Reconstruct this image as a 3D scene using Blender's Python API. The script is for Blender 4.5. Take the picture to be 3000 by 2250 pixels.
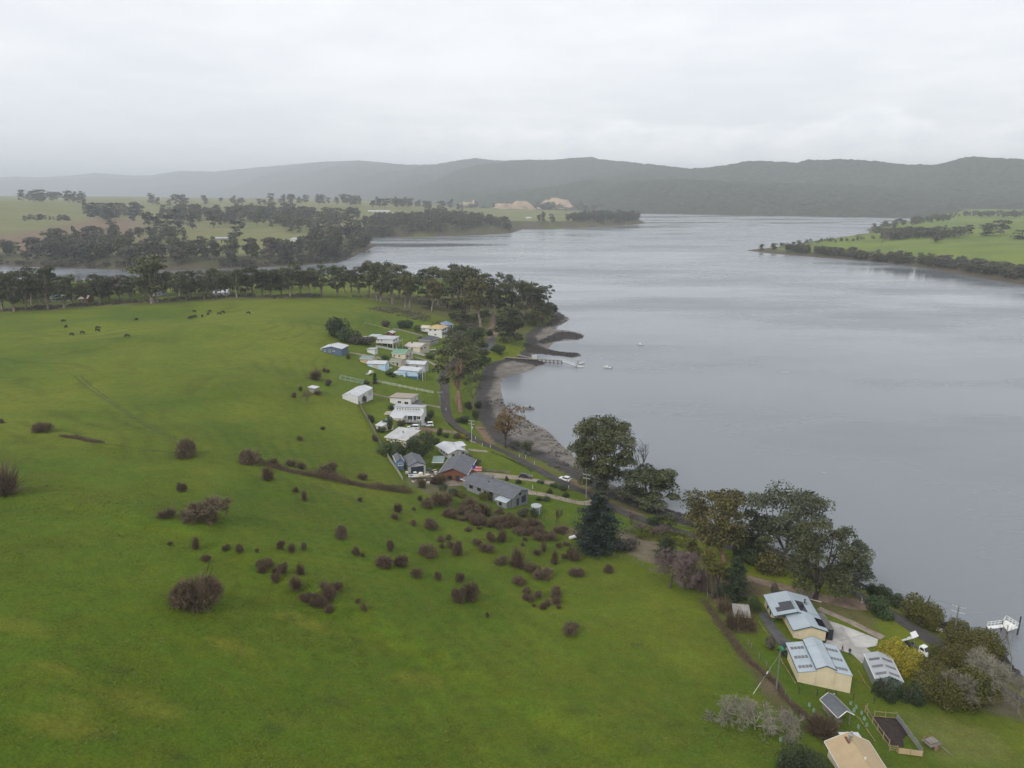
import bpy, bmesh, math, random
import numpy as np
from mathutils import Vector, Matrix

# ------------------------------------------------------------------ camera, sky, sun, exposure
sc = bpy.context.scene
for o in list(bpy.data.objects):
    bpy.data.objects.remove(o)
HAZE = 1.12e-4
CAMZ, PITCH, FPX = 100.0, math.radians(14.72), 2150.0      # drone 100 m over the water
cam_d = bpy.data.cameras.new('camera')
cam_d.sensor_width = 36.0
cam_d.lens = 36.0 * FPX / 3000.0
cam_d.clip_start = 0.5
cam_d.clip_end = 60000.0
cam = bpy.data.objects.new('camera', cam_d)
cam.location = (0, 0, CAMZ)
cam.rotation_euler = (math.pi / 2 - PITCH, 0, 0)
sc.collection.objects.link(cam)
sc.camera = cam

SUN_EL, SUN_AZ = math.radians(40), math.radians(-140)       # azimuth from +Y towards +X
world = bpy.data.worlds.new('World')
sc.world = world
world.use_nodes = True
nt = world.node_tree
nt.nodes.clear()
def WN(t, **kw):
    n = nt.nodes.new(t)
    for k, v in kw.items():
        setattr(n, k, v)
    return n
def WL(a, b):
    nt.links.new(a, b)
def wmath(op, a, b=None, c=None, clamp=False):
    n = WN('ShaderNodeMath', operation=op, use_clamp=clamp)
    for i, v in enumerate((a, b, c)):
        if v is None:
            continue
        if isinstance(v, (int, float)):
            n.inputs[i].default_value = v
        else:
            WL(v, n.inputs[i])
    return n.outputs[0]
def wmix(f, a, b):
    n = WN('ShaderNodeMix', data_type='RGBA')
    for s, v in (('Factor', f), ('A', a), ('B', b)):
        i = [q for q in n.inputs if q.name == s and (q.type == 'RGBA' if s in 'AB' else q.type == 'VALUE')][0]
        if isinstance(v, tuple):
            i.default_value = (*v, 1)
        elif isinstance(v, (int, float)):
            i.default_value = v
        else:
            WL(v, i)
    return [q for q in n.outputs if q.type == 'RGBA'][0]
def wramp(f, lo, hi):
    n = WN('ShaderNodeMapRange', interpolation_type='SMOOTHSTEP')
    WL(f, n.inputs['Value'])
    n.inputs['From Min'].default_value = lo
    n.inputs['From Max'].default_value = hi
    return n.outputs[0]
def wnoise(v, scale, detail=5, rough=.55, off=(0, 0, 0)):
    m = WN('ShaderNodeMapping')
    m.inputs['Location'].default_value = off
    WL(v, m.inputs['Vector'])
    n = WN('ShaderNodeTexNoise')
    n.inputs['Scale'].default_value = scale
    n.inputs['Detail'].default_value = detail
    n.inputs['Roughness'].default_value = rough
    WL(m.outputs[0], n.inputs['Vector'])
    return n.outputs['Fac']
sky = WN('ShaderNodeTexSky', sky_type='NISHITA')
sky.sun_disc = False
sky.sun_elevation = SUN_EL
sky.sun_rotation = SUN_AZ
tc = WN('ShaderNodeTexCoord')
sep = WN('ShaderNodeSeparateXYZ')
WL(tc.outputs['Generated'], sep.inputs[0])
dx, dy, dz = sep.outputs
zc = wmath('MAXIMUM', dz, 0.0)
# the cloud deck: direction projected on a flat layer overhead
k = wmath('ADD', zc, 0.10)
cmb = WN('ShaderNodeCombineXYZ')
WL(wmath('DIVIDE', dx, k), cmb.inputs[0])
WL(wmath('DIVIDE', dy, k), cmb.inputs[1])
deck = cmb.outputs[0]
n1 = wnoise(deck, 0.55, 6, .55, (3.1, 1.7, 0))
n2 = wnoise(deck, 2.3, 6, .6, (0.3, 4.2, 0))
lum = wmath('ADD', wmath('MULTIPLY', n1, .7), wmath('MULTIPLY', n2, .3))
cl = wmix(wramp(lum, .34, .66), (7.2, 7.4, 7.75), (8.6, 8.7, 8.85))
# brighter overhead, a grey rain veil towards the west (-X) horizon
veil = wmath('MULTIPLY', wramp(dx, .30, -.55), wramp(zc, .26, .0))
cl = wmix(wmath('MULTIPLY', veil, .5), cl, (6.5, 6.85, 7.4))
over = wramp(zc, .10, .45)
cl = wmix(wmath('MULTIPLY', over, .25), cl, (8.5, 8.65, 8.85))
# far cumulus bank low over the hills, brightest to the east
cmb2 = WN('ShaderNodeCombineXYZ')
WL(wmath('MULTIPLY', dx, 1.0), cmb2.inputs[0])
WL(wmath('MULTIPLY', dy, 1.0), cmb2.inputs[1])
WL(wmath('MULTIPLY', dz, 2.6), cmb2.inputs[2])
n3 = wnoise(cmb2.outputs[0], 6.5, 7, .55, (1.3, .4, 2.2))
top = wmath('ADD', .028, wmath('MULTIPLY', n3, .11))
bank = wmath('MULTIPLY', wramp(wmath('SUBTRACT', top, dz), -.004, .012), wramp(dx, -.32, .12))
n4 = wnoise(cmb2.outputs[0], 15, 6, .6, (4.3, .4, 2.2))
bankc = wmix(wramp(n4, .3, .65), (7.7, 8.0, 8.4), (9.7, 9.75, 9.8))
cl = wmix(wmath('MULTIPLY', bank, .9), cl, bankc)
final = wmix(.94, sky.outputs[0], cl)
bg = WN('ShaderNodeBackground')
bg.inputs['Strength'].default_value = 0.094
WL(final, bg.inputs['Color'])
wo = WN('ShaderNodeOutputWorld')
WL(bg.outputs[0], wo.inputs['Surface'])

sd = bpy.data.lights.new('sun', 'SUN')
sd.energy = 1.5
sd.angle = math.radians(15)
sd.color = (1.0, .965, .91)
sun = bpy.data.objects.new('sun', sd)
sdir = Vector((math.sin(SUN_AZ) * math.cos(SUN_EL), math.cos(SUN_AZ) * math.cos(SUN_EL), math.sin(SUN_EL)))
sun.rotation_euler = sdir.to_track_quat('Z', 'Y').to_euler()
sc.collection.objects.link(sun)

sc.view_settings.view_transform = 'Standard'
sc.view_settings.look = 'None'
sc.view_settings.exposure = 0.52
sc.view_settings.gamma = 1.0
sc.view_settings.use_curve_mapping = False
sc.render.engine = 'CYCLES'
sc.cycles.max_bounces = 5
sc.cycles.diffuse_bounces = 2
sc.cycles.glossy_bounces = 2
sc.cycles.transmission_bounces = 2
sc.cycles.transparent_max_bounces = 6
sc.cycles.volume_bounces = 0
sc.cycles.caustics_reflective = False
sc.cycles.caustics_refractive = False
sc.cycles.use_adaptive_sampling = True
sc.cycles.adaptive_threshold = 0.02
sc.cycles.use_denoising = True
sc.cycles.denoiser = 'OPENIMAGEDENOISE'

# ------------------------------------------------------------------ small helpers
RNG = np.random.default_rng(7)
COL = sc.collection
def ray(u, v):
    a, b = (u - 1500) / FPX, (1125 - v) / FPX
    d = np.array([a, math.cos(PITCH) + b * math.sin(PITCH), -math.sin(PITCH) + b * math.cos(PITCH)])
    return d / np.linalg.norm(d)
def at_z(u, v, z=0.0):
    d = ray(u, v)
    t = (z - CAMZ) / d[2]
    return np.array([d[0] * t, d[1] * t, z])
def at_dist(u, v, dist):
    """point on the pixel's ray at a ground distance"""
    d = ray(u, v)
    t = dist / math.hypot(d[0], d[1])
    return np.array([d[0] * t, d[1] * t, CAMZ + d[2] * t])
_perm = np.random.default_rng(11).random((256, 256))
def vnoise(x, y):
    x = np.asarray(x, float); y = np.asarray(y, float)
    xi = np.floor(x).astype(int); yi = np.floor(y).astype(int)
    fx, fy = x - xi, y - yi
    fx = fx * fx * (3 - 2 * fx); fy = fy * fy * (3 - 2 * fy)
    g = lambda a, b: _perm[a & 255, b & 255]
    return (g(xi, yi) * (1 - fx) + g(xi + 1, yi) * fx) * (1 - fy) + (g(xi, yi + 1) * (1 - fx) + g(xi + 1, yi + 1) * fx) * fy
def fbm(x, y, scale, octv=4):
    s, a, tot = 0, 1.0, 0
    for i in range(octv):
        s = s + a * vnoise(x / scale * 2 ** i + 17.3 * i, y / scale * 2 ** i + 5.1 * i)
        tot += a; a *= .5
    return s / tot - .5
def sstep(x, a, b):
    t = np.clip((x - a) / (b - a), 0, 1)
    return t * t * (3 - 2 * t)
def sdist(px, py, poly):
    """signed distance to a closed polygon, positive inside"""
    poly = np.asarray(poly, float)
    best = np.full(px.shape, 1e18)
    ins = np.zeros(px.shape, bool)
    n = len(poly)
    for i in range(n):
        x0, y0 = poly[i]; x1, y1 = poly[(i + 1) % n]
        ex, ey = x1 - x0, y1 - y0
        L = ex * ex + ey * ey + 1e-12
        t = np.clip(((px - x0) * ex + (py - y0) * ey) / L, 0, 1)
        q = (px - x0 - t * ex) ** 2 + (py - y0 - t * ey) ** 2
        np.minimum(best, q, out=best)
        c = (y0 > py) != (y1 > py)
        with np.errstate(divide='ignore', invalid='ignore'):
            xi = x0 + (py - y0) * ex / (ey if ey else 1e-12)
        ins ^= c & (px < xi)
    return np.where(ins, 1, -1) * np.sqrt(best)
def distline(px, py, pts):
    best = np.full(px.shape, 1e18)
    for (x0, y0), (x1, y1) in zip(pts[:-1], pts[1:]):
        ex, ey = x1 - x0, y1 - y0
        t = np.clip(((px - x0) * ex + (py - y0) * ey) / (ex * ex + ey * ey + 1e-12), 0, 1)
        np.minimum(best, (px - x0 - t * ex) ** 2 + (py - y0 - t * ey) ** 2, out=best)
    return np.sqrt(best)

# ------------------------------------------------------------------ materials
MATS = {}
def material(name, col, rough=.75, var=.15, scale=2.0, bump=0.0, bscale=8.0, spec=.3, metal=0.0, col2=None, attr=None, objrand=0.0,
             wave=None, coord='Object'):
    """procedural surface: base colour, noise variation between two tones, fine bump; wave=(direction, pitch, depth) gives corrugation"""
    if name in MATS:
        return MATS[name]
    m = bpy.data.materials.new(name); m.use_nodes = True
    t = m.node_tree; N = t.nodes; L = t.links
    b = N['Principled BSDF']
    b.inputs['Roughness'].default_value = rough
    b.inputs['Metallic'].default_value = metal
    b.inputs['Specular IOR Level'].default_value = spec
    c = N.new('ShaderNodeTexCoord')
    col = tuple(col)
    c2 = tuple(col2) if col2 else tuple(x * (1 - 2 * var) for x in col)
    c1 = col if col2 else tuple(min(1, x * (1 + var)) for x in col)
    mx = N.new('ShaderNodeMix'); mx.data_type = 'RGBA'
    mx.inputs[6].default_value = (*c1, 1); mx.inputs[7].default_value = (*c2, 1)
    if attr:
        a = N.new('ShaderNodeAttribute'); a.attribute_name = attr
        L.new(a.outputs['Fac'], mx.inputs[0])
    else:
        nz = N.new('ShaderNodeTexNoise'); nz.inputs['Scale'].default_value = scale; nz.inputs['Detail'].default_value = 6
        nz.inputs['Roughness'].default_value = .65
        L.new(c.outputs[coord], nz.inputs['Vector'])
        mr = N.new('ShaderNodeMapRange'); mr.inputs['From Min'].default_value = .3; mr.inputs['From Max'].default_value = .7
        L.new(nz.outputs['Fac'], mr.inputs['Value']); L.new(mr.outputs[0], mx.inputs[0])
    out = mx.outputs[2]
    if objrand:
        oi = N.new('ShaderNodeObjectInfo')
        hs = N.new('ShaderNodeHueSaturation')
        r1 = N.new('ShaderNodeMapRange'); L.new(oi.outputs['Random'], r1.inputs['Value'])
        r1.inputs['To Min'].default_value = 1 - objrand; r1.inputs['To Max'].default_value = 1 + objrand
        L.new(r1.outputs[0], hs.inputs['Value'])
        ml = N.new('ShaderNodeMath'); ml.operation = 'MULTIPLY'; ml.inputs[1].default_value = 7.31; L.new(oi.outputs['Random'], ml.inputs[0])
        fr = N.new('ShaderNodeMath'); fr.operation = 'FRACT'; L.new(ml.outputs[0], fr.inputs[0])
        r2 = N.new('ShaderNodeMapRange'); L.new(fr.outputs[0], r2.inputs['Value'])
        r2.inputs['To Min'].default_value = .5 - objrand * .08; r2.inputs['To Max'].default_value = .5 + objrand * .05
        L.new(r2.outputs[0], hs.inputs['Hue'])
        L.new(out, hs.inputs['Color']); out = hs.outputs[0]
    L.new(out, b.inputs['Base Color'])
    if bump or wave:
        bp = N.new('ShaderNodeBump'); bp.inputs['Strength'].default_value = 1.0
        if wave:
            w = N.new('ShaderNodeTexWave'); w.bands_direction = wave[0]; w.inputs['Scale'].default_value = .314 / wave[1]
            w.inputs['Distortion'].default_value = 0; L.new(c.outputs['Object'], w.inputs['Vector'])
            bp.inputs['Distance'].default_value = wave[2]; L.new(w.outputs['Fac'], bp.inputs['Height'])
        else:
            n2 = N.new('ShaderNodeTexNoise'); n2.inputs['Scale'].default_value = bscale; n2.inputs['Detail'].default_value = 5
            L.new(c.outputs[coord], n2.inputs['Vector'])
            bp.inputs['Distance'].default_value = bump; L.new(n2.outputs['Fac'], bp.inputs['Height'])
        L.new(bp.outputs[0], b.inputs['Normal'])
    MATS[name] = m
    return m

# ------------------------------------------------------------------ mesh helpers
def quads_mesh(name, V, F, mats, midx=None, tint=None, smooth=False):
    V = np.asarray(V, np.float32).reshape(-1, 3); F = np.asarray(F, np.int32).reshape(-1, 4)
    me = bpy.data.meshes.new(name)
    me.vertices.add(len(V)); me.vertices.foreach_set('co', V.ravel())
    me.loops.add(F.size); me.loops.foreach_set('vertex_index', F.ravel())
    me.polygons.add(len(F)); me.polygons.foreach_set('loop_start', np.arange(0, F.size, 4, dtype=np.int32))
    for m in (mats if isinstance(mats, (list, tuple)) else [mats]):
        me.materials.append(m)
    if midx is not None:
        me.polygons.foreach_set('material_index', np.asarray(midx, np.int32))
    if smooth:
        me.polygons.foreach_set('use_smooth', np.ones(len(F), bool))
    me.update(calc_edges=True)
    if tint is not None:
        a = me.attributes.new('tint', 'FLOAT', 'POINT'); a.data.foreach_set('value', np.asarray(tint, np.float32))
    return me
def poly_mesh(name, V, F, mats, midx=None, smooth=False):
    me = bpy.data.meshes.new(name)
    me.from_pydata([tuple(map(float, v)) for v in V], [], [tuple(f) for f in F])
    for m in (mats if isinstance(mats, (list, tuple)) else [mats]):
        me.materials.append(m)
    if midx is not None:
        me.polygons.foreach_set('material_index', np.asarray(midx, np.int32))
    if smooth:
        me.polygons.foreach_set('use_smooth', np.ones(len(F), bool))
    me.update()
    return me
def link(name, data, parent=None, loc=(0, 0, 0), rotz=0.0, scale=None):
    o = bpy.data.objects.new(name, data)
    COL.objects.link(o)
    o.parent = parent
    o.location = loc
    if rotz:
        o.rotation_euler = (0, 0, rotz)
    if scale is not None:
        o.scale = scale if isinstance(scale, (tuple, list)) else (scale,) * 3
    return o
LABELS = {}
def tag(o, label, cat, group=None):
    o['label'] = label; o['category'] = cat
    if group:
        o['group'] = group
    return o
def thing(name, label, cat, loc, rotz=0.0, group=None, scale=None):
    return tag(link(name, None, None, tuple(map(float, loc)), rotz, scale), label, cat, group)
def struct(o, kind='structure'):
    o['kind'] = kind
    return o
class MB:
    """collects boxes, tubes and polygons into one mesh"""
    def __init__(s):
        s.V = []; s.F = []; s.M = []
    def add(s, V, F, mi=0):
        n = len(s.V)
        s.V += [tuple(map(float, v)) for v in V]
        s.F += [tuple(i + n for i in f) for f in F]
        s.M += [mi] * len(F)
        return s
    def box(s, x0, y0, z0, x1, y1, z1, mi=0, b=0.0):
        v = [(x, y, z) for z in (z0, z1) for y in (y0, y1) for x in (x0, x1)]
        return s.add(v, [(0, 2, 3, 1), (4, 5, 7, 6), (0, 1, 5, 4), (2, 6, 7, 3), (0, 4, 6, 2), (1, 3, 7, 5)], mi)
    def slab(s, top, th, mi=0):
        """a polygon of top points given a thickness straight down"""
        n = len(top)
        v = list(top) + [(x, y, z - th) for x, y, z in top]
        f = [tuple(range(n)), tuple(range(2 * n - 1, n - 1, -1))] + [(i, i + n, (i + 1) % n + n, (i + 1) % n) for i in range(n)]
        return s.add(v, f, mi)
    def tube(s, pts, rad, n=6, mi=0, cap=True):
        V, F = tube(pts, rad, n)
        V = V.tolist(); F = [tuple(f) for f in F.tolist()]
        if cap:
            F = F + [tuple(range(n - 1, -1, -1)), tuple(range(len(V) - n, len(V)))]
        return s.add(V, F, mi)
    def cyl(s, x, y, z0, z1, r, n=10, mi=0, r2=None):
        return s.tube([(x, y, z0), (x, y, z1)], [r, r if r2 is None else r2], n, mi)
    def build(s, name, mats, parent=None, smooth=False, **kw):
        return link(name, poly_mesh(name, s.V, s.F, mats, s.M, smooth), parent, **kw)
def tube(pts, rad, n=6):
    P = np.asarray(pts, float); k = len(P)
    R = np.broadcast_to(np.asarray(rad, float), (k,))
    T = np.gradient(P, axis=0) if k > 2 else np.repeat(P[1:] - P[:1], 2, 0)
    T = T / (np.linalg.norm(T, axis=1, keepdims=True) + 1e-9)
    ref = np.where(np.abs(T[:, 2:3]) < .9, np.array([[0, 0, 1.]]), np.array([[1., 0, 0]]))
    A = np.cross(T, ref); A /= np.linalg.norm(A, axis=1, keepdims=True) + 1e-9
    B = np.cross(T, A)
    an = np.arange(n) * 2 * math.pi / n
    V = P[:, None] + R[:, None, None] * (A[:, None] * np.cos(an)[None, :, None] + B[:, None] * np.sin(an)[None, :, None])
    i = np.arange(k - 1)[:, None] * n; j = np.arange(n)[None]
    F = np.stack([i + j, i + (j + 1) % n, i + n + (j + 1) % n, i + n + j], -1).reshape(-1, 4)
    return V.reshape(-1, 3), F
class QB:
    """collects quads in bulk (foliage, twigs, limbs)"""
    def __init__(s):
        s.V = []; s.F = []; s.T = []; s.M = []; s.n = 0
    def add(s, V, F, tint=0.5, mi=0):
        V = np.asarray(V).reshape(-1, 3); F = np.asarray(F).reshape(-1, 4)
        s.V.append(V); s.F.append(F + s.n); s.n += len(V)
        s.T.append(np.broadcast_to(np.asarray(tint, float), (len(V),))); s.M.append(np.full(len(F), mi))
    def tube(s, pts, rad, n=5, tint=.5, mi=0):
        V, F = tube(pts, rad, n); s.add(V, F, tint, mi)
    def leaves(s, C, size, rng, nrm=None, bias=.6, asp=.55, tint=None, mi=0):
        C = np.asarray(C).reshape(-1, 3); n = len(C)
        d = rng.normal(size=(n, 3)); d /= np.linalg.norm(d, axis=1, keepdims=True)
        if nrm is not None:
            d = d * (1 - bias) + nrm * bias
            d /= np.linalg.norm(d, axis=1, keepdims=True) + 1e-9
        r = rng.normal(size=(n, 3)); a = np.cross(d, r); a /= np.linalg.norm(a, axis=1, keepdims=True) + 1e-9
        b = np.cross(d, a)
        sz = np.broadcast_to(np.asarray(size, float), (n,))[:, None] * rng.uniform(.6, 1.3, (n, 1))
        q = np.stack([C - a * sz, C - b * sz * asp, C + a * sz, C + b * sz * asp], 1)
        F = np.arange(4 * n).reshape(n, 4)
        t = rng.random(n) if tint is None else np.broadcast_to(tint, (n,))
        s.add(q, F, np.repeat(t, 4), mi)
    def blades(s, A, B, w, rng, tint=None, mi=0, taper=.25):
        A = np.asarray(A); B = np.asarray(B); n = len(A)
        d = B - A; r = rng.normal(size=(n, 3)); c = np.cross(d, r); c /= np.linalg.norm(c, axis=1, keepdims=True) + 1e-9
        w = np.broadcast_to(np.asarray(w, float), (n,))[:, None]
        q = np.stack([A - c * w, A + c * w, B + c * w * taper, B - c * w * taper], 1)
        t = rng.random(n) if tint is None else np.broadcast_to(tint, (n,))
        s.add(q, np.arange(4 * n).reshape(n, 4), np.repeat(t, 4), mi)
    def mesh(s, name, mats):
        return quads_mesh(name, np.concatenate(s.V), np.concatenate(s.F), mats, np.concatenate(s.M), np.concatenate(s.T))
# ------------------------------------------------------------------ terrain
PX = lambda L, z=0.0: [tuple(at_z(u, v, z)[:2]) for u, v in L]
near_water = [(-400, 880), (0, 864), (250, 862), (560, 852), (760, 838), (960, 822), (1100, 815), (1250, 820), (1400, 838), (1520, 862), (1600, 892),
    (1640, 915), (1668, 934), (1655, 945), (1632, 956), (1622, 968), (1640, 966), (1660, 967), (1680, 972), (1700, 975), (1711, 983), (1705, 991),
    (1690, 997), (1670, 998), (1645, 999), (1622, 1004), (1612, 1014), (1609, 1022), (1625, 1027), (1650, 1031), (1680, 1032), (1695, 1034),
    (1702, 1040), (1690, 1046), (1675, 1046), (1650, 1043), (1620, 1040), (1590, 1036), (1566, 1036), (1558, 1047), (1585, 1058), (1598, 1064), (1578, 1074),
    (1560, 1084), (1544, 1091), (1520, 1093), (1500, 1100), (1480, 1113), (1467, 1122), (1468, 1140), (1473, 1164), (1482, 1190), (1505, 1208),
    (1530, 1222), (1560, 1238), (1590, 1253), (1611, 1266), (1630, 1285), (1652, 1310), (1679, 1331), (1720, 1365), (1780, 1410), (1840, 1445),
    (1898, 1471), (1950, 1488), (2004, 1506), (2050, 1521), (2130, 1550), (2250, 1598), (2370, 1645), (2470, 1685), (2508, 1704), (2545, 1715),
    (2577, 1723), (2622, 1743), (2660, 1765), (2700, 1790), (2751, 1817), (2800, 1832), (2860, 1852), (2910, 1882), (2950, 1925), (2981, 1967),
    (3010, 1990), (3100, 2060), (3300, 2250)]
near_bank = [(-400, 886), (0, 868), (250, 866), (560, 856), (760, 842), (960, 827), (1100, 820), (1250, 825), (1400, 843), (1510, 868), (1585, 897),
    (1620, 918), (1625, 932), (1600, 948), (1565, 962), (1540, 978), (1538, 992), (1545, 1003), (1532, 1013), (1543, 1021), (1526, 1030), (1523, 1040), (1510, 1046),
    (1480, 1051), (1447, 1060), (1424, 1072), (1408, 1100), (1396, 1135), (1391, 1171), (1395, 1200), (1408, 1234), (1424, 1262), (1448, 1294),
    (1502, 1318), (1543, 1334), (1597, 1356), (1665, 1391), (1706, 1415), (1800, 1463), (1871, 1490), (1953, 1519), (2012, 1538), (2100, 1565),
    (2250, 1620), (2400, 1675), (2500, 1716), (2570, 1742), (2650, 1780), (2740, 1842), (2850, 1885), (2930, 1955), (2985, 2012), (3100, 2090), (3300, 2290)]
close = [(420, -260), (-1700, -260), (-1700, 560)]
LW_near = PX(near_water) + close
LB_near = PX(near_bank, .8) + close
left_shore = [(-700, 770), (-100, 775), (0, 777), (146, 784), (288, 788), (440, 791), (542, 791), (700, 786), (886, 777), (987, 770), (1045, 747), (1103, 719), (1060, 712),
    (1050, 700), (1099, 696), (1190, 694), (1292, 692), (1400, 688), (1500, 682), (1530, 671), (1602, 670), (1700, 667), (1771, 663), (1850, 658), (1892, 654),
    (1870, 642), (1750, 631), (1600, 629), (1480, 628), (1360, 627), (1320, 622), (1100, 610), (700, 604), (300, 601), (-900, 599)]
L_left = PX(left_shore)
right_shore = [(2180, 733), (2250, 742), (2453, 758), (2575, 768), (2735, 788), (2826, 807), (3000, 834), (3400, 900), (3900, 990), (4600, 800), (3600, 615), (2830, 628),
    (2775, 641), (2690, 650), (2620, 661), (2545, 671), (2562, 688), (2575, 699), (2470, 703), (2352, 713), (2250, 727)]
L_right = PX(right_shore)
ctrl = [  # photo point, metres over the water
    (-300, 930, 26), (0, 907, 24), (250, 897, 25), (500, 884, 26), (750, 874, 24), (950, 872, 21), (1100, 885, 16), (1250, 905, 10), (1400, 935, 7), (1550, 930, 4.5),
    (280, 960, 29), (600, 950, 29), (800, 930, 26), (1000, 950, 22), (1150, 945, 17), (1300, 950, 11), (1420, 990, 6), (1500, 985, 4),
    (970, 1036, 22), (1090, 1040, 17), (1200, 1035, 12), (1290, 1025, 8), (1080, 1085, 16.5), (1180, 1095, 12), (1300, 1090, 6.5), (1400, 1050, 4.5),
    (850, 1130, 25), (960, 1160, 20.5), (1100, 1165, 15), (1200, 1165, 10.5), (1308, 1180, 6), (1370, 1160, 4.5), (1300, 1230, 6),
    (1050, 1240, 18), (1130, 1260, 14), (1220, 1255, 9.5), (1360, 1265, 5), (1130, 1340, 14), (1230, 1390, 11), (1330, 1350, 8.5), (1450, 1330, 4.3),
    (1200, 1440, 14), (1330, 1420, 10), (1420, 1500, 11), (1530, 1480, 8), (1600, 1385, 3.8), (1570, 1500, 8), (1740, 1466, 3.6), (1650, 1540, 8.5), (1500, 1560, 12),
    (1750, 1610, 8), (1850, 1560, 5.5), (2000, 1560, 3.8), (1900, 1650, 8.5), (2050, 1640, 6.5), (2150, 1600, 4), (2060, 1760, 10), (2200, 1700, 6.8), (2350, 1700, 4.5),
    (2200, 1900, 11), (2300, 1860, 8.5), (2430, 1880, 7), (2470, 1790, 5.2), (2560, 1770, 4), (2640, 1830, 4), (2700, 1900, 4.6), (2770, 1900, 3.6),
    (2300, 2020, 11), (2490, 2020, 8), (2600, 1990, 6.5), (2680, 1960, 5.2), (2330, 2200, 12.5), (2450, 2150, 10.5), (2580, 2180, 8.5), (2700, 2130, 6.8), (2850, 2080, 5.2),
    (2900, 1990, 3.6), (2950, 2230, 5.5), (2100, 2250, 17), (1900, 2050, 16.5), (1800, 1850, 14), (1650, 1700, 12.5), (1400, 1700, 17), (1300, 1560, 15),
    (1100, 1520, 19), (1000, 1420, 20.5), (850, 1400, 25), (600, 1330, 30), (300, 1250, 33), (0, 1220, 35), (0, 1060, 32), (500, 1100, 30.5), (700, 1230, 26.5), (950, 1300, 20),
    (0, 1500, 39), (300, 1550, 37), (600, 1560, 33.5), (850, 1650, 28.5), (1100, 1700, 23.5), (600, 1800, 34.5), (300, 1850, 39), (0, 1850, 43), (1000, 1900, 26), (1400, 1950, 20.5),
    (700, 2200, 33), (200, 2250, 41), (1300, 2250, 24.5), (1700, 2250, 20), (-400, 1500, 46), (-500, 2200, 50),
    # land beyond the creek
    (-300, 745, 12), (0, 745, 9), (300, 750, 10), (600, 745, 12), (900, 745, 10), (200, 695, 20), (450, 672, 24), (700, 705, 18), (900, 690, 18), (50, 665, 27), (0, 625, 46),
    (150, 596, 62), (-200, 590, 75), (300, 612, 48), (700, 630, 34), (950, 607, 48), (1120, 606, 46), (1250, 640, 30), (1150, 670, 18), (1400, 645, 18), (1480, 650, 12), (1600, 648, 12), (1800, 645, 10),
    (450, 608, 48), (600, 605, 46), (1350, 632, 16),
    # eastern shore
    (2300, 730, 4), (2500, 735, 8), (2700, 745, 12), (2900, 740, 17), (3000, 790, 8), (2700, 690, 16), (2900, 680, 24), (3000, 650, 34), (2650, 668, 12), (3400, 760, 26), (3400, 640, 45), (2850, 642, 24)]
CP = np.array([at_z(u, v, e) for u, v, e in ctrl])
XY = CP[:, :2]
def _phi(a, b):
    r2 = ((a[:, None] - b[None]) ** 2).sum(-1)
    return np.sqrt(r2 + 28.0 ** 2)
_n = len(CP)
_A = np.zeros((_n + 1, _n + 1)); _A[:_n, :_n] = _phi(XY, XY) - np.eye(_n) * 3.0; _A[:_n, _n] = 1; _A[_n, :_n] = 1
_w = np.linalg.solve(_A, np.append(CP[:, 2], 0))
def rbf(x, y):
    out = np.zeros(x.shape).ravel(); p = np.stack([x.ravel(), y.ravel()], 1)
    for i in range(0, len(p), 20000):
        out[i:i + 20000] = _phi(p[i:i + 20000], XY) @ _w[:_n] + _w[_n]
    return out.reshape(x.shape)
def axis(fine0, fine1, step, lo, hi, grow, smax):
    c = list(np.arange(fine0, fine1 + .01, step))
    s = step
    while c[-1] < hi:
        s = min(s * grow, smax); c.append(c[-1] + s)
    s = step
    while c[0] > lo:
        s = min(s * grow, smax); c.insert(0, c[0] - s)
    return np.array(c)
GX = axis(-150, 150, 1.3, -6500, 5200, 1.045, 70)
GY = axis(78, 420, 1.3, -240, 7200, 1.032, 75)
gx, gy = np.meshgrid(GX, GY)
sW = sdist(gx, gy, LW_near); sB = sdist(gx, gy, LB_near)
sL = sdist(gx, gy, L_left); sR = sdist(gx, gy, L_right)
base = np.maximum(rbf(gx, gy), 1.6)
base = base + (fbm(gx, gy, 34, 4) * 1.5 + fbm(gx, gy, 7, 2) * .22) * sstep(base, 4, 14)
base = base + (fbm(gx + 40, gy, 85, 3) * 5.0 + fbm(gx, gy + 77, 26, 2) * 1.0) * sstep(base, 12, 22) * sstep(gy, 700, 500)
far_n = fbm(gx, gy, 260, 4) * 16 * sstep(gy, 900, 1700)
jag = fbm(gx, gy, 9, 3) * 4.0
tid = np.clip(.055 * sW, 0, .75) + .12 * fbm(gx, gy, 5, 3)
hN = np.where(sB > 0, .75 + (base - .75) * sstep(sB, 0, 9.0), tid)
hN = np.where(sW < 0, np.maximum(sW * .10, -3), hN)
def island(s, w):
    s2 = s + jag
    return np.where(s2 > 0, .3 + np.maximum(base + far_n - .3, 1.0) * sstep(s2, 0, w), np.maximum(s2 * .10, -3))
hL = island(sL, 32.0); hR = island(sR, 30.0)
H = np.maximum(np.maximum(hN, hL), hR)
REEF1 = PX([(1575, 1002), (1600, 990), (1640, 972), (1680, 973), (1712, 983), (1700, 992), (1650, 994), (1615, 1002), (1590, 1008)], .4)
REEF2 = PX([(1535, 1006), (1575, 1012), (1605, 1022), (1650, 1031), (1690, 1033), (1702, 1040), (1680, 1046), (1620, 1040), (1560, 1033), (1528, 1028)], .4)
CAUSE = PX([(1480, 1051), (1530, 1052), (1585, 1056), (1598, 1064), (1572, 1070), (1520, 1062)], .6)
rr1, rr2, rr3 = (sdist(gx, gy, p) for p in (REEF1, REEF2, CAUSE))
rk = np.maximum(np.maximum(rr1, rr2), rr3)
H = H + np.where(sW > -2, sstep(rk, -1, 4) * (.22 + .55 * (fbm(gx, gy, 3, 3) + .3)), 0)
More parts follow.
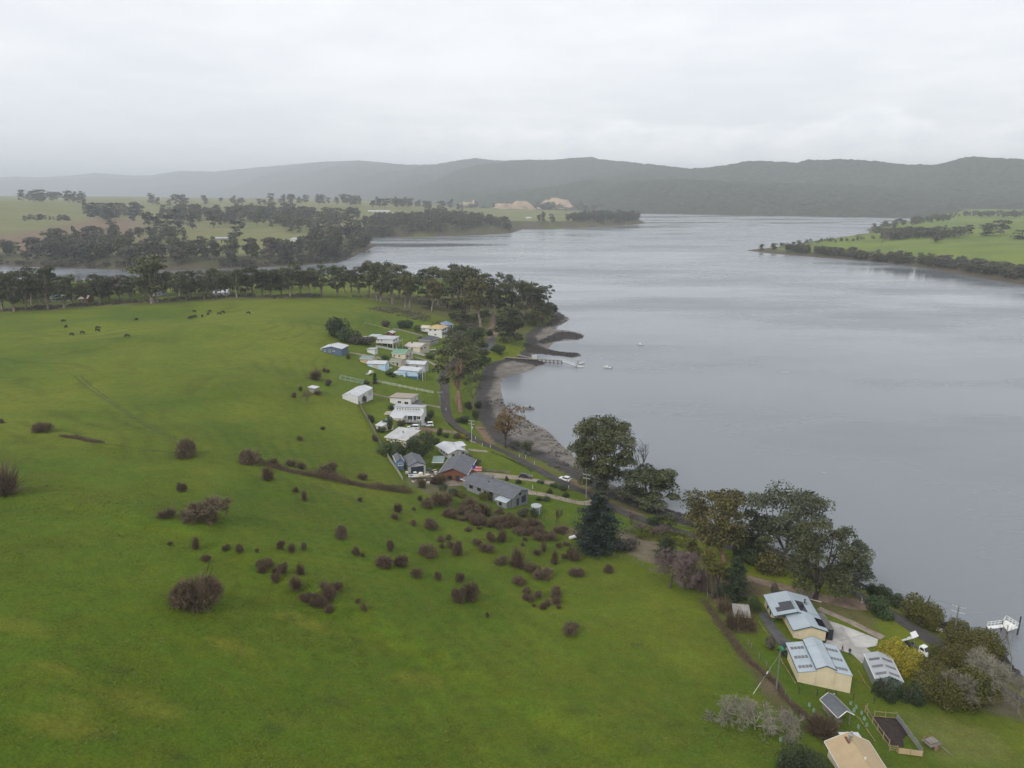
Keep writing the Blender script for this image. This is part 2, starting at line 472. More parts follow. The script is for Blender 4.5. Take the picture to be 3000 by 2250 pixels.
FOLD = PX([(-200, 1650), (0, 1640), (300, 1650), (700, 1712), (1180, 1858), (1500, 1962), (1830, 2078), (2120, 2215)], 26)
_fx = np.array([p[0] for p in FOLD]); _fy = np.array([p[1] for p in FOLD])
fd = gy - np.interp(gx, _fx, _fy)
fold = sstep(fd + fbm(gx, gy, 18, 3) * 5, -2.2, 2.2) * sstep(gx, -110, -60) * sstep(gx, 75, 45) * sstep(sB, 10, 30)
H = H + 1.25 * fold * sstep(fd, 26, 3)
def hmap(x, y):
    x = np.asarray(x, float); y = np.asarray(y, float)
    i = np.clip(np.searchsorted(GX, x) - 1, 0, len(GX) - 2); j = np.clip(np.searchsorted(GY, y) - 1, 0, len(GY) - 2)
    fx = (x - GX[i]) / (GX[i + 1] - GX[i]); fy = (y - GY[j]) / (GY[j + 1] - GY[j])
    return (H[j, i] * (1 - fx) + H[j, i + 1] * fx) * (1 - fy) + (H[j + 1, i] * (1 - fx) + H[j + 1, i + 1] * fx) * fy
_T = np.concatenate([np.arange(60, 700, .5), np.geomspace(700, 9000, 2500)])
def ground(u, v, minz=None):
    """where the photo point's line of sight meets the ground (or the water)"""
    d = ray(u, v)
    P = d[None] * _T[:, None]; P[:, 2] += CAMZ
    g = np.maximum(hmap(P[:, 0], P[:, 1]), 0.0)
    b = P[:, 2] <= g
    k = int(np.argmax(b)) if b.any() else len(_T) - 1
    if k == 0:
        return P[0]
    e0 = P[k - 1, 2] - g[k - 1]; e1 = P[k, 2] - g[k]
    f = e0 / (e0 - e1 + 1e-9)
    p = P[k - 1] * (1 - f) + P[k] * f
    return np.array([p[0], p[1], max(float(hmap(p[0], p[1])), 0.0)])
def mpp(p):
    """metres per photo pixel at a point"""
    return math.sqrt(p[0] ** 2 + p[1] ** 2 + (CAMZ - p[2]) ** 2) / FPX
GP = lambda L: [tuple(ground(u, v)[:2]) for u, v in L]

# what covers the ground (the land's own colours)
C = np.zeros(gx.shape + (3,))
grass = np.array([.104, .132, .011]); grass2 = np.array([.060, .096, .007]); grass3 = np.array([.146, .148, .017])
a = sstep(fbm(gx, gy, 55, 5), -.22, .22)[..., None]; b2 = sstep(fbm(gx + 300, gy, 16, 4), -.25, .3)[..., None]
C[:] = grass * a + grass2 * (1 - a)
C[:] = C * (1 - .28 * b2) + grass3 * .28 * b2
def paint(poly, col, soft=1.5, amt=1.0, s=None, wob=1.2):
    s = sdist(gx, gy, poly) if s is None else s
    m = (sstep(s + fbm(gx, gy, 4, 3) * wob * 2, -soft, soft) * amt)[..., None]
    C[:] = C * (1 - m) + np.array(col) * m
# nearest slope is lusher
lush = sstep(gy, 190, 120)[..., None] * sstep(gx, 30, -20)[..., None]
C[:] = C * (1 - .55 * lush) + np.array([.050, .098, .004]) * .55 * lush
# sour yellow patches and trodden dark spots in the pasture
for u_, v_, r_ in ((60, 1832, 3.2), (145, 1957, 2.4), (218, 2064, 2.6), (402, 2056, 4.2), (690, 1900, 3.0), (1230, 1990, 3.4), (880, 1820, 3), (160, 2120, 3.5)):
    q_ = ground(u_, v_)
    m_ = sstep(np.hypot((gx - q_[0]) * .5, gy - q_[1]) + fbm(gx, gy, 3, 3) * 2, r_ * .8, r_ * .4)[..., None]
    C[:] = C * (1 - .5 * m_) + np.array([.160, .156, .020]) * .5 * m_
rp = np.random.default_rng(9)
for _ in range(14):
    q_ = ground(rp.uniform(300, 2100), rp.uniform(1750, 2240)); r_ = rp.uniform(.5, 1.1)
    m_ = sstep(np.hypot((gx - q_[0]) * rp.uniform(.4, .9), gy - q_[1]), r_ * 1.7, r_ * .4)[..., None]
    C[:] = C * (1 - .35 * m_) + np.array([.022, .026, .012]) * .35 * m_
# terracettes: stock paths following the contours
tr_ = np.sin(H * 5.2 + fbm(gx, gy, 22, 3) * 5) ; tr_ = sstep(tr_, .55, .98) * sstep(fbm(gx + 90, gy, 40, 3), -.05, .15) * sstep(gx, 20, -10)
C[:] = C * (1 - .22 * tr_[..., None])
# village lawns
paint(GP([(985, 1010), (1100, 965), (1240, 935), (1420, 960), (1420, 1080), (1390, 1180), (1420, 1260), (1720, 1420), (1900, 1500), (1760, 1590), (1560, 1500), (1180, 1420), (1110, 1300), (1050, 1175), (900, 1150), (960, 1090)]),
      (.078, .116, .010), 3, .6)
# headland under the gums: dry leaf litter and thin grass
paint(GP([(1060, 868), (1180, 862), (1400, 868), (1600, 900), (1625, 925), (1560, 962), (1530, 990), (1440, 985), (1380, 960), (1300, 930), (1180, 905)]), (.085, .082, .035), 5, .75)
paint(GP([(1440, 925), (1475, 935), (1460, 975), (1440, 1010), (1418, 1000), (1432, 960)]), (.17, .125, .09), 1.2, .9)
paint(GP([(0, 910), (0, 895), (400, 880), (760, 868), (950, 864), (900, 876), (700, 880), (400, 893), (150, 910)]), (.09, .085, .04), 3, .6)
# shore verge, dry grass and dirt strips
paint(GP([(1392, 1200), (1410, 1240), (1450, 1300), (1600, 1362), (1720, 1425), (1700, 1440), (1580, 1375), (1440, 1315), (1398, 1262)]), (.12, .115, .03), 1.0, .7)
paint(GP([(1640, 1408), (1690, 1402), (1730, 1432), (1800, 1470), (1900, 1505), (1870, 1525), (1790, 1490), (1720, 1452)]), (.17, .125, .08), 1.0, .8)
paint(GP([(1395, 1252), (1420, 1258), (1450, 1296), (1430, 1300)]), (.19, .125, .085), .8, .9)
paint(GP([(1805, 1545), (1860, 1570), (1960, 1600), (2010, 1640), (1985, 1660), (1930, 1655), (1870, 1640), (1815, 1600)]), (.17, .135, .10), 1.2, .9)
paint(GP([(1640, 1540), (1690, 1545), (1690, 1575), (1650, 1570)]), (.14, .105, .065), 1.0, .8)
paint(GP([(2030, 1700), (2080, 1640), (2150, 1690), (2240, 1700), (2240, 1740), (2160, 1760), (2090, 1770)]), (.10, .068, .045), 1.5, .9)
paint(GP([(2040, 1740), (2120, 1810), (2200, 1930), (2260, 1990), (2330, 2080), (2350, 2140), (2320, 2150), (2250, 2040), (2190, 1960), (2110, 1850), (2050, 1770)]), (.085, .07, .035), 1.2, .85)
paint(GP([(2180, 1690), (2330, 1720), (2470, 1780), (2560, 1800), (2560, 1850), (2440, 1790), (2250, 1740)]), (.115, .095, .05), 1.5, .8)
paint(GP([(2620, 1740), (2740, 1850), (2930, 1990), (3000, 2060), (2960, 2080), (2800, 1960), (2640, 1790)]), (.07, .075, .03), 1.0, .8)
paint(GP([(2790, 2040), (2900, 1990), (3000, 2060), (3000, 2110), (2900, 2090)]), (.12, .10, .075), 1.0, .85)
paint(GP([(2232, 1995), (2270, 1985), (2290, 2010), (2275, 2035), (2235, 2025)]), (.12, .09, .055), .8, .9)
paint(GP([(1200, 1385), (1330, 1370), (1340, 1440), (1250, 1445), (1190, 1410)]), (.12, .10, .075), 1.5, .75)
# lawn to the lower right, worn to straw in the open
paint(GP([(2640, 2080), (2760, 2100), (2900, 2140), (2990, 2230), (2760, 2240), (2690, 2160)]), (.135, .135, .042), 2.5, .55)
# far country: duller pasture, brown scrub flat, woodland floor
fl = np.clip(sstep(sL, -5, 20), 0, 1)[..., None]
farc = np.array([.12, .135, .045]) * (1 - a) + np.array([.165, .155, .07]) * a
C[:] = C * (1 - fl) + farc * fl
paint(PX([(-100, 705), (-100, 690), (120, 672), (300, 652), (420, 655), (410, 690), (300, 700), (100, 712)], 24), (.15, .105, .07), 14, .9, wob=12)
paint(PX([(500, 690), (880, 690), (900, 720), (700, 735), (540, 720)], 16), (.15, .15, .055), 10, .7, wob=8)
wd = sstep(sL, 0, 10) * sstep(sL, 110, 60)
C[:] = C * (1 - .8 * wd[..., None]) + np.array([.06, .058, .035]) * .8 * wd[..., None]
fr = np.clip(sstep(sR, -5, 15), 0, 1)[..., None]
C[:] = C * (1 - fr) + (np.array([.135, .175, .03]) * a + np.array([.10, .135, .03]) * (1 - a)) * fr
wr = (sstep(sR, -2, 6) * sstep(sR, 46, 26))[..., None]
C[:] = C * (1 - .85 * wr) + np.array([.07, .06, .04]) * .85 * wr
# tidal zone: dark shingle under the bank, grey mud beyond, black reefs
tz = (sB < .6) & (sW > -25) & (sL < 0) & (sR < 0)
wobb = fbm(gx, gy, 7, 4) * 6
sh = sstep(-sB + wobb, 9.0, 6.2)
mudc = np.array([.170, .154, .136]) * (1 + .35 * fbm(gx, gy, 6, 4))[..., None]
speck = sstep(fbm(gx, gy, 2.6, 3), .02, .16)[..., None] * .5
mudc = mudc * (1 - speck) + np.array([.06, .052, .045]) * speck
shc = np.array([.052, .048, .046]) * (1 + .5 * fbm(gx, gy, 3, 3))[..., None]
tc_ = mudc * (1 - sh[..., None]) + shc * sh[..., None]
rm = sstep(rk + wobb * .3, -1.5, 1.2)[..., None]
tc_ = tc_ * (1 - rm) + np.array([.040, .036, .034]) * rm
m = (sstep(sB + wobb * .12, .7, -.5) * (sW > -25) * (sL < 0) * (sR < 0))[..., None]
C[:] = C * (1 - m) + tc_ * m
# narrow tidal rim on the far shores
for s in (sL, sR):
    m = (sstep(s + jag, 9, 2) * sstep(s + jag, -30, -6))[..., None]
    C[:] = C * (1 - m) + np.array([.085, .062, .05]) * m
nx_, ny_ = len(GX), len(GY)
V = np.stack([gx, gy, H], -1).reshape(-1, 3)
ii = (np.arange(ny_ - 1)[:, None] * nx_ + np.arange(nx_ - 1)[None])
F = np.stack([ii, ii + 1, ii + nx_ + 1, ii + nx_], -1).reshape(-1, 4)
mg = bpy.data.materials.new('ground_cover'); mg.use_nodes = True
N = mg.node_tree.nodes; L = mg.node_tree.links
bs = N['Principled BSDF']; bs.inputs['Roughness'].default_value = .9; bs.inputs['Specular IOR Level'].default_value = .12
ca = N.new('ShaderNodeVertexColor'); ca.layer_name = 'cover'
gp = N.new('ShaderNodeNewGeometry')
def gnoise(scale, detail=4, rough=.6):
    n = N.new('ShaderNodeTexNoise'); n.inputs['Scale'].default_value = scale; n.inputs['Detail'].default_value = detail; n.inputs['Roughness'].default_value = rough
    L.new(gp.outputs['Position'], n.inputs['Vector']); return n.outputs['Fac']
def gmath(op, x, y):
    n = N.new('ShaderNodeMath'); n.operation = op
    for i, q in enumerate((x, y)):
        if isinstance(q, (int, float)): n.inputs[i].default_value = q
        else: L.new(q, n.inputs[i])
    return n.outputs[0]
vfac = gmath('ADD', gmath('ADD', gmath('MULTIPLY', gnoise(2.2, 5, .75), 1.7), gmath('MULTIPLY', gnoise(.4, 3), .6)), gmath('MULTIPLY', gnoise(.09, 4), .45))
vfac = gmath('SUBTRACT', vfac, .345)
ml = N.new('ShaderNodeVectorMath'); ml.operation = 'SCALE'
L.new(ca.outputs['Color'], ml.inputs[0]); L.new(vfac, ml.inputs['Scale'])
hs = N.new('ShaderNodeHueSaturation')
mr = N.new('ShaderNodeMapRange'); L.new(gnoise(.22, 4), mr.inputs['Value']); mr.inputs['From Min'].default_value = .3; mr.inputs['From Max'].default_value = .7
mr.inputs['To Min'].default_value = .485; mr.inputs['To Max'].default_value = .515
L.new(mr.outputs[0], hs.inputs['Hue']); L.new(ml.outputs[0], hs.inputs['Color'])
L.new(hs.outputs[0], bs.inputs['Base Color'])
bp = N.new('ShaderNodeBump'); bp.inputs['Distance'].default_value = .30; bp.inputs['Strength'].default_value = .9
L.new(gmath('ADD', gnoise(2.4, 4, .7), gmath('MULTIPLY', gnoise(.5, 3), 1.2)), bp.inputs['Height']); L.new(bp.outputs[0], bs.inputs['Normal'])
gm = quads_mesh('ground', V, F, mg, smooth=True)
ca_ = gm.color_attributes.new('cover', 'FLOAT_COLOR', 'POINT')
ca_.data.foreach_set('color', np.concatenate([C.reshape(-1, 3), np.ones((len(V), 1))], 1).astype(np.float32).ravel())
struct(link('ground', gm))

# ------------------------------------------------------------------ water
mw = bpy.data.materials.new('estuary_water'); mw.use_nodes = True
N = mw.node_tree.nodes; L = mw.node_tree.links
bs = N['Principled BSDF']
bs.inputs['IOR'].default_value = 1.33
gp = N.new('ShaderNodeNewGeometry')
def wn(scale, sx, sy, detail=4, rot=.0, rough=.55):
    mp = N.new('ShaderNodeMapping'); mp.inputs['Scale'].default_value = (sx, sy, 1); mp.inputs['Rotation'].default_value = (0, 0, rot)
    L.new(gp.outputs['Position'], mp.inputs['Vector'])
    n = N.new('ShaderNodeTexNoise'); n.inputs['Scale'].default_value = scale; n.inputs['Detail'].default_value = detail; n.inputs['Roughness'].default_value = rough
    L.new(mp.outputs[0], n.inputs['Vector']); return n.outputs['Fac']
streak = wn(.006, .35, 1.0, 6, .25, .62)
mr = N.new('ShaderNodeMapRange'); L.new(streak, mr.inputs['Value']); mr.inputs['From Min'].default_value = .38; mr.inputs['From Max'].default_value = .62
mr.inputs['To Min'].default_value = .06; mr.inputs['To Max'].default_value = .42
L.new(mr.outputs[0], bs.inputs['Roughness'])
mx = N.new('ShaderNodeMix'); mx.data_type = 'RGBA'; mx.inputs[6].default_value = (.120, .138, .155, 1); mx.inputs[7].default_value = (.185, .202, .22, 1)
L.new(streak, mx.inputs[0]); L.new(mx.outputs[2], bs.inputs['Base Color'])
bs.inputs['Specular IOR Level'].default_value = .5
bp = N.new('ShaderNodeBump'); bp.inputs['Distance'].default_value = .10; bp.inputs['Strength'].default_value = .55
L.new(gmath('ADD', wn(.55, .5, 1.0, 4, .2), gmath('MULTIPLY', wn(.12, .4, 1.0, 3, .3), 1.6)), bp.inputs['Height']); L.new(bp.outputs[0], bs.inputs['Normal'])
wv = [(-20500, -2500, 0), (12000, -2500, 0), (12000, 26500, 0), (-20500, 26500, 0)]
struct(link('water', poly_mesh('water', wv, [(0, 1, 2, 3)], mw)))

# ------------------------------------------------------------------ hills
m_for = material('hill_forest', (.080, .086, .055), .95, spec=.05, col2=(.018, .024, .018), scale=.03, bump=9.0, bscale=.05, coord='Object')
def interp(pts, u):
    p = np.array(pts, float); return np.interp(u, p[:, 0], p[:, 1])
def hills(name, ridge, db, dc, u0, u1, nc, nr, amp):
    us = np.linspace(u0, u1, nc); t = np.linspace(0, 1.6, nr)
    rv = interp(ridge, us); dbs = interp(db, us); dcs = interp(dc, us)
    az = (us - 1500) / FPX
    X = np.zeros((nr, nc)); Y = X.copy(); Z = X.copy()
    zc_ = np.array([at_dist(u, v, d)[2] for u, v, d in zip(us, rv, dcs)])
    dirs = np.array([ray(u, v)[:2] / np.linalg.norm(ray(u, v)[:2]) for u, v in zip(us, rv)])
    for i, q in enumerate(t):
        d = dbs + (dcs - dbs) * q
        X[i] = dirs[:, 0] * d; Y[i] = dirs[:, 1] * d
        prof = (q ** .85) * (1 - .25 * q * (1 - q)) if q <= 1 else 1 - (q - 1) * 1.5
        g = fbm(X[i], Y[i], 900, 4) * 1.1 * (q * (1 - q) * 2.2 if q < 1 else .0)
        Z[i] = zc_ * np.maximum(prof + g, 0.012 if q < .2 else .03)
    Z += ((fbm(X, Y, 46, 3) + .1) * amp + (vnoise(X / 17, Y / 17) - .3) * 9) * sstep(Z, 2, 30)
    Z = np.maximum(Z, -2); Z[0] = -2
    V = np.stack([X, Y, Z], -1).reshape(-1, 3)
    ii = np.arange(nr - 1)[:, None] * nc + np.arange(nc - 1)[None]
    F = np.stack([ii, ii + 1, ii + nc + 1, ii + nc], -1).reshape(-1, 4)
    return struct(link(name, quads_mesh(name, V, F, m_for, smooth=True)))
ridge_back = [(-1500, 500), (-600, 525), (-200, 512), (0, 520), (51, 517), (108, 520), (203, 515), (281, 507), (390, 515), (441, 514), (526, 501), (627, 503), (750, 491), (936, 475), (1055, 470), (1191, 483),
    (1276, 482), (1343, 470), (1394, 464), (1462, 471), (1500, 470), (1619, 470), (1710, 462), (1737, 461), (1758, 469), (1839, 475), (2026, 495), (2093, 490), (2178, 475), (2250, 472),
    (2291, 477), (2342, 478), (2369, 470), (2440, 466), (2521, 470), (2640, 481), (2742, 483), (2826, 464), (2877, 460), (3000, 468), (3300, 480), (3700, 455), (4400, 480)]
hills('hills_back', ridge_back, [(-1500, 15000), (300, 14000), (700, 11000), (1000, 8000), (1350, 4700), (1500, 4300), (1900, 3900), (4400, 4200)],
      [(-1500, 20000), (300, 19000), (800, 15000), (1100, 11500), (1400, 9000), (1750, 7200), (2000, 5800), (2600, 5500), (4400, 5600)], -1500, 4400, 1300, 110, 16)
ridge_front = [(1250, 612), (1400, 604), (1550, 588), (1700, 566), (1800, 542), (1907, 529), (2009, 527), (2178, 535), (2300, 538), (2453, 542), (2657, 552), (2758, 562), (2850, 561), (2928, 562), (3050, 556), (3300, 548), (4300, 545)]
hills('hills_front', ridge_front, [(1250, 4050), (1400, 3950), (1650, 3800), (1880, 3500), (2250, 3330), (2800, 3230), (4300, 3500)],
      [(1250, 4600), (1700, 4700), (2000, 4500), (4300, 4400)], 1250, 4300, 1000, 100, 14)
# ------------------------------------------------------------------ roads, drives, paving
from mathutils.geometry import delaunay_2d_cdt
m_road = material('road_bitumen', (.060, .052, .050), .9, .25, .35, .03, 3, coord='Object')
m_gravel = material('dark_gravel', (.085, .082, .084), .95, .2, .6, .04, 4)
m_pale = material('pale_gravel', (.27, .225, .18), .95, .2, .5, .04, 4)
m_dirt = material('dirt_track', (.20, .145, .105), .95, .22, .4, .05, 3)
m_conc = material('concrete_slab', (.36, .345, .325), .8, .16, .35, .01, 6)
m_soil = material('dark_soil', (.035, .024, .020), .95, .3, 1.2, .12, 3)
m_mulch = material('brown_mulch', (.085, .055, .04), .95, .3, 1.2, .10, 3)
def ribbon(name, px, width, mat, off=.08, wob=.25, zs=None):
    P = np.array([ground(u, v)[:2] for u, v in px])
    d = np.append(0, np.cumsum(np.linalg.norm(np.diff(P, axis=0), axis=1)))
    n = max(int(d[-1] / 1.2), 2)
    s = np.linspace(0, d[-1], n)
    c = np.stack([np.interp(s, d, P[:, 0]), np.interp(s, d, P[:, 1])], 1)
    for _ in range(6):
        c[1:-1] = (c[:-2] + 2 * c[1:-1] + c[2:]) / 4
    t = np.gradient(c, axis=0); t /= np.linalg.norm(t, axis=1, keepdims=True)
    nn = np.stack([-t[:, 1], t[:, 0]], 1)
    w = np.broadcast_to(np.asarray(width, float), (n,)) if np.ndim(width) == 0 else np.interp(s, d, width)
    cols = 6
    k = np.linspace(-.5, .5, cols)
    wv_ = w[:, None] * k[None] + fbm(s[:, None] + 40 * np.sign(k)[None], k[None] * 0 + 3.3, 3.0, 2) * wob * (np.abs(k) > .45)[None] * 2
    X = c[:, :1] + nn[:, :1] * wv_; Y = c[:, 1:] + nn[:, 1:] * wv_
    Z = hmap(X, Y) + off
    i = np.arange(n - 1)[:, None] * cols + np.arange(cols - 1)[None]
    F = np.stack([i, i + 1, i + cols + 1, i + cols], -1)
    return struct(link(name, quads_mesh(name, np.stack([X, Y, Z], -1), F, mat, smooth=True)))
def sheet(name, px, mat, off=.09, step=1.2, kind='structure', edge=None):
    P = [tuple(ground(u, v)[:2]) for u, v in px]
    if edge is None:
        Q = []
        for (x0, y0), (x1, y1) in zip(P, P[1:] + P[:1]):
            n = max(int(math.hypot(x1 - x0, y1 - y0) / step), 1)
            Q += [(x0 + (x1 - x0) * i / n, y0 + (y1 - y0) * i / n) for i in range(n)]
        P = Q
    A = np.array(P)
    X, Y = np.meshgrid(np.arange(A[:, 0].min(), A[:, 0].max(), step), np.arange(A[:, 1].min(), A[:, 1].max(), step))
    s = sdist(X, Y, A); ok = s > step * .45
    pts = [Vector(p) for p in P] + [Vector((x, y)) for x, y in zip(X[ok], Y[ok])]
    r = delaunay_2d_cdt(pts, [], [list(range(len(P)))], 1, 1e-4)
    V = [(v.x, v.y, float(hmap(v.x, v.y)) + off) for v in r[0]]
    return struct(link(name, poly_mesh(name, V, r[2], mat, smooth=True)), kind)
ribbon('road', [(1345, 1046), (1310, 1078), (1300, 1103), (1303, 1140), (1303, 1165), (1304, 1195), (1313, 1225), (1334, 1249), (1368, 1272), (1410, 1297), (1447, 1310), (1489, 1327), (1543, 1358), (1611, 1394), (1679, 1427), (1724, 1446), (1817, 1499), (1890, 1525),
    (1961, 1550), (2034, 1570), (2120, 1597), (2300, 1655), (2420, 1700), (2500, 1732), (2541, 1757), (2608, 1791), (2669, 1836), (2726, 1874), (2794, 1917), (2900, 1990), (3040, 2080)], 4.6, m_road, .10)
sheet('parking_ground', [(1388, 1026), (1417, 1009), (1442, 986), (1453, 988), (1449, 1006), (1454, 1018), (1440, 1027), (1400, 1031)], m_gravel)
ribbon('road_link', [(1398, 1026), (1365, 1040), (1338, 1050)], 4.0, m_gravel, .085)
ribbon('dirt_road', [(1452, 925), (1446, 945), (1452, 965), (1445, 985), (1436, 1004)], 4.5, m_dirt)
ribbon('dirt_track', [(2189, 1692), (2257, 1712), (2342, 1733), (2426, 1757), (2505, 1775), (2545, 1768)], [3.5, 4, 4, 5, 6.5, 4], m_dirt, .085, .6)
ribbon('driveway', [(1400, 1390), (1440, 1393), (1480, 1396), (1550, 1404), (1622, 1417)], [5, 6, 5, 3.5, 4], m_pale, .08)
ribbon('driveway', [(1528, 1440), (1584, 1447), (1652, 1463), (1709, 1478), (1745, 1470)], [5, 3.6, 3.4, 3.6, 4], m_pale, .08)
ribbon('driveway', [(1372, 1317), (1398, 1321), (1428, 1323)], 2.6, m_pale, .08)
ribbon('footpath', [(1085, 1153), (1110, 1157), (1140, 1165)], 2.2, m_dirt, .08)
ribbon('footpath', [(1228, 1181), (1275, 1191), (1300, 1195)], 2.0, m_pale, .08)
ribbon('driveway', [(1215, 1046), (1240, 1052), (1262, 1062), (1300, 1082)], 2.8, m_pale, .08)
ribbon('driveway', [(1024, 1033), (1065, 1040), (1101, 1045), (1119, 1052)], 2.4, m_pale, .08)
ribbon('driveway', [(1196, 1259), (1240, 1256), (1290, 1262), (1340, 1268)], [4, 5, 3.4, 3.6], m_dirt, .08)
D = lambda L: [(2000 + .2712 * x, 1700 + .2712 * y) for x, y in L]
sheet('driveway', D([(815, 360), (895, 330), (1010, 500), (1110, 625), (1230, 700), (1330, 742), (1130, 782), (1060, 730), (960, 600), (860, 450)]), m_gravel)
sheet('concrete_apron', D([(1580, 440), (1720, 485), (2112, 640), (2100, 712), (1985, 735), (2060, 800), (2150, 860), (2160, 905), (1930, 900), (1830, 800), (1700, 760), (1580, 735), (1545, 690)]), m_conc, .10)
m_conc2 = material('new_concrete', (.46, .445, .425), .8, .12, .35, .01, 6)
sheet('concrete_pad', D([(1715, 490), (2100, 642), (2088, 706), (1985, 728), (1862, 722)]), m_conc2, .125)
ribbon('garden_path', D([(1470, 305), (1700, 400), (1950, 520), (2165, 625)]), 2.3, m_pale, .085, .4)
G = lambda L: [(2500 + .226 * x, 1950 + .226 * y) for x, y in L]
sheet('garden_bed', G([(215, 615), (275, 668), (560, 695), (640, 800), (700, 900), (640, 960), (660, 1060), (465, 1045)]), m_soil, .10)
sheet('garden_path', G([(330, 1330), (200, 1130), (215, 1050), (300, 1130), (420, 1330)]), m_soil, .08)
sheet('garden_bed', [(1156, 1196), (1184, 1192), (1192, 1215), (1180, 1222), (1172, 1212)], m_dirt, .09)
sheet('patio', [(1296, 1413), (1330, 1408), (1372, 1415), (1352, 1424), (1310, 1424)], m_pale, .09)

# shoreline stones: joined, nobody could count them
m_rock = material('shore_rock', (.055, .048, .044), .9, .35, 1.5, .05, 5)
def stones(name, label, pts, rng, smin, smax, mat=m_rock):
    qb = QB()
    cube = np.array([(x, y, z) for z in (-1, 1) for y in (-1, 1) for x in (-1, 1)], float)
    fc = np.array([(0, 2, 3, 1), (4, 5, 7, 6), (0, 1, 5, 4), (2, 6, 7, 3), (0, 4, 6, 2), (1, 3, 7, 5)])
    for x, y in pts:
        s = smin + (smax - smin) * rng.random() ** 2.5
        c = cube * (s * .5 * np.array([rng.uniform(.7, 1.4), rng.uniform(.7, 1.4), rng.uniform(.45, .8)])) * rng.uniform(.65, 1.15, (8, 3))
        an = rng.uniform(0, 6.28); ca_, sa = math.cos(an), math.sin(an)
        c = np.stack([c[:, 0] * ca_ - c[:, 1] * sa + x, c[:, 0] * sa + c[:, 1] * ca_ + y, c[:, 2] + float(hmap(x, y)) + s * .12], 1)
        qb.add(c, fc, rng.random())
    o = struct(link(name, qb.mesh(name, mat)), 'stuff'); o['label'] = label
    return o
def scatter(poly, n, rng):
    A = np.array(poly); out = []
    while len(out) < n:
        x = rng.uniform(A[:, 0].min(), A[:, 0].max(), 4000); y = rng.uniform(A[:, 1].min(), A[:, 1].max(), 4000)
        ok = sdist(x, y, A) > 0
        out += list(zip(x[ok], y[ok]))
    return out[:n]
rng = np.random.default_rng(5)
stones('rocks', 'black broken stones along the reefs and point', scatter(REEF1, 420, rng) + scatter(REEF2, 420, rng) + scatter(CAUSE, 150, rng) +
       scatter(PX([(1620, 925), (1640, 915), (1670, 934), (1650, 948), (1615, 960), (1600, 955)], .3), 380, rng), rng, .25, 1.0)
_b = near_bank
seawall = [p for p in zip(near_water[60:76], near_water[60:76])]
wp = PX([(1840, 1446), (1898, 1472), (1950, 1489), (2004, 1507), (2050, 1522), (2130, 1551), (2250, 1599), (2370, 1646), (2470, 1686), (2545, 1716), (2622, 1744), (2700, 1791), (2751, 1818), (2860, 1853), (2950, 1926), (3010, 1991),
         (2985, 2012), (2930, 1955), (2850, 1885), (2740, 1842), (2650, 1780), (2570, 1742), (2500, 1716), (2400, 1675), (2250, 1620), (2100, 1565), (2012, 1538), (1953, 1519), (1871, 1490), (1800, 1463)], .3)
stones('seawall_rocks', 'dark rock armour along the waterline below the road', scatter(wp, 2200, rng), rng, .25, .95)
mudp = PX([(1470, 1165), (1480, 1192), (1560, 1240), (1611, 1268), (1652, 1312), (1679, 1333), (1760, 1395), (1720, 1410), (1600, 1345), (1500, 1300), (1440, 1260), (1415, 1180)], .2)
stones('shingle', 'loose stones strewn over the grey tidal flat', [p for p in scatter(mudp, 1500, rng) if fbm(np.array(p[0]), np.array(p[1]), 9, 3) > -.03], rng, .2, .7)
# ------------------------------------------------------------------ vegetation
m_bark = material('gum_bark', (.25, .20, .165), .85, .3, .8, objrand=.15)
m_bark_dark = material('dark_bark', (.075, .06, .05), .9, .3, 1.5)
m_bark_pink = material('pink_bark', (.27, .16, .12), .85, .25, .8)
m_dead = material('dead_wood', (.22, .195, .18), .9, .25, 1.2)
def leafmat(name, a, b, r=.18):
    return material(name, a, .62, spec=.22, col2=b, attr='tint', objrand=r)
m_gum = leafmat('gum_leaves', (.088, .098, .036), (.015, .021, .010), .2)
m_gum_o = leafmat('gum_leaves_olive', (.130, .116, .036), (.028, .030, .011), .15)
m_gum_g = leafmat('gum_leaves_grey', (.112, .124, .064), (.026, .034, .018), .15)
m_far = leafmat('far_leaves', (.085, .092, .058), (.036, .042, .028), .28)
m_scrub = leafmat('scrub_leaves', (.115, .10, .072), (.046, .042, .032), .25)
m_cyp = leafmat('cypress_leaves', (.022, .034, .026), (.008, .014, .011), .1)
m_con = leafmat('conifer_leaves', (.040, .058, .022), (.014, .024, .010), .15)
m_green = leafmat('garden_leaves', (.055, .080, .026), (.018, .030, .012), .25)
m_yel = leafmat('wattle_bloom', (.42, .33, .022), (.12, .12, .018), .08)
m_yol = leafmat('wattle_leaves', (.125, .115, .020), (.040, .046, .012), .15)
m_rust = leafmat('rust_leaves', (.17, .105, .032), (.065, .05, .022), .1)
m_twig = leafmat('brown_twigs', (.168, .124, .078), (.060, .045, .028), .15)
m_twig_g = leafmat('grey_twigs', (.28, .26, .20), (.13, .12, .092), .1)
m_twig_p = leafmat('mauve_twigs', (.21, .155, .145), (.10, .075, .070), .12)
m_bram = leafmat('bramble', (.150, .106, .070), (.055, .039, .026), .12)

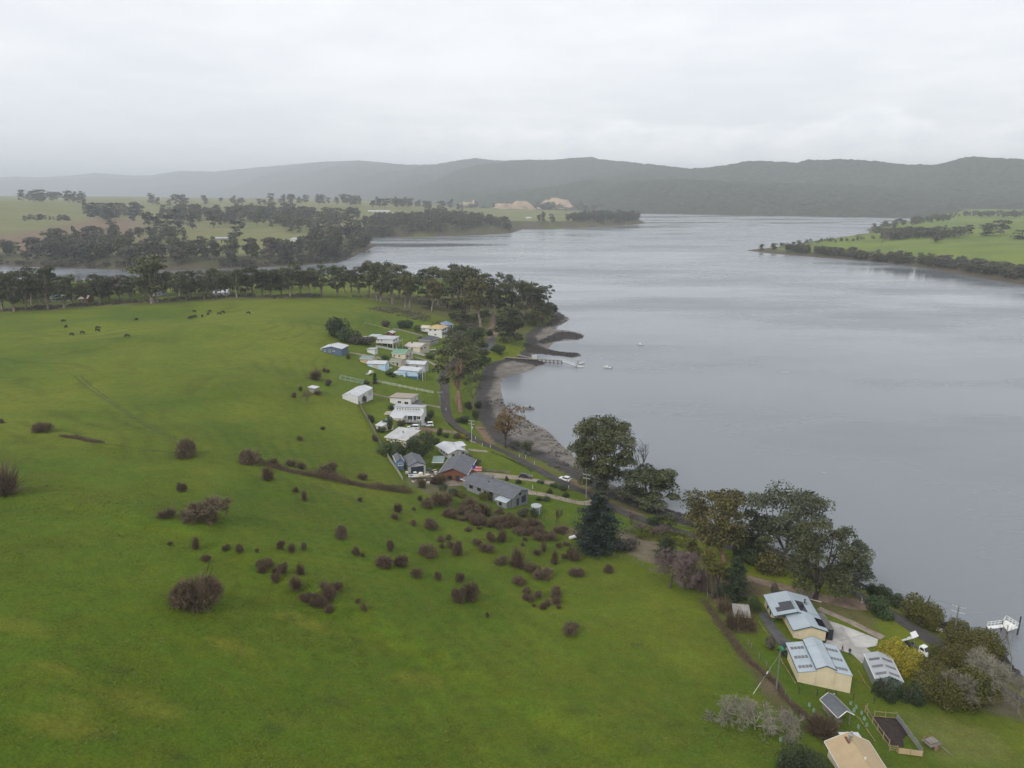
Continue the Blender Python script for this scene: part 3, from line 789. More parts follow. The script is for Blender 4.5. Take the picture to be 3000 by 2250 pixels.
def sph(n, rng):
    d = rng.normal(size=(n, 3)); return d / np.linalg.norm(d, axis=1, keepdims=True)
def bez(p0, p1, p2, n=5):
    t = np.linspace(0, 1, n)[:, None]
    return (1 - t) ** 2 * np.array(p0) + 2 * t * (1 - t) * np.array(p1) + t * t * np.array(p2)
def euc(seed, H, W, tf=.42, ncl=26, lpc=120, leaf=.36, lm=None, bm=None, fork=4, rc=.17, sides=6, prof=.55, lean=.05, droop=0.0):
    """a gum: forked tapering trunk, limbs out to separate leaf clumps"""
    rng = np.random.default_rng(seed)
    tr = QB(); cr = QB()
    r0 = H * .022 + .08
    ln = rng.normal(size=2) * lean * H
    fk = np.array([ln[0] * .5, ln[1] * .5, H * tf * rng.uniform(.55, .8)])
    tr.tube(bez((0, 0, -.4), (ln[0] * .1, ln[1] * .1, fk[2] * .5), fk, 5), np.linspace(r0 * 1.25, r0 * .8, 5), sides)
    limbs = []
    a0 = rng.uniform(0, 6.28)
    for i in range(fork):
        a = a0 + i * 6.283 / fork + rng.normal() * .3
        zt = H * rng.uniform(.72, .92); rad = W * .5 * rng.uniform(.2, .6)
        e = np.array([ln[0] + math.cos(a) * rad, ln[1] + math.sin(a) * rad, zt])
        mid = fk * .45 + e * .55 + np.array([math.cos(a), math.sin(a), -.4]) * W * .07
        pts = bez(fk, mid, e, 7)
        tr.tube(pts, np.linspace(r0 * .62, r0 * .12, 7), max(sides - 1, 4))
        limbs.append(pts)
    LP = np.concatenate(limbs)
    for c in range(ncl):
        zf = rng.uniform(0, 1) ** .8
        R = W * .5 * math.sqrt(max(.06, 1 - ((zf - prof) / .68) ** 2)) * (1 - rc)
        a = rng.uniform(0, 6.28); rr = R * math.sqrt(rng.uniform(.12, 1))
        ce = np.array([ln[0] + math.cos(a) * rr, ln[1] + math.sin(a) * rr, H * tf + zf * H * (1 - tf - rc * W / H * .5)])
        Rc = W * rc * rng.uniform(.7, 1.35)
        ok = LP[LP[:, 2] < ce[2] + .1 * H]
        q = ok[np.argmin(((ok - ce) ** 2 * np.array([1, 1, 1.6])).sum(1))]
        tr.tube(bez(q, (q + ce) / 2 + np.array([0, 0, -.05 * H]), ce, 4), np.linspace(r0 * .22, r0 * .05, 4), 4)
        n = int(lpc * rng.uniform(.6, 1.4))
        d = sph(n, rng); d[:, 2] = np.where(d[:, 2] < -.35, -d[:, 2] * .6, d[:, 2])
        r = Rc * (.35 + .65 * rng.random((n, 1)) ** .45)
        p = ce + d * r * np.array([1, 1, .74])
        p[:, 2] -= droop * Rc * (np.hypot(d[:, 0], d[:, 1])) ** 2
        tone = rng.normal() * .16
        cr.leaves(p, leaf, rng, d + np.array([0, 0, .35]), .5, .5, np.clip(rng.random(n) * .75 + .12 + tone, 0, 1))
    av = np.concatenate(cr.V); W1 = 2 * np.percentile(np.abs(av[:, :2]), 98); H1 = np.percentile(av[:, 2], 99.5)
    return tr.mesh('trunk', bm or m_bark), cr.mesh('crown', lm or m_gum), H1, W1
def bare_tree(seed, H, W, m=None, depth=5, r0=None, kids=3, spread=.75, tw=.03, up=.25, ntw=6):
    """leafless tree: recursive limbs, fine twigs as crown"""
    rng = np.random.default_rng(seed)
    tr = QB(); cr = QB()
    r0 = r0 or H * .022 + .05
    A, B = [], []
    def grow(p, d, L, r, k):
        e = p + d * L
        mid = (p + e) / 2 + rng.normal(size=3) * L * .07
        tr.tube(bez(p, mid, e, 4), np.linspace(r, r * .62, 4), 5 if k > 2 else 3)
        if k == 0:
            for _ in range(ntw):
                q = d + rng.normal(size=3) * .6 + np.array([0, 0, up * .4]); q /= np.linalg.norm(q)
                s = p + (e - p) * rng.uniform(.2, 1)
                A.append(s); B.append(s + q * L * rng.uniform(.6, 1.4))
            return
        for i in range(kids + (rng.random() < .4)):
            q = d + rng.normal(size=3) * spread + np.array([0, 0, up]); q /= np.linalg.norm(q)
            grow(p + (e - p) * rng.uniform(.55, 1.0), q, L * rng.uniform(.62, .85), r * .6, k - 1)
    grow(np.array([0, 0, -.3]), np.array([rng.normal() * .1, rng.normal() * .1, 1.]), H * .3, r0, depth)
    cr.blades(np.array(A), np.array(B), tw, rng)
    allv = np.concatenate(cr.V); h = allv[:, 2].max(); w = np.percentile(np.abs(allv[:, :2]), 93) * 2
    m = m or m_twig
    return tr.mesh('trunk', m if m is not m_twig_p else m_bark_dark), cr.mesh('crown', m), h, w
def bush(seed, n=900, W=2.0, H=1.6, m=None, lobes=5, tw=.028, whisk=.12, tl=.45):
    """dense leafless thorn bush: twigs filling a lumpy dome, a few stems under it"""
    rng = np.random.default_rng(seed)
    tr = QB(); cr = QB()
    cen = [np.array([0, 0, 0.])]
    rad = [1.0]
    for i in range(lobes - 1):
        a = rng.uniform(0, 6.28); q = rng.uniform(.25, .55)
        cen.append(np.array([math.cos(a) * q, math.sin(a) * q, rng.uniform(0, .35)])); rad.append(rng.uniform(.4, .65))
    rad[0] = .72
    li = rng.integers(0, lobes, n)
    d = sph(n, rng); d[:, 2] = np.abs(d[:, 2]) * 1.05 - .05
    r = np.array(rad)[li][:, None] * (.35 + .65 * rng.random((n, 1)) ** .4)
    T = np.array(cen)[li] + d * r
    S = T - d * np.array(rad)[li][:, None] * tl * rng.uniform(.5, 1.2, (n, 1)) + rng.normal(size=(n, 3)) * .06
    T = T + d * whisk * rng.random((n, 1)) ** 3 * 2 + rng.normal(size=(n, 3)) * .05
    sc_ = np.array([W / 2, W / 2, H / 1.15])
    S *= sc_; T *= sc_
    S[:, 2] = np.maximum(S[:, 2], 0)
    cr.blades(S, T, tw * W * .5, rng)
    for i in range(9):
        a = rng.uniform(0, 6.28); e = np.array([math.cos(a) * W * .33, math.sin(a) * W * .33, H * rng.uniform(.4, .8)])
        tr.tube(bez((math.cos(a) * .06 * W, math.sin(a) * .06 * W, -.15), e * np.array([.4, .4, .5]), e, 4), np.linspace(.028 * W, .008 * W, 4), 4)
    av = np.concatenate(cr.V); W1 = 2 * np.percentile(np.abs(av[:, :2]), 98.5); H1 = np.percentile(av[:, 2], 98)
    return tr.mesh('stem', m_twig if m is None else m), cr.mesh('twigs', m or m_twig), H1, W1
def shrub(seed, n=700, W=2.0, H=1.8, lm=None, leaf=.13, lobes=7, flat=1.0):
    rng = np.random.default_rng(seed)
    tr = QB(); cr = QB()
    tr.tube([(0, 0, -.2), (.03, .02, H * .3), (0.05, 0, H * .55)], [.05 * W, .035 * W, .015 * W], 5)
    for i in range(4):
        a = rng.uniform(0, 6.28)
        tr.tube([(0, 0, H * .15), (math.cos(a) * W * .15, math.sin(a) * W * .15, H * .4), (math.cos(a) * W * .3, math.sin(a) * W * .3, H * .65)], [.03 * W, .02 * W, .008 * W], 4)
    for i in range(lobes):
        a = rng.uniform(0, 6.28); q = W * .5 * rng.uniform(.25, .6) if i else 0
        z = H * rng.uniform(.12, .6) if i else H * .32
        R = W * rng.uniform(.2, .31) if i else W * .38
        k = n // lobes
        d = sph(k, rng)
        p = np.array([math.cos(a) * q, math.sin(a) * q, z]) + d * np.array([R, R, min(R * flat, H * .48)]) * (.6 + .4 * rng.random((k, 1)) ** .5)
        p[:, 2] = np.where(p[:, 2] < 0, -p[:, 2] * .6, p[:, 2])
        cr.leaves(p, leaf, rng, d + np.array([0, 0, .3]), .5, .6, np.clip(rng.random(k) * .8 + .1 + rng.normal() * .12, 0, 1))
    av = np.concatenate(cr.V); W1 = 2 * np.percentile(np.abs(av[:, :2]), 98.5); H1 = np.percentile(av[:, 2], 99)
    return tr.mesh('stem', m_bark_dark), cr.mesh('crown', lm or m_green), H1, W1
def conifer(seed, H, W, n=4200, leaf=.4, lm=None, tiers=14, prof=1.0, low=.04, ex=1.6):
    """conifer: level sprays in uneven tiers on a straight trunk"""
    rng = np.random.default_rng(seed)
    tr = QB(); cr = QB()
    tr.tube([(0, 0, -.4), (0, 0, H * .5), (.1, 0, H * .97)], [.022 * H + .05, .014 * H, .02], 7)
    for t in range(tiers):
        zf = low + (1 - low) * (t + .3) / tiers
        R = W * .5 * (1 - zf ** ex) ** .75 * prof + .25
        nb = int(5 + 9 * R / (W * .5))
        for b in range(nb):
            a = rng.uniform(0, 6.28); r = R * rng.uniform(.65, 1.12); z = H * zf + rng.normal() * H * .02
            tip = np.array([math.cos(a) * r, math.sin(a) * r, z + rng.normal() * .02 * H - .03 * r])
            tr.tube([(0, 0, z - .02 * H), tip * np.array([.6, .6, 1]), tip], [.007 * H, .004 * H, .01], 3)
            k = max(int(n / tiers / nb), 8)
            f = rng.uniform(.25, 1.05, (k, 1))
            p = np.array([0, 0, z]) * (1 - f) + tip * f + rng.normal(size=(k, 3)) * np.array([.10 * r, .10 * r, .05 * r + .06])
            cr.leaves(p, leaf, rng, np.array([[0, 0, 1.]]) + .25 * np.array([[math.cos(a), math.sin(a), 0]]), .62, .45,
                      np.clip(rng.random(k) * .7 + .15 + rng.normal() * .12, 0, 1))
    return tr.mesh('trunk', m_bark_dark), cr.mesh('crown', lm or m_cyp), H, W

_o1 = ['first', 'second', 'third', 'fourth', 'fifth', 'sixth', 'seventh', 'eighth', 'ninth']
ORD = ['zeroth'] + _o1 + ['tenth', 'eleventh', 'twelfth', 'thirteenth', 'fourteenth', 'fifteenth', 'sixteenth', 'seventeenth', 'eighteenth', 'nineteenth']
for _t, _u in (('twent', 'twenty'), ('thirt', 'thirty'), ('fort', 'forty'), ('fift', 'fifty'), ('sixt', 'sixty'), ('sevent', 'seventy'), ('eight', 'eighty'), ('ninet', 'ninety')):
    ORD += [_t + 'ieth'] + [_u + '-' + q for q in _o1]
ORD += ['hundred-and-' + q for q in ['zeroth'] + ORD[1:60]]
def rise(p, vtop):
    """height over p at which a vertical line through p reaches the photo row vtop"""
    k = (1125 - vtop) / FPX
    return CAMZ + p[1] * (k * math.cos(PITCH) - math.sin(PITCH)) / (math.cos(PITCH) + k * math.sin(PITCH)) - p[2]
def plant(name, proto, u, v, hpx, wpx, label, cat, group=None, dome=False, rot=None, p=None, names=('trunk', 'crown')):
    """stand a copy of a plant where the photo shows it, at the size the photo gives it there"""
    p = ground(u, v) if p is None else p
    m = mpp(p)
    dep = math.atan2(CAMZ - p[2], math.hypot(p[0], p[1]))
    w = wpx * m
    if dome:
        p = ground(u, v - .30 * wpx * math.sin(dep)) if p is not None else p
        h = max((hpx - .55 * wpx * math.sin(dep)) * m / math.cos(dep), .45 * w)
    else:
        h = rise(p, v - hpx)
    tr, cr, H0, W0 = proto
    rz = RNG.uniform(0, 6.28) if rot is None else rot
    t = thing(name, label, cat, (p[0], p[1], p[2] - .02), rz, group, (w / W0, w / W0, h / H0))
    link(names[0], tr, t); link(names[1], cr, t)
    return t

# --- thorn bushes on the paddock
BP = [bush(100 + i, 2100, 2, [1.7, 1.4, 1.9, 1.5][i], None, [5, 7, 3, 6][i], .016, .05, .28) for i in range(4)]
BW = [bush(120 + i, 1100, 2, 2.0, None, 4, .016, .30, .6) for i in range(3)]
BR = [bush(140 + i, 3000, 2, 1.5, m_twig, 4, .013, .04, .22) for i in range(2)]
BIG = bush(150, 8500, 2, 1.75, m_twig, 3, .0075, .04, .25)
BB = bush(151, 1500, 2, 1.3, m_bram, 2, .02, .04, .3)
BT = bare_tree(31, 5, 8, m_twig, 5, .13, 3, .85, .02, .12, 16)
shr = [  # u, base v, width, height in the photo, kind (p plain dome, w whiskered top, r dense round, b brown dome)
    (544, 1341, 64, 47, 'r'), (741, 1365, 66, 44, 'r'), (790, 1409, 37, 44, 'w'), (534, 1441, 24, 25, 'p'), (537, 1508, 14, 14, 'w'), (485, 1521, 47, 12, 'w'),
    (867, 1443, 17, 15, 'p'), (893, 1469, 20, 34, 'w'), (1054, 1470, 14, 14, 'p'), (999, 1578, 42, 34, 'r'), (499, 1599, 11, 11, 'p'), (574, 1612, 25, 37, 'w'), (662, 1613, 20, 16, 'p'),
    (701, 1619, 20, 24, 'p'), (753, 1619, 9, 12, 'p'), (821, 1611, 21, 25, 'p'), (853, 1620, 27, 27, 'w'), (888, 1611, 17, 20, 'p'), (604, 1648, 23, 20, 'p'), (1044, 1628, 23, 24, 'p'),
    (1063, 1633, 9, 13, 'p'), (763, 1664, 29, 22, 'p'), (783, 1662, 31, 25, 'p'), (771, 1682, 27, 27, 'w'), (803, 1681, 17, 19, 'w'), (828, 1683, 27, 31, 'p'), (809, 1708, 21, 27, 'p'),
    (884, 1686, 25, 34, 'w'), (868, 1731, 42, 44, 'w'), (951, 1725, 32, 20, 'w'), (987, 1736, 32, 27, 'p'), (965, 1760, 36, 37, 'p'), (898, 1763, 32, 25, 'p'),
    (925, 1762, 24, 22, 'p'), (924, 1779, 27, 25, 'p'), (948, 1778, 31, 31, 'p'), (965, 1796, 25, 22, 'p'), (1048, 1768, 14, 14, 'p'), (1066, 1791, 20, 19, 'p'), (880, 1292, 20, 15, 'w'),
    (946, 1260, 15, 12, 'w'), (853, 1367, 31, 24, 'w'), (885, 1374, 31, 24, 'w'), (961, 1391, 51, 29, 'p'), (1064, 1409, 31, 25, 'w'), (800, 1365, 31, 24, 'w'),
    (1165, 1503, 25, 31, 'w'), (1158, 1522, 25, 19, 'w'), (1213, 1496, 12, 10, 'p'), (1211, 1540, 21, 15, 'r'), (1230, 1469, 14, 20, 'w'), (1255, 1492, 37, 31, 'p'), (1299, 1490, 71, 54, 'w'),
    (1375, 1502, 64, 44, 'w'), (1423, 1519, 64, 47, 'w'), (1343, 1509, 14, 11, 'p'), (1352, 1527, 20, 12, 'p'), (1377, 1520, 34, 20, 'p'), (1399, 1531, 34, 20, 'p'), (1467, 1508, 27, 15, 'p'),
    (1457, 1531, 31, 20, 'p'), (1491, 1542, 37, 37, 'p'), (1513, 1551, 34, 37, 'p'), (1553, 1539, 29, 19, 'p'), (1535, 1549, 31, 17, 'p'), (1262, 1553, 44, 31, 'p'), (1372, 1558, 22, 15, 'p'),
    (1404, 1552, 14, 10, 'p'), (1458, 1546, 24, 12, 'p'), (1547, 1566, 36, 19, 'p'), (1577, 1559, 24, 12, 'p'), (1579, 1571, 37, 17, 'p'), (1613, 1585, 37, 22, 'p'), (1582, 1588, 37, 20, 'p'),
    (1642, 1566, 37, 25, 'p'), (1538, 1586, 14, 14, 'p'), (1531, 1600, 15, 14, 'w'), (1291, 1589, 24, 17, 'p'), (1317, 1583, 19, 17, 'p'), (1295, 1607, 15, 14, 'p'), (1321, 1608, 24, 22, 'p'),
    (1340, 1630, 34, 39, 'p'), (1260, 1634, 56, 42, 'r'), (1438, 1590, 25, 29, 'p'), (1470, 1594, 36, 41, 'w'), (1397, 1602, 27, 22, 'p'), (1426, 1620, 41, 29, 'p'), (1143, 1617, 20, 31, 'p'),
    (1575, 1630, 24, 22, 'w'), (1594, 1617, 20, 31, 'w'), (1638, 1606, 17, 15, 'p'), (1658, 1601, 20, 9, 'p'),
    (1626, 1657, 25, 44, 'w'), (1680, 1646, 37, 37, 'p'), (1655, 1637, 19, 15, 'p'), (1467, 1656, 37, 25, 'p'), (1521, 1671, 51, 64, 'w'), (1558, 1681, 44, 27, 'p'), (1591, 1702, 51, 32, 'p'),
    (1689, 1692, 41, 27, 'p'), (1786, 1681, 31, 25, 'p'), (1518, 1715, 39, 27, 'p'), (1221, 1694, 31, 31, 'p'), (1284, 1702, 19, 27, 'p'), (1348, 1707, 24, 29, 'p'), (1345, 1769, 36, 46, 'p'),
    (1379, 1764, 41, 56, 'p'), (1543, 1742, 27, 19, 'p'), (1548, 1763, 31, 20, 'p'), (1576, 1753, 24, 20, 'p'), (1628, 1753, 34, 31, 'p'), (1631, 1771, 24, 22, 'p'), (1636, 1785, 14, 12, 'p'),
    (1592, 1786, 22, 19, 'p'), (1606, 1775, 25, 20, 'w'), (1564, 1780, 9, 10, 'p'), (1428, 1810, 10, 15, 'p'), (1669, 1864, 47, 37, 'p'), (125, 1269, 44, 17, 'p'), (5, 1240, 16, 11, 'p'), (24, 1452, 80, 78, 'w')]
rs = np.random.default_rng(41)
for _ in range(34):                                       # the scrub band under the long house
    _u = rs.uniform(1290, 1600); _v = 1498 + (_u - 1290) * .22 + rs.uniform(-12, 22); _w = rs.uniform(20, 42)
    shr.append((round(_u), round(_v), _w, _w * rs.uniform(.55, .9), 'pw'[int(rs.random() < .35)]))
def region(u, v):
    if v < 1300: return 'high on the hill'
    if u < 1100 and v < 1430: return 'beside the bramble hedge'
    if u < 1100 and v < 1640: return 'below the bramble hedge'
    if u < 1100: return 'near the biggest bush'
    if v < 1556: return 'below the long house'
    if v < 1640: return 'uphill of the cypress'
    return 'in the open paddock'
byreg = {}
for s in shr:
    byreg.setdefault(region(*s[:2]), []).append(s)
for rg, L_ in byreg.items():
    L_.sort()
    for i, (u, v, w, h, kd) in enumerate(L_):
        size = 'tiny' if w < 16 else 'small' if w < 28 else 'mid-sized' if w < 45 else 'large'
        look = {'p': 'bare thorn bush', 'w': 'wispy bare bush', 'r': 'dense round bush'}[kd]
        pr = {'p': BP, 'w': BW, 'r': BR}[kd]
        plant('thorn_bush', pr[i % len(pr)], u, v, h * 1.06, w * 1.12, f'{size} {look} {rg}, {ORD[i + 1]} from left', 'bush', 'bare thorn bushes on the paddock', True, names=('stem', 'twigs'))
plant('thorn_bush', BIG, 575, 1789, 102, 127, 'biggest round bare grey-brown bush, alone low on the grassy slope', 'bush', 'bare thorn bushes on the paddock', True, names=('stem', 'twigs'))
plant('bramble_dome', BB, 1123, 1663, 37, 63, 'left of two smooth brown bramble domes joined together on the slope', 'bush', None, True, names=('stem', 'twigs'))
plant('bramble_dome', BB, 1172, 1661, 39, 47, 'right of two smooth brown bramble domes joined together on the slope', 'bush', None, True, names=('stem', 'twigs'))
plant('thorn_tree', BT, 634, 1526, 72, 118, 'wide spreading leafless thorn tree alone on the grassy slope', 'tree')

# --- bramble hedges: one run of twigs each
def hedge(name, label, px, wid, hgt, n, mat, leafy=None, tw=.03):
    rng = np.random.default_rng(len(px) * 31 + n)
    P = np.array([ground(u, v) for u, v in px]); d = np.append(0, np.cumsum(np.linalg.norm(np.diff(P[:, :2], axis=0), axis=1)))
    s = rng.uniform(0, d[-1], n)
    c = np.stack([np.interp(s, d, P[:, 0]), np.interp(s, d, P[:, 1])], 1)
    k = np.clip(.7 + 2.3 * (fbm(s, s * 0, 5, 3) + .08), .3, 1.5)
    wid = wid * (.75 + 1.3 * np.abs(fbm(s + 50, s * 0, 4, 3)))
    e = sph(n, rng); e[:, 2] = np.abs(e[:, 2])
    r = (.35 + .65 * rng.random(n) ** .45)[:, None]
    T = np.stack([c[:, 0] + e[:, 0] * wid * .5 * r[:, 0], c[:, 1] + e[:, 1] * wid * .5 * r[:, 0], e[:, 2] * hgt * k * r[:, 0]], 1)
    T[:, 2] += hmap(T[:, 0], T[:, 1])
    o = np.array([P[0, 0], P[0, 1], P[0, 2]])
    q = QB()
    if leafy:
        q.leaves(T - o, leafy, rng, e, .5)
    else:
        S = T - e * .6 * rng.uniform(.5, 1.2, (n, 1)) + rng.normal(size=(n, 3)) * .25
        q.blades(S - o, T - o, tw, rng)
    t = thing(name, label, 'hedge', o)
    link('growth', q.mesh('growth', mat), t)
    return t
hedge('bramble_hedge', 'long brown bramble hedge running down the paddock to the houses', [(776, 1357), (824, 1374), (875, 1386), (942, 1399), (993, 1410), (1044, 1420), (1095, 1428), (1150, 1437), (1200, 1442)], 5.4, 2.6, 14000, m_bram, None, .03)
hedge('bramble_hedge', 'short dark bramble hedge high on the grassy hill', [(182, 1278), (225, 1284), (262, 1291), (296, 1297)], 3.4, 2.2, 2600, m_twig, None, .035)
hedge('boundary_hedge', 'straggling brown hedge along the paddock fence above the cream shed', [(2062, 1760), (2110, 1830), (2170, 1910), (2215, 1955)], 3.2, 1.2, 3600, m_bram, None, .03)
hedge('boundary_hedge', 'dark brown clipped hedge between the paddock and the cream shed', [(2208, 1945), (2240, 1975), (2275, 2005), (2300, 2045), (2340, 2085), (2365, 2110)], 2.4, 1.7, 5200, m_bram, None, .022)
hedge('roadside_hedge', 'low yellow-green hedge along the road bend below the white modern house', [(1313, 1240), (1330, 1256), (1352, 1270), (1378, 1285)], 1.6, 1.0, 1300, m_yol, .16)
hedge('lawn_hedge', 'thin dark hedge between the sloping lawn and the road', [(1440, 1325), (1480, 1340), (1520, 1360), (1560, 1382)], 1.3, .8, 900, m_con, .14)
# ------------------------------------------------------------------ trees
EUC = [euc(200 + i, 18, 11, .24 + .06 * (i % 3), 26 + 3 * i % 9, 95, .44, [m_gum, m_gum, m_gum_o, m_gum, m_gum_g, m_gum][i], fork=4 + i % 3, rc=.18) for i in range(6)]
EUS = [euc(230 + i, 17, 8, .5, 13, 60, .42, m_gum_o if i else m_gum, fork=3, rc=.15, lean=.08) for i in range(2)]       # slender, see-through
SCR = [euc(240 + i, 9, 8, .22, 16, 80, .40, m_gum if i < 2 else m_gum_o, m_bark_dark, fork=4, rc=.2) for i in range(3)]  # low dense
DEADT = [bare_tree(50 + i, 14, 6, m_dead, 4, .2, 2, .5, .04, .35, 3) for i in range(2)]
def L1(x, y): return .339 * x, 400 + .339 * y
row = [  # gums along the crest: u, base v, height, width, kind
    (8, 912, 120, 60, 0), (42, 915, 118, 58, 3), (78, 908, 126, 62, 1), (92, 893, 96, 40, 5), (142, 907, 125, 66, 5), (120, 899, 98, 46, 2), (188, 903, 92, 58, 3), (214, 894, 88, 40, 4),
    (258, 893, 62, 46, 2), (292, 890, 84, 58, 1), (322, 880, 60, 48, 3), (388, 878, 62, 48, 4), (447, 889, 138, 104, 0), (463, 886, 116, 62, 2), (492, 880, 84, 44, 5),
    (545, 883, 66, 46, 1), (557, 878, 84, 40, 3), (598, 877, 70, 34, 4), (635, 874, 88, 46, 0), (664, 872, 60, 36, 2), (694, 873, 84, 46, 5), (722, 870, 66, 40, 3), (742, 868, 92, 58, 1),
    (768, 868, 80, 54, 4), (795, 868, 78, 56, 0), (826, 866, 72, 56, 3), (850, 870, 100, 74, 1), (878, 868, 76, 60, 2), (905, 862, 72, 62, 5)]
for i, (u, v, h, w, k_) in enumerate(row):
    plant('gum_tree', EUC[k_], u, v, h, w, f'gum tree in the row along the paddock crest, {ORD[i + 1]} from left', 'tree', 'gums along the paddock crest')
for i, (u, v, h, w) in enumerate([(585, 872, 86, 36), (610, 873, 90, 40), (245, 880, 98, 30), (660, 870, 84, 34), (520, 880, 74, 34)]):
    plant('dead_tree', DEADT[i % 2], u, v, h, w, f'pale leafless tree among the crest gums, {ORD[[3, 4, 1, 5, 2][i]]} from left', 'tree', 'dead trees along the crest')
head = [  # the headland grove
    (945, 871, 94, 58, 4), (988, 869, 92, 62, 0), (1011, 857, 76, 48, 1), (1050, 862, 80, 62, 3), (1080, 872, 108, 60, 2), (1105, 880, 100, 52, 1), (1117, 886, 116, 64, 0), (1150, 891, 122, 72, 4),
    (1186, 906, 100, 44, 2), (1200, 905, 112, 52, 5), (1030, 856, 66, 50, 5), (1170, 872, 96, 62, 3), (1222, 872, 72, 36, 1), (1252, 884, 96, 66, 3), (1285, 895, 112, 84, 0), (1318, 905, 130, 86, 1), (1345, 900, 118, 80, 4),
    (1360, 943, 158, 104, 0), (1383, 910, 120, 78, 5), (1408, 958, 146, 84, 2), (1428, 925, 124, 72, 3), (1452, 932, 116, 70, 1), (1480, 888, 88, 58, 4), (1265, 912, 92, 60, 2),
    (1512, 925, 104, 66, 1), (1535, 936, 112, 62, 0), (1560, 938, 96, 60, 5), (1582, 930, 92, 54, 3), (1550, 905, 80, 56, 4)]
for i, (u, v, h, w, k_) in enumerate(sorted(head)):
    plant('gum_tree', EUC[k_], u, v, h, w, f'gum tree in the headland grove above the bay, {ORD[i + 1]} from left', 'tree', 'gums of the headland grove')
plant('gum_tree', EUS[0], 1606, 910, 76, 32, 'tall slender gum on the tip of the headland by the black rocks', 'tree')
plant('dark_tree', SCR[0], 1462, 925, 62, 44, 'very dark dense tree among the headland gums above the track', 'tree')
low = [(1590, 948, 52, 62), (1606, 935, 50, 50), (1570, 955, 44, 50), (1545, 952, 36, 40), (1620, 930, 36, 34)]
for i, (u, v, h, w) in enumerate(low):
    plant('shore_bush', SCR[i % 3], u, v, h, w, f'dense bush at the foot of the headland point, {ORD[[3, 4, 2, 1, 5][i]]} from left', 'bush', 'bushes on the headland point')
plant('spreading_tree', euc(261, 12, 12, .08, 54, 170, .36, m_gum, m_bark, fork=6, rc=.15, prof=.4), 1490, 1003, 98, 92, 'broad round green tree standing at the beach behind the jetty', 'tree')
# along the road by the bay
plant('gum_tree', euc(262, 22, 14, .42, 30, 90, .38, m_gum, m_bark_pink, fork=6, rc=.13), 1349, 1206, 196, 128, 'tall pink-barked gum with dense top beside the road bend', 'tree')
plant('gum_tree', euc(263, 20, 11, .55, 12, 40, .34, m_gum_o, m_bark_pink, fork=5, rc=.15), 1337, 1182, 150, 84, 'thin pink-limbed gum left of the tall one beside the road', 'tree')
plant('gum_tree', euc(264, 15, 11, .45, 16, 45, .32, m_gum_g, m_bark, fork=5, rc=.16), 1384, 1198, 106, 82, 'open grey gum between the road and the dark shingle', 'tree')
plant('gum_tree', euc(265, 15, 13, .25, 34, 110, .36, m_gum, m_bark, fork=5, rc=.15), 1388, 1112, 112, 84, 'dense dark gum beside the bay above the mud inlet', 'tree')
plant('gum_tree', euc(266, 14, 11, .22, 26, 90, .36, m_gum_g, m_bark, fork=5, rc=.16), 1318, 1062, 96, 76, 'grey-green gum between the houses and the gravel parking', 'tree')
plant('gum_tree', euc(267, 12, 10, .2, 22, 90, .36, m_gum_o, m_bark, fork=4, rc=.17), 1355, 1075, 84, 70, 'olive gum beside the road opposite the cream house', 'tree')
plant('dead_tree', DEADT[0], 1338, 1052, 92, 52, 'bare grey tree rising among the gums above the road', 'tree')
plant('orange_tree', euc(268, 10, 12, .42, 22, 130, .22, m_rust, m_bark_dark, fork=7, rc=.15, prof=.7), 1480, 1312, 116, 118, 'flat-topped rust-brown tree on the grass edge of the tidal flat', 'tree')
plant('shore_tree', SCR[1], 1537, 1338, 44, 40, 'small leaning tree on the bank between road and tidal flat', 'tree')
plant('shore_bush', SCR[0], 1506, 1318, 22, 34, 'dark bush at the foot of the rust-brown tree', 'bush')
# the big waterside gum and its neighbours
plant('gum_tree', euc(270, 24, 20, .14, 84, 250, .36, m_gum, m_bark, fork=7, rc=.125, prof=.55, sides=8), 1775, 1447, 222, 184, 'huge spreading gum at the waterside, the tallest tree by the road', 'tree')
plant('gum_tree', euc(271, 12, 13, .10, 38, 230, .34, m_gum, m_bark, fork=6, rc=.15, prof=.5), 1888, 1484, 108, 150, 'low wide gum leaning over the water beside the huge one', 'tree')
plant('dead_tree', bare_tree(55, 20, 8, m_bark_dark, 4, .30, 2, .6, .06, .35, 3), 1892, 1480, 190, 120, 'tall dead tree with bare branches against the water', 'tree')
plant('cypress', conifer(280, 14, 12, 12000, .34, m_cyp, 15, 1.0, .02, 2.6), 1750, 1612, 168, 138, 'big blackish-green cypress at the paddock edge near the road', 'tree')
plant('gum_tree', euc(272, 17, 17, .26, 58, 220, .32, m_gum_o, m_bark_pink, fork=6, rc=.135, prof=.6, lean=.08, sides=8), 2122, 1648, 192, 186, 'olive gum with a bent pinkish trunk above the pink leafless tree', 'tree')
plant('gum_tree', euc(273, 18, 20, .20, 54, 240, .32, m_gum_g, m_dead, fork=7, rc=.13, prof=.6), 2306, 1648, 200, 214, 'wide gum with white limbs showing, furthest over the water', 'tree')
plant('gum_tree', euc(274, 20, 16, .18, 48, 230, .28, m_gum, m_bark_dark, fork=7, rc=.13, prof=.5, droop=.5), 2388, 1756, 222, 164, 'tall dense weeping gum beside the dirt track below the water', 'tree')
plant('gum_tree', euc(275, 15, 11, .14, 34, 190, .26, m_gum_g, m_bark, fork=6, rc=.15, prof=.5, droop=.5), 2468, 1748, 160, 108, 'grey-green weeping gum, nearest the sea wall on the right', 'tree')
plant('gum_tree', euc(276, 9, 9, .2, 22, 150, .26, m_gum, m_bark_dark, fork=5, rc=.18), 2220, 1640, 96, 92, 'dark low gum behind the olive gum beside the sea wall', 'tree')
plant('conifer', conifer(281, 7, 6, 3200, .24, m_con, 9, 1.05, .02), 1951, 1638, 66, 72, 'squat dark green conifer above the pink leafless tree, left of two', 'tree')
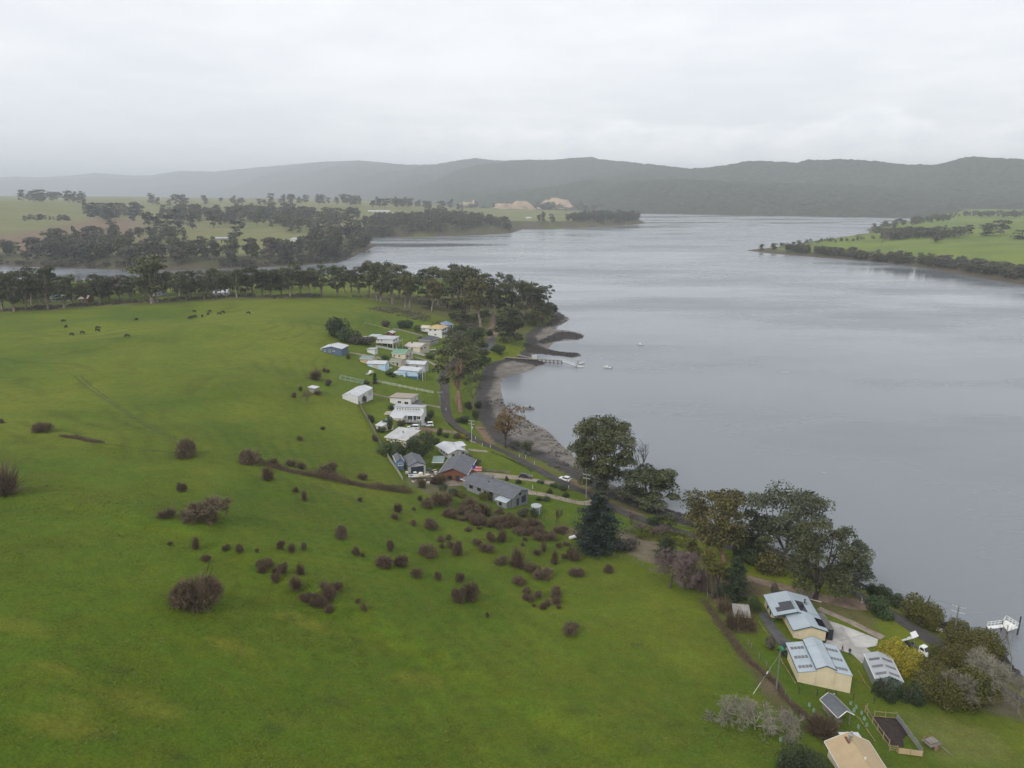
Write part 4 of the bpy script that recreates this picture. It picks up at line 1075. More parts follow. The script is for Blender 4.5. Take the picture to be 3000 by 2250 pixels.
plant('conifer', conifer(282, 6, 6, 2600, .24, m_yol, 9, 1.05, .02), 2026, 1630, 50, 58, 'squat yellowish conifer above the pink leafless tree, right of two', 'tree')
plant('conifer', conifer(283, 14, 9, 6500, .30, m_con, 13, 1.0, .02), 2150, 1756, 128, 98, 'tall dark green conical tree at the fence above the old shed', 'tree')
PINKT = bare_tree(61, 8, 9, m_twig_p, 6, .2, 3, .8, .022, -.02, 10)
plant('leafless_tree', PINKT, 1962, 1722, 106, 128, 'drooping pink-grey leafless tree on the paddock fence line', 'tree')
plant('leafless_tree', bare_tree(62, 7, 6, m_twig_p, 5, .15, 3, .8, .022, .0, 8), 2028, 1724, 92, 60, 'smaller pink-grey leafless tree right of the drooping one', 'tree')
SL = euc(285, 13, 4.5, .5, 14, 120, .24, m_yol, m_bark_dark, fork=3, rc=.24, lean=.02)
for i, (u, v, h, w) in enumerate([(2072, 1738, 132, 44), (2086, 1752, 112, 46), (2102, 1748, 104, 40)]):
    plant('slender_tree', SL, u, v, h, w, f'slender olive tree with bare black trunk by the fence, {ORD[i + 1]} of three', 'tree', 'slender trees by the fence')
plant('olive_bush', shrub(301, 2600, 6, 3.4, m_gum_o, .17, 9, .8), 2254, 1682, 74, 94, 'olive dome-shaped bush on the grass beside the dirt track', 'bush', None, True)
DSH = [shrub(310 + i, 2600, 4, 3.4, m_green, .13, 8, .9) for i in range(3)]
OSH = [shrub(320 + i, 4600, 4, 3.6, m_yol, .095, 11, .9) for i in range(3)]
RSH = shrub(330, 1300, 3, 2.8, m_scrub, .15, 7)
CSH = shrub(331, 2600, 3, 3.0, m_con, .085, 6)
YSH = [shrub(340 + i, 6500, 5, 4.0, m_yel, .10, 12, .95) for i in range(2)]
def garden(proto, rows, label, group=None, name='garden_bush'):
    for i, (u, v, h, w) in enumerate(sorted(rows)):
        lb = label if len(rows) == 1 else f'{label}, {ORD[i + 1]} of {len(rows)} from the left'
        pr = proto[i % len(proto)] if isinstance(proto, list) else proto
        if 'olive bush' in label: w, h = w * .86, h * .92
        plant(name, pr, u, v, h, w, lb, 'bush', group, True, names=('stem', 'crown'))
garden([DSH[0]], [(2172, 1650, 60, 56)], 'black-green bush under the olive gum')
garden([DSH[1]], [(2200, 1660, 44, 44)], 'dark bush right under the bent gum trunk')
garden([DSH[2]], [(2208, 1800, 48, 40)], 'bright green bush beside the old grey shed')
garden([RSH], [(2268, 1755, 44, 24)], 'brown-green bush at the far corner of the cream house')
garden(DSH, [(2552, 1744, 30, 26), (2582, 1758, 42, 44), (2624, 1784, 40, 38), (2565, 1738, 22, 30)], 'dark shore bush along the sea wall beyond the track', 'shore bushes by the sea wall')
garden([OSH[0], OSH[1]], [(2698, 1838, 92, 98), (2725, 1850, 70, 60)], 'big olive bush between the road and the water', 'big shore bushes')
garden(OSH, [(2790, 1910, 70, 78), (2836, 1935, 74, 90), (2900, 1930, 70, 80), (2858, 1882, 42, 66), (2800, 1860, 48, 60)], 'dense olive bush around the lower power pole', 'big shore bushes')
garden([DSH[1]], [(2572, 1808, 60, 66)], 'feathery green bush beside the dirt turnaround')
garden(YSH, [(2604, 1958, 80, 80), (2652, 1984, 74, 72)], 'bright yellow flowering wattle bush by the concrete apron', 'yellow wattles')
garden(OSH, [(2700, 1985, 60, 60), (2755, 1960, 70, 74), (2820, 1975, 74, 84), (2735, 2010, 70, 80)], 'dark olive bush behind the yellow wattles', 'olive thicket')
garden(OSH, [(2720, 2062, 80, 84), (2775, 2085, 90, 90), (2830, 2085, 110, 100), (2870, 2060, 80, 90), (2770, 2030, 60, 70)], 'rounded olive bush at the lawn edge below the shed', 'olive thicket')
garden([CSH], [(2594, 2055, 62, 58)], 'round bright green bush against the grey shed wall')
garden([CSH], [(2668, 2066, 58, 62)], 'dark green bush right of the grey shed')
GT = bare_tree(66, 10, 8, m_twig_g, 5, .16, 3, .6, .022, .3, 7)
plant('leafless_tree', GT, 2890, 2040, 130, 110, 'grey leafless tree in the thicket right of the wattles', 'tree')
plant('leafless_tree', bare_tree(68, 10, 6, m_twig_g, 4, .14, 2, .5, .025, .4, 3), 2962, 1985, 150, 70, 'tall grey leafless tree in front of the white landing', 'tree', rot=2.1)
plant('leafless_tree', bare_tree(67, 8, 8, m_twig_g, 5, .14, 3, .7, .022, .2, 7), 2790, 2070, 100, 80, 'grey leafless tree between the two olive bushes', 'tree')
plant('leafless_tree', GT, 2985, 2090, 120, 90, 'grey leafless tree at the edge of the bare bank', 'tree', rot=4.0)
LI = [bare_tree(70 + i, 4.5, 6, m_twig_g, 5, .10, 3, .85, .018, .08, 3) for i in range(3)]
for i, (u, v, h, w) in enumerate([(2120, 2116, 70, 104), (2212, 2138, 76, 92), (2328, 2156, 78, 92)]):
    plant('lichen_tree', LI[i], u, v, h, w, f'pale lichen-grey leafless tree at the paddock corner, {ORD[i + 1]} from left of three', 'tree', 'pale leafless trees')
garden([bush(160, 2600, 2, 1.7, m_twig, 6, .012, .2, .4)], [(2412, 2172, 66, 84)], 'brown twiggy thicket above the tan roofed house', name='thorn_bush')
garden([shrub(350, 7000, 4, 3.2, m_con, .075, 10)], [(2352, 2292, 96, 112)], 'large dark brown-green bush beside the tan roofed house')
garden([RSH], [(2256, 1905, 40, 30)], 'conical brown shrub beside the gravel drive')
garden([BW[0]], [(2150, 1850, 64, 60), (2190, 1850, 56, 60), (2120, 1800, 50, 50)], 'grey tangled bush along the fence by the old shed', name='thorn_bush')
# gardens between the houses
garden(DSH, [(985, 990, 62, 64)], 'large dark round tree-like bush behind the blue house')
garden(DSH, [(1022, 1005, 46, 62)], 'dark green bush right behind the blue house')
garden([RSH], [(1075, 1012, 28, 50), (1040, 1010, 30, 44)], 'brown-green bush between the blue and white houses')
garden(DSH, [(1178, 962, 26, 34), (1198, 960, 24, 28), (1224, 975, 22, 22)], 'dark bush above the two-storey white house')
garden([RSH], [(1130, 958, 20, 26)], 'reddish bush on the slope above the raised house')
garden(DSH, [(1230, 1001, 16, 18), (1262, 1052, 16, 30), (1129, 1054, 14, 22)], 'clipped bush among the upper houses')
garden(DSH, [(1140, 1102, 16, 22), (1152, 1107, 14, 18)], 'low bush in front of the pale blue house')
plant('pencil_pine', conifer(286, 6, 1.6, 1400, .2, m_cyp, 10, 1.2, .02), 1099, 1123, 30, 12, 'narrow dark pencil pine at the end of the white rail fence', 'tree')
garden([BW[1]], [(922, 1115, 34, 44), (950, 1092, 16, 14)], 'brown bare bush near the little grey hut', name='thorn_bush')
garden([RSH], [(1064, 1180, 24, 28), (962, 1131, 20, 22), (1075, 1127, 14, 20), (1089, 1145, 14, 14)], 'brown-green bush around the long white shed')
garden([BP[0], BP[1]], [(860, 1165, 16, 16), (880, 1146, 14, 12), (930, 1158, 14, 22), (1022, 1052, 14, 14), (962, 1092, 10, 10)], 'small bare bush on the village edge of the paddock', name='thorn_bush')
plant('bare_sapling', bare_tree(75, 5, 4, m_twig, 4, .08, 3, .6, .02, .3, 6), 897, 1182, 34, 30, 'thin leafless sapling in front of the little grey hut', 'tree')
garden(DSH, [(1137, 1262, 44, 30)], 'upright dark green bush beside the small white shed')
garden([RSH], [(1176, 1256, 28, 22)], 'dark red-brown bush below the white modern house')
garden(DSH, [(1250, 1240, 22, 30), (1262, 1225, 24, 24), (1145, 1200, 14, 18), (1160, 1205, 14, 30)], 'green bush around the white modern house')
garden(DSH, [(1088, 1238, 24, 20), (1118, 1268, 14, 30)], 'dark bush along the timber fence')
plant('dark_tree', euc(290, 8, 10, .08, 30, 130, .26, m_green, m_bark_dark, fork=5, rc=.17), 1236, 1338, 62, 76, 'dense dark green tree between the white roofs and grey garage', 'tree')
garden([shrub(351, 2600, 5, 3, m_green, .2, 9)], [(1150, 1338, 46, 78)], 'wide dark bush hiding the white skillion roofed house')
garden([BW[2]], [(1098, 1292, 24, 22), (1205, 1320, 40, 60), (1262, 1300, 44, 40)], 'grey leafless bush beside the timber paddock fence', name='thorn_bush')
garden(DSH, [(1277, 1304, 22, 24), (1288, 1278, 26, 18), (1308, 1283, 16, 24)], 'dark shrub on the lawn above the white house')
garden([YSH[0]], [(1355, 1286, 16, 18)], 'small yellow flowering shrub on the roadside garden wall')
garden([RSH], [(1338, 1286, 18, 26), (1372, 1292, 14, 20)], 'brown shrub on the roadside garden wall')
garden([RSH], [(1394, 1364, 24, 28), (1402, 1374, 12, 14), (1368, 1345, 14, 26)], 'dark red-brown shrub beside the white house lawn')
garden(CSH, [(1484, 1409, 16, 11), (1518, 1418, 16, 18), (1584, 1418, 14, 22), (1611, 1448, 17, 18), (1660, 1458, 18, 18), (1623, 1430, 14, 26), (1648, 1438, 16, 30), (1650, 1456, 10, 10)], 'clipped round shrub beside the pale driveways', 'clipped shrubs by the drives')
garden(DSH, [(1298, 1440, 22, 28), (1330, 1455, 26, 34)], 'dark green bush below the brown brick house')
garden([OSH[0]], [(1356, 1460, 22, 34), (1420, 1468, 18, 40)], 'yellow-green bush under the windows of the long grey house')
garden([RSH], [(1532, 1517, 30, 34)], 'brown bush left of the round water tank')
garden(DSH, [(1564, 1520, 34, 24)], 'dark bush in front of the round water tank')
garden(DSH, [(1580, 1468, 12, 18), (1600, 1470, 14, 26)], 'small green bush beside the lower driveway')
garden([BW[0]], [(1235, 1432, 36, 34), (1285, 1425, 40, 60)], 'pinkish leafless bush among the stacked goods', name='thorn_bush')
plant('bare_sapling', bare_tree(76, 6, 3, m_twig, 4, .08, 3, .45, .02, .4, 6), 1626, 1548, 66, 32, 'tall leafless sapling on the lawn left of the cypress', 'tree')
plant('fruit_tree', bare_tree(77, 4, 5, m_twig_p, 4, .1, 3, .7, .02, .2, 7), 1852, 1538, 44, 50, 'leafless fruit tree on the grass right of the cypress', 'tree')
plant('fruit_tree', bare_tree(78, 4, 5, m_twig_p, 4, .1, 3, .7, .02, .2, 7), 1878, 1562, 40, 48, 'leafless fruit tree above the bare earth patch', 'tree')
plant('fruit_tree', bare_tree(79, 4, 5, m_twig_p, 4, .1, 3, .7, .02, .2, 7), 1938, 1575, 36, 46, 'leafless fruit tree beside the white flowering garden', 'tree')
garden(DSH, [(1916, 1543, 34, 38)], 'round dark bush on the seaward side of the road')
plant('small_tree', SCR[1], 1962, 1548, 42, 52, 'small wide dark tree beside the road near the sea wall', 'tree')
plant('small_tree', SCR[2], 2040, 1548, 44, 70, 'thin olive tree leaning over the sea wall', 'tree')
garden([RSH], [(1836, 1618, 44, 62)], 'brown dome bush right of the cypress')
garden([BP[2]], [(1700, 1580, 26, 26)], 'brown bush left of the cypress')
garden(DSH, [(1402, 1195, 20, 24), (1372, 1200, 26, 24), (1356, 1242, 26, 40), (1395, 1232, 30, 22)], 'dark bush between the road bend and the shingle')
garden(DSH, [(1465, 1040, 32, 36), (1448, 1030, 18, 24), (1425, 1060, 14, 30)], 'bush on the bank above the jetty')
garden(DSH, [(1435, 985, 22, 22), (1372, 1005, 44, 60), (1398, 1000, 40, 50), (1345, 985, 36, 50)], 'green bush on the slope below the headland track')
garden([SCR[0], SCR[1]], [(1385, 952, 36, 50), (1340, 945, 34, 60), (1415, 945, 36, 40), (1440, 900, 40, 60), (1380, 900, 40, 70), (1310, 905, 34, 60), (1500, 905, 44, 60), (1470, 945, 34, 36), (1255, 905, 26, 44)], 'dark understorey bush beneath the headland gums', 'understorey of the headland')
# undergrowth under the headland gums: a mass nobody could count
def undergrowth(name, label, polys, n, mat, hmax, leaf, seed):
    rng = np.random.default_rng(seed); q = QB()
    for poly, share in polys:
        pts = np.array(scatter(poly, int(n * share / 40), rng))
        for x, y in pts:
            R = rng.uniform(.5, 1.0) ** 2 * 2.6 * hmax * .5; k = 40
            d = sph(k, rng); d[:, 2] = np.abs(d[:, 2])
            p = np.array([x, y, float(hmap(x, y))]) + d * R * np.array([1.2, 1.2, .75]) * (.6 + .4 * rng.random((k, 1)))
            q.leaves(p, leaf, rng, d, .5)
    o = struct(link(name, q.mesh(name, mat)), 'stuff'); o['label'] = label
    return o
undergrowth('undergrowth', 'dark scrub under the headland gums', [(GP([(1075, 905), (1130, 900), (1260, 925), (1262, 945), (1180, 930)]), .25), (GP([(1340, 935), (1395, 950), (1420, 970), (1350, 965)]), .2),
    (GP([(1270, 945), (1330, 960), (1330, 985), (1290, 960)]), .15), (GP([(1000, 866), (1190, 862), (1330, 885), (1300, 900), (1150, 885)]), .2), (GP([(760, 870), (940, 862), (930, 872), (780, 876)]), .2)], 15000, m_scrub, 3.4, .4, 3)
undergrowth('undergrowth', 'low weeds in the gardens and along the sea wall', [(GP([(1860, 1580), (1960, 1590), (2040, 1620), (2010, 1570), (1900, 1545)]), .4), (PX([(2100, 1568), (2250, 1622), (2500, 1718), (2480, 1730), (2240, 1640)], 2), .6)], 9000, m_yol, 1.2, .22, 4)
undergrowth('undergrowth', 'scrub along the paddock crest below the gums', [(GP([(0, 905), (200, 893), (420, 880), (740, 864), (740, 870), (420, 888), (200, 902), (0, 914)]), 1.0)], 9000, m_scrub, 2.6, .45, 6)

# --- country across the creek and the eastern shore
def far_euc(seed, H, W, lm, n=9, l=30, tf=.3, leaf=1.0, bm=None):
    return euc(seed, H, W, tf, n, l, leaf, lm, bm, fork=3, rc=.24, sides=4)
FE = [far_euc(400 + i, 18, 13, [m_far, m_far, m_gum, m_scrub][i], 14, 46, .08 + .05 * i) for i in range(4)]
FP = far_euc(410, 20, 11, m_cyp, 14, 40, .05)
FD = bare_tree(80, 16, 8, m_dead, 3, .25, 2, .6, .12, .3, 3)
rng = np.random.default_rng(21)
def wood(poly_px, n, z, label, group, hr=(14, 22), protos=FE, ratio=.62, maxkeep=None, dead=0.0, name='woodland_tree'):
    pts = scatter(GP(poly_px), n, rng)
    out = []
    for x, y in pts:
        zz = float(hmap(x, y))
        if zz < .5:
            continue
        H_ = rng.uniform(*hr); pr = FD if rng.random() < dead else protos[rng.integers(len(protos))]
        out.append((x, y, zz, H_, H_ * ratio * rng.uniform(.8, 1.2), pr, label, group, name))
    return out
W_ = []
W_ += wood([(-60, 770), (140, 778), (440, 786), (700, 782), (880, 772), (880, 745), (700, 752), (480, 752), (300, 742), (140, 745), (-60, 748)], 120, 8, 'tree in the grey-green wood lining the far creek bank', 'wood on the far creek bank', (17, 29), ratio=.72, dead=.06)
W_ += wood([(130, 742), (480, 735), (560, 700), (420, 690), (250, 700), (140, 712)], 34, 14, 'tree in the loose wood behind the far creek bank', 'loose wood behind the creek bank', (18, 30), ratio=.75)
W_ += wood([(830, 775), (985, 768), (1040, 745), (1090, 722), (1060, 708), (960, 700), (880, 735)], 62, 8, 'tree on the wooded point at the creek mouth', 'wood at the creek mouth', (17, 30), ratio=.72, dead=.05)
W_ += wood([(420, 668), (560, 680), (720, 676), (860, 668), (900, 640), (700, 632), (480, 632)], 66, 24, 'tree in the wood behind the far farmhouse', 'wood behind the far farmhouse', (20, 36), ratio=.75, dead=.04)
W_ += wood([(210, 650), (400, 648), (420, 622), (230, 620)], 26, 32, 'dark tree in the clump beside the far white hut', 'clump by the far hut', (22, 38), ratio=.8, protos=[FE[0], FE[1], FP])
W_ += wood([(380, 606), (560, 606), (860, 604), (1060, 602), (1060, 598), (700, 596), (380, 597)], 44, 46, 'small tree along the misty far ridge line', 'trees on the misty ridge', (22, 44), ratio=.8)
W_ += wood([(60, 597), (260, 600), (250, 592), (60, 586)], 16, 62, 'misty tree on the far green hilltop', 'trees on the far hilltop', (24, 44), ratio=.9)
W_ += wood([(1090, 612), (1370, 622), (1360, 612), (1100, 600)], 34, 44, 'tree in the band behind the pale far hill', 'band behind the pale hill', (22, 40), ratio=.8)
W_ += wood([(700, 640), (1050, 655), (1060, 640), (900, 628), (720, 622)], 40, 30, 'tree in the band below the pale far hill', 'band below the pale hill', (18, 32), ratio=.85)
SH = []
SH += wood([(1035, 692), (1200, 690), (1300, 688), (1495, 679), (1500, 672), (1440, 655), (1300, 640), (1130, 648), (1040, 670)], 330, 12, '', '', (17, 28), protos=[FE[0], FE[1], FE[3]])
SH += wood([(1530, 668), (1770, 660), (1885, 653), (1868, 645), (1750, 640), (1640, 655), (1560, 660)], 120, 6, '', '', (18, 30), protos=[FE[0], FE[1], FE[3]])
SH += wood([(2190, 732), (2453, 752), (2735, 780), (3000, 825), (3200, 850), (3200, 825), (3000, 802), (2735, 765), (2560, 752), (2400, 740), (2250, 733)], 300, 3, '', '', (7, 13), ratio=1.0)
SH += wood([(2560, 685), (2620, 668), (2780, 648), (2830, 636), (3000, 640), (3100, 636), (3000, 626), (2830, 630), (2680, 650), (2556, 674)], 120, 8, '', '', (10, 18), ratio=.9)
SH += wood([(2580, 705), (2800, 700), (2830, 690), (2640, 692), (2585, 690)], 80, 12, '', '', (11, 20), ratio=.9)
SH += wood([(2260, 728), (2450, 712), (2570, 704), (2560, 699), (2400, 707), (2260, 724)], 40, 3, '', '', (4, 8), ratio=1.0)
SH += wood([(0, 780), (300, 788), (700, 785), (980, 770), (1040, 748), (1000, 745), (880, 768), (600, 778), (300, 778), (0, 772)], 150, 4, '', '', (4, 8), ratio=1.3, protos=[FE[3]])
SH += wood([(0, 893), (250, 884), (600, 866), (900, 852), (1000, 842), (900, 838), (600, 852), (250, 866), (0, 872)], 90, 8, '', '', (9, 18), ratio=.75, protos=FE + [SCR[0], EUC[1], EUC[3]])
SH += wood([(480, 632), (700, 636), (860, 640), (980, 650), (1040, 668), (880, 690), (800, 668), (640, 655), (480, 650)], 90, 24, '', '', (16, 30), ratio=.85)
for _i in range(55):
    _u = rng.uniform(1330, 1760); _d = rng.uniform(3760, 3860); _q = at_dist(_u, rng.uniform(604, 616), _d)
    SH.append((_q[0], _q[1], max(_q[2] - 6, -1), rng.uniform(18, 34), rng.uniform(22, 40), FE[rng.integers(3)], '', '', ''))
SH += wood([(60, 648), (210, 648), (210, 640), (60, 640)], 26, 30, '', '', (8, 11), ratio=.9, protos=[FP])
W_.sort(key=lambda q: math.hypot(q[0], q[1]))
keep, rest = W_[:300], W_[300:]
keep.sort(key=lambda q: q[0] / q[1])
cnt = {}
for x, y, z, h, w, pr, lb, gr, nm in keep:
    cnt[gr] = cnt.get(gr, 0) + 1
    lb = f"{'dead ' if pr is FD else 'tall ' if h > 20 else 'low ' if h < 15 else ''}{lb}, {ORD[cnt[gr]]} from left"
    t = thing(nm, lb, 'tree', (x, y, z), rng.uniform(0, 6.28), gr, (w / pr[3], w / pr[3], h / pr[2]))
    link('trunk', pr[0], t); link('crown', pr[1], t)
def mass(name, label, items):
    buckets = {}
    Vs, Fs, Ts, Ms, n0 = [], [], [], [], 0
    mats = []
    cache = {}
    for x, y, z, h, w, pr, *_ in items:
        a = rng.uniform(0, 6.28); R = np.array([[math.cos(a), -math.sin(a), 0], [math.sin(a), math.cos(a), 0], [0, 0, 1]])
        for me in pr[:2]:
            if me.name not in cache:
                v = np.empty(len(me.vertices) * 3, np.float32); me.vertices.foreach_get('co', v)
                f = np.empty(len(me.loops), np.int32); me.loops.foreach_get('vertex_index', f)
                tt = np.empty(len(me.vertices), np.float32); me.attributes['tint'].data.foreach_get('value', tt)
                if me.materials[0] not in mats: mats.append(me.materials[0])
                cache[me.name] = (v.reshape(-1, 3), f.reshape(-1, 4), tt, mats.index(me.materials[0]))
            v, f, tt, mi = cache[me.name]
            q = (v * np.array([w / pr[3], w / pr[3], h / pr[2]])) @ R.T + np.array([x, y, z])
            Vs.append(q); Fs.append(f + n0); Ts.append(tt); Ms.append(np.full(len(f), mi)); n0 += len(q)
    o = struct(link(name, quads_mesh(name, np.concatenate(Vs), np.concatenate(Fs), mats, np.concatenate(Ms), np.concatenate(Ts))), 'stuff')
    o['label'] = label
mass('forest', 'grey-green woodland massed along the far shores', SH + rest)
big = [  # single trees that stand out across the water: u, base v, height, width
    (496, 690, 60, 34, 'dark column-shaped pine behind the far farmhouse', FP), (446, 684, 50, 40, 'dark broad pine beside the far farm track', FP), (692, 702, 56, 46, 'dark round tree right of the far farmhouse roof', FP),
    (520, 668, 56, 30, 'second dark pine in the far wood, behind the column-shaped one', FP), (940, 700, 40, 48, 'black-green rounded tree above the creek mouth wood', FP), (340, 690, 46, 36, 'tall gum standing over the brown flat', FE[0]),
    (2836, 688, 30, 24, 'smallest of three gums on the eastern paddock', FE[1]), (2882, 692, 38, 46, 'middle gum of three on the eastern paddock', FE[0]), (2934, 690, 46, 42, 'tallest gum of three on the eastern paddock', FE[1]),
    (2995, 700, 26, 44, 'wide dark bush at the edge of the eastern paddock', FP), (1030, 602, 22, 26, 'lone tree on the pale far hill', FE[0])]
for u, v, h, w, lb, pr in big:
    plant('paddock_tree', pr, u, v, h, w, lb, 'tree')
plant('dead_tree', FD, 2582, 722, 52, 26, 'pale dead tree on the eastern shore at the paddock corner', 'tree')
garden([FE[3]], [(2740, 712, 14, 34)], 'dark scrub bush in the middle of the eastern paddock')
# ------------------------------------------------------------------ buildings
def paint_m(name, c, rough=.6, var=.06, **k): return material(name, c, rough, var, .6, **k)
def iron(name, c, ax='X', var=.07): return material(name, c, .42, var, .35, spec=.4, wave=(ax, .19, .025))
m_white = paint_m('white_paint', (.62, .615, .60)); m_cream = material('cream_cladding', (.66, .56, .385), .6, .07, .5, wave=('X', .19, .02)); m_creamw = paint_m('cream_paint', (.60, .54, .42))
m_lblue = paint_m('pale_blue_paint', (.42, .56, .70)); m_dblue = paint_m('deep_blue_paint', (.05, .11, .21)); m_slate = paint_m('blue_grey_paint', (.085, .13, .19))
m_grey = paint_m('grey_cladding', (.22, .225, .235)); m_lgrey = paint_m('light_grey_paint', (.42, .42, .42)); m_tanw = paint_m('tan_paint', (.50, .38, .24)); m_beige = paint_m('beige_paint', (.48, .43, .34))
m_brick = material('red_brick', (.19, .075, .045), .85, .25, 3.0); m_stone = paint_m('grey_block', (.25, .23, .215)); m_zinc = material('zinc_cladding', (.30, .33, .36), .4, .1, .4, metal=.3, wave=('X', .19, .02))
R_white = iron('white_iron', (.47, .485, .51)); R_lgrey = iron('pale_grey_iron', (.37, .385, .41)); R_silver = iron('silver_iron', (.34, .39, .43)); R_dark = material('charcoal_roof', (.105, .112, .125), .6, .12, .6, wave=('X', .3, .03))
R_slate = material('dark_slate_roof', (.065, .07, .08), .6, .12, .6, wave=('X', .3, .03)); R_tan = iron('tan_iron', (.40, .30, .175)); R_brown = iron('brown_iron', (.30, .245, .19)); R_yel = iron('ochre_iron', (.42, .30, .12)); R_green = iron('green_iron', (.12, .24, .15))
R_gg = iron('grey_green_iron', (.15, .21, .19)); R_olive = iron('olive_iron', (.19, .185, .13)); R_blue = iron('blue_iron', (.13, .20, .32)); R_rusty = material('rusty_iron', (.27, .265, .26), .7, spec=.2, col2=(.19, .165, .15), scale=.7)
m_glass = material('window_glass', (.018, .022, .026), .08, .1, .5, spec=.7); m_frame = paint_m('white_frame', (.74, .74, .73)); m_dark = paint_m('dark_trim', (.025, .03, .035)); m_door = paint_m('dark_door', (.03, .04, .06)); m_teal = paint_m('teal_trim', (.02, .07, .085))
m_skyl = material('skylight_sheet', (.13, .13, .135), .35, .2, .8); m_solar = material('solar_cell', (.010, .011, .018), .15, .2, 2.0, spec=.6); m_metal = material('bare_metal', (.35, .36, .37), .4, .15, 2.0, metal=.6); m_timber = material('raw_timber', (.33, .245, .145), .8, .2, 2.0)
m_oldwood = material('weathered_timber', (.20, .175, .15), .9, .25, 1.5); m_rail = paint_m('white_rail', (.70, .70, .68)); m_deck = material('deck_boards', (.12, .115, .11), .8, .2, 1.5)
def frame_of(P0, P1, side=None, left=False, W=None, Dp=None, sw=None):
    """plan of a building from the photo points of its near wall's foot (P0 to P1) and of a side's far foot"""
    a, b = ground(*P0), ground(*P1)
    zl = (a[2] + b[2]) / 2                                # the floor is level
    a, b = at_z(*P0, zl)[:2], at_z(*P1, zl)[:2]
    ex = b - a
    if side is not None:
        c = at_z(*side, zl)[:2]
        s = c - (a if left else b)
        n = np.array([s[1], -s[0]])                       # side turned onto the front's direction
        w = 0.6 if np.linalg.norm(s) > np.linalg.norm(ex) * .6 else .3
        w = w if sw is None else sw
        d = ex / np.linalg.norm(ex) * (1 - w) + n / np.linalg.norm(n) * w
        yaw = math.atan2(d[1], d[0])
        if Dp is None: Dp = float(np.linalg.norm(s))
    else:
        yaw = math.atan2(ex[1], ex[0])
    if W is None: W = float(np.linalg.norm(ex))
    return a, yaw, W, Dp
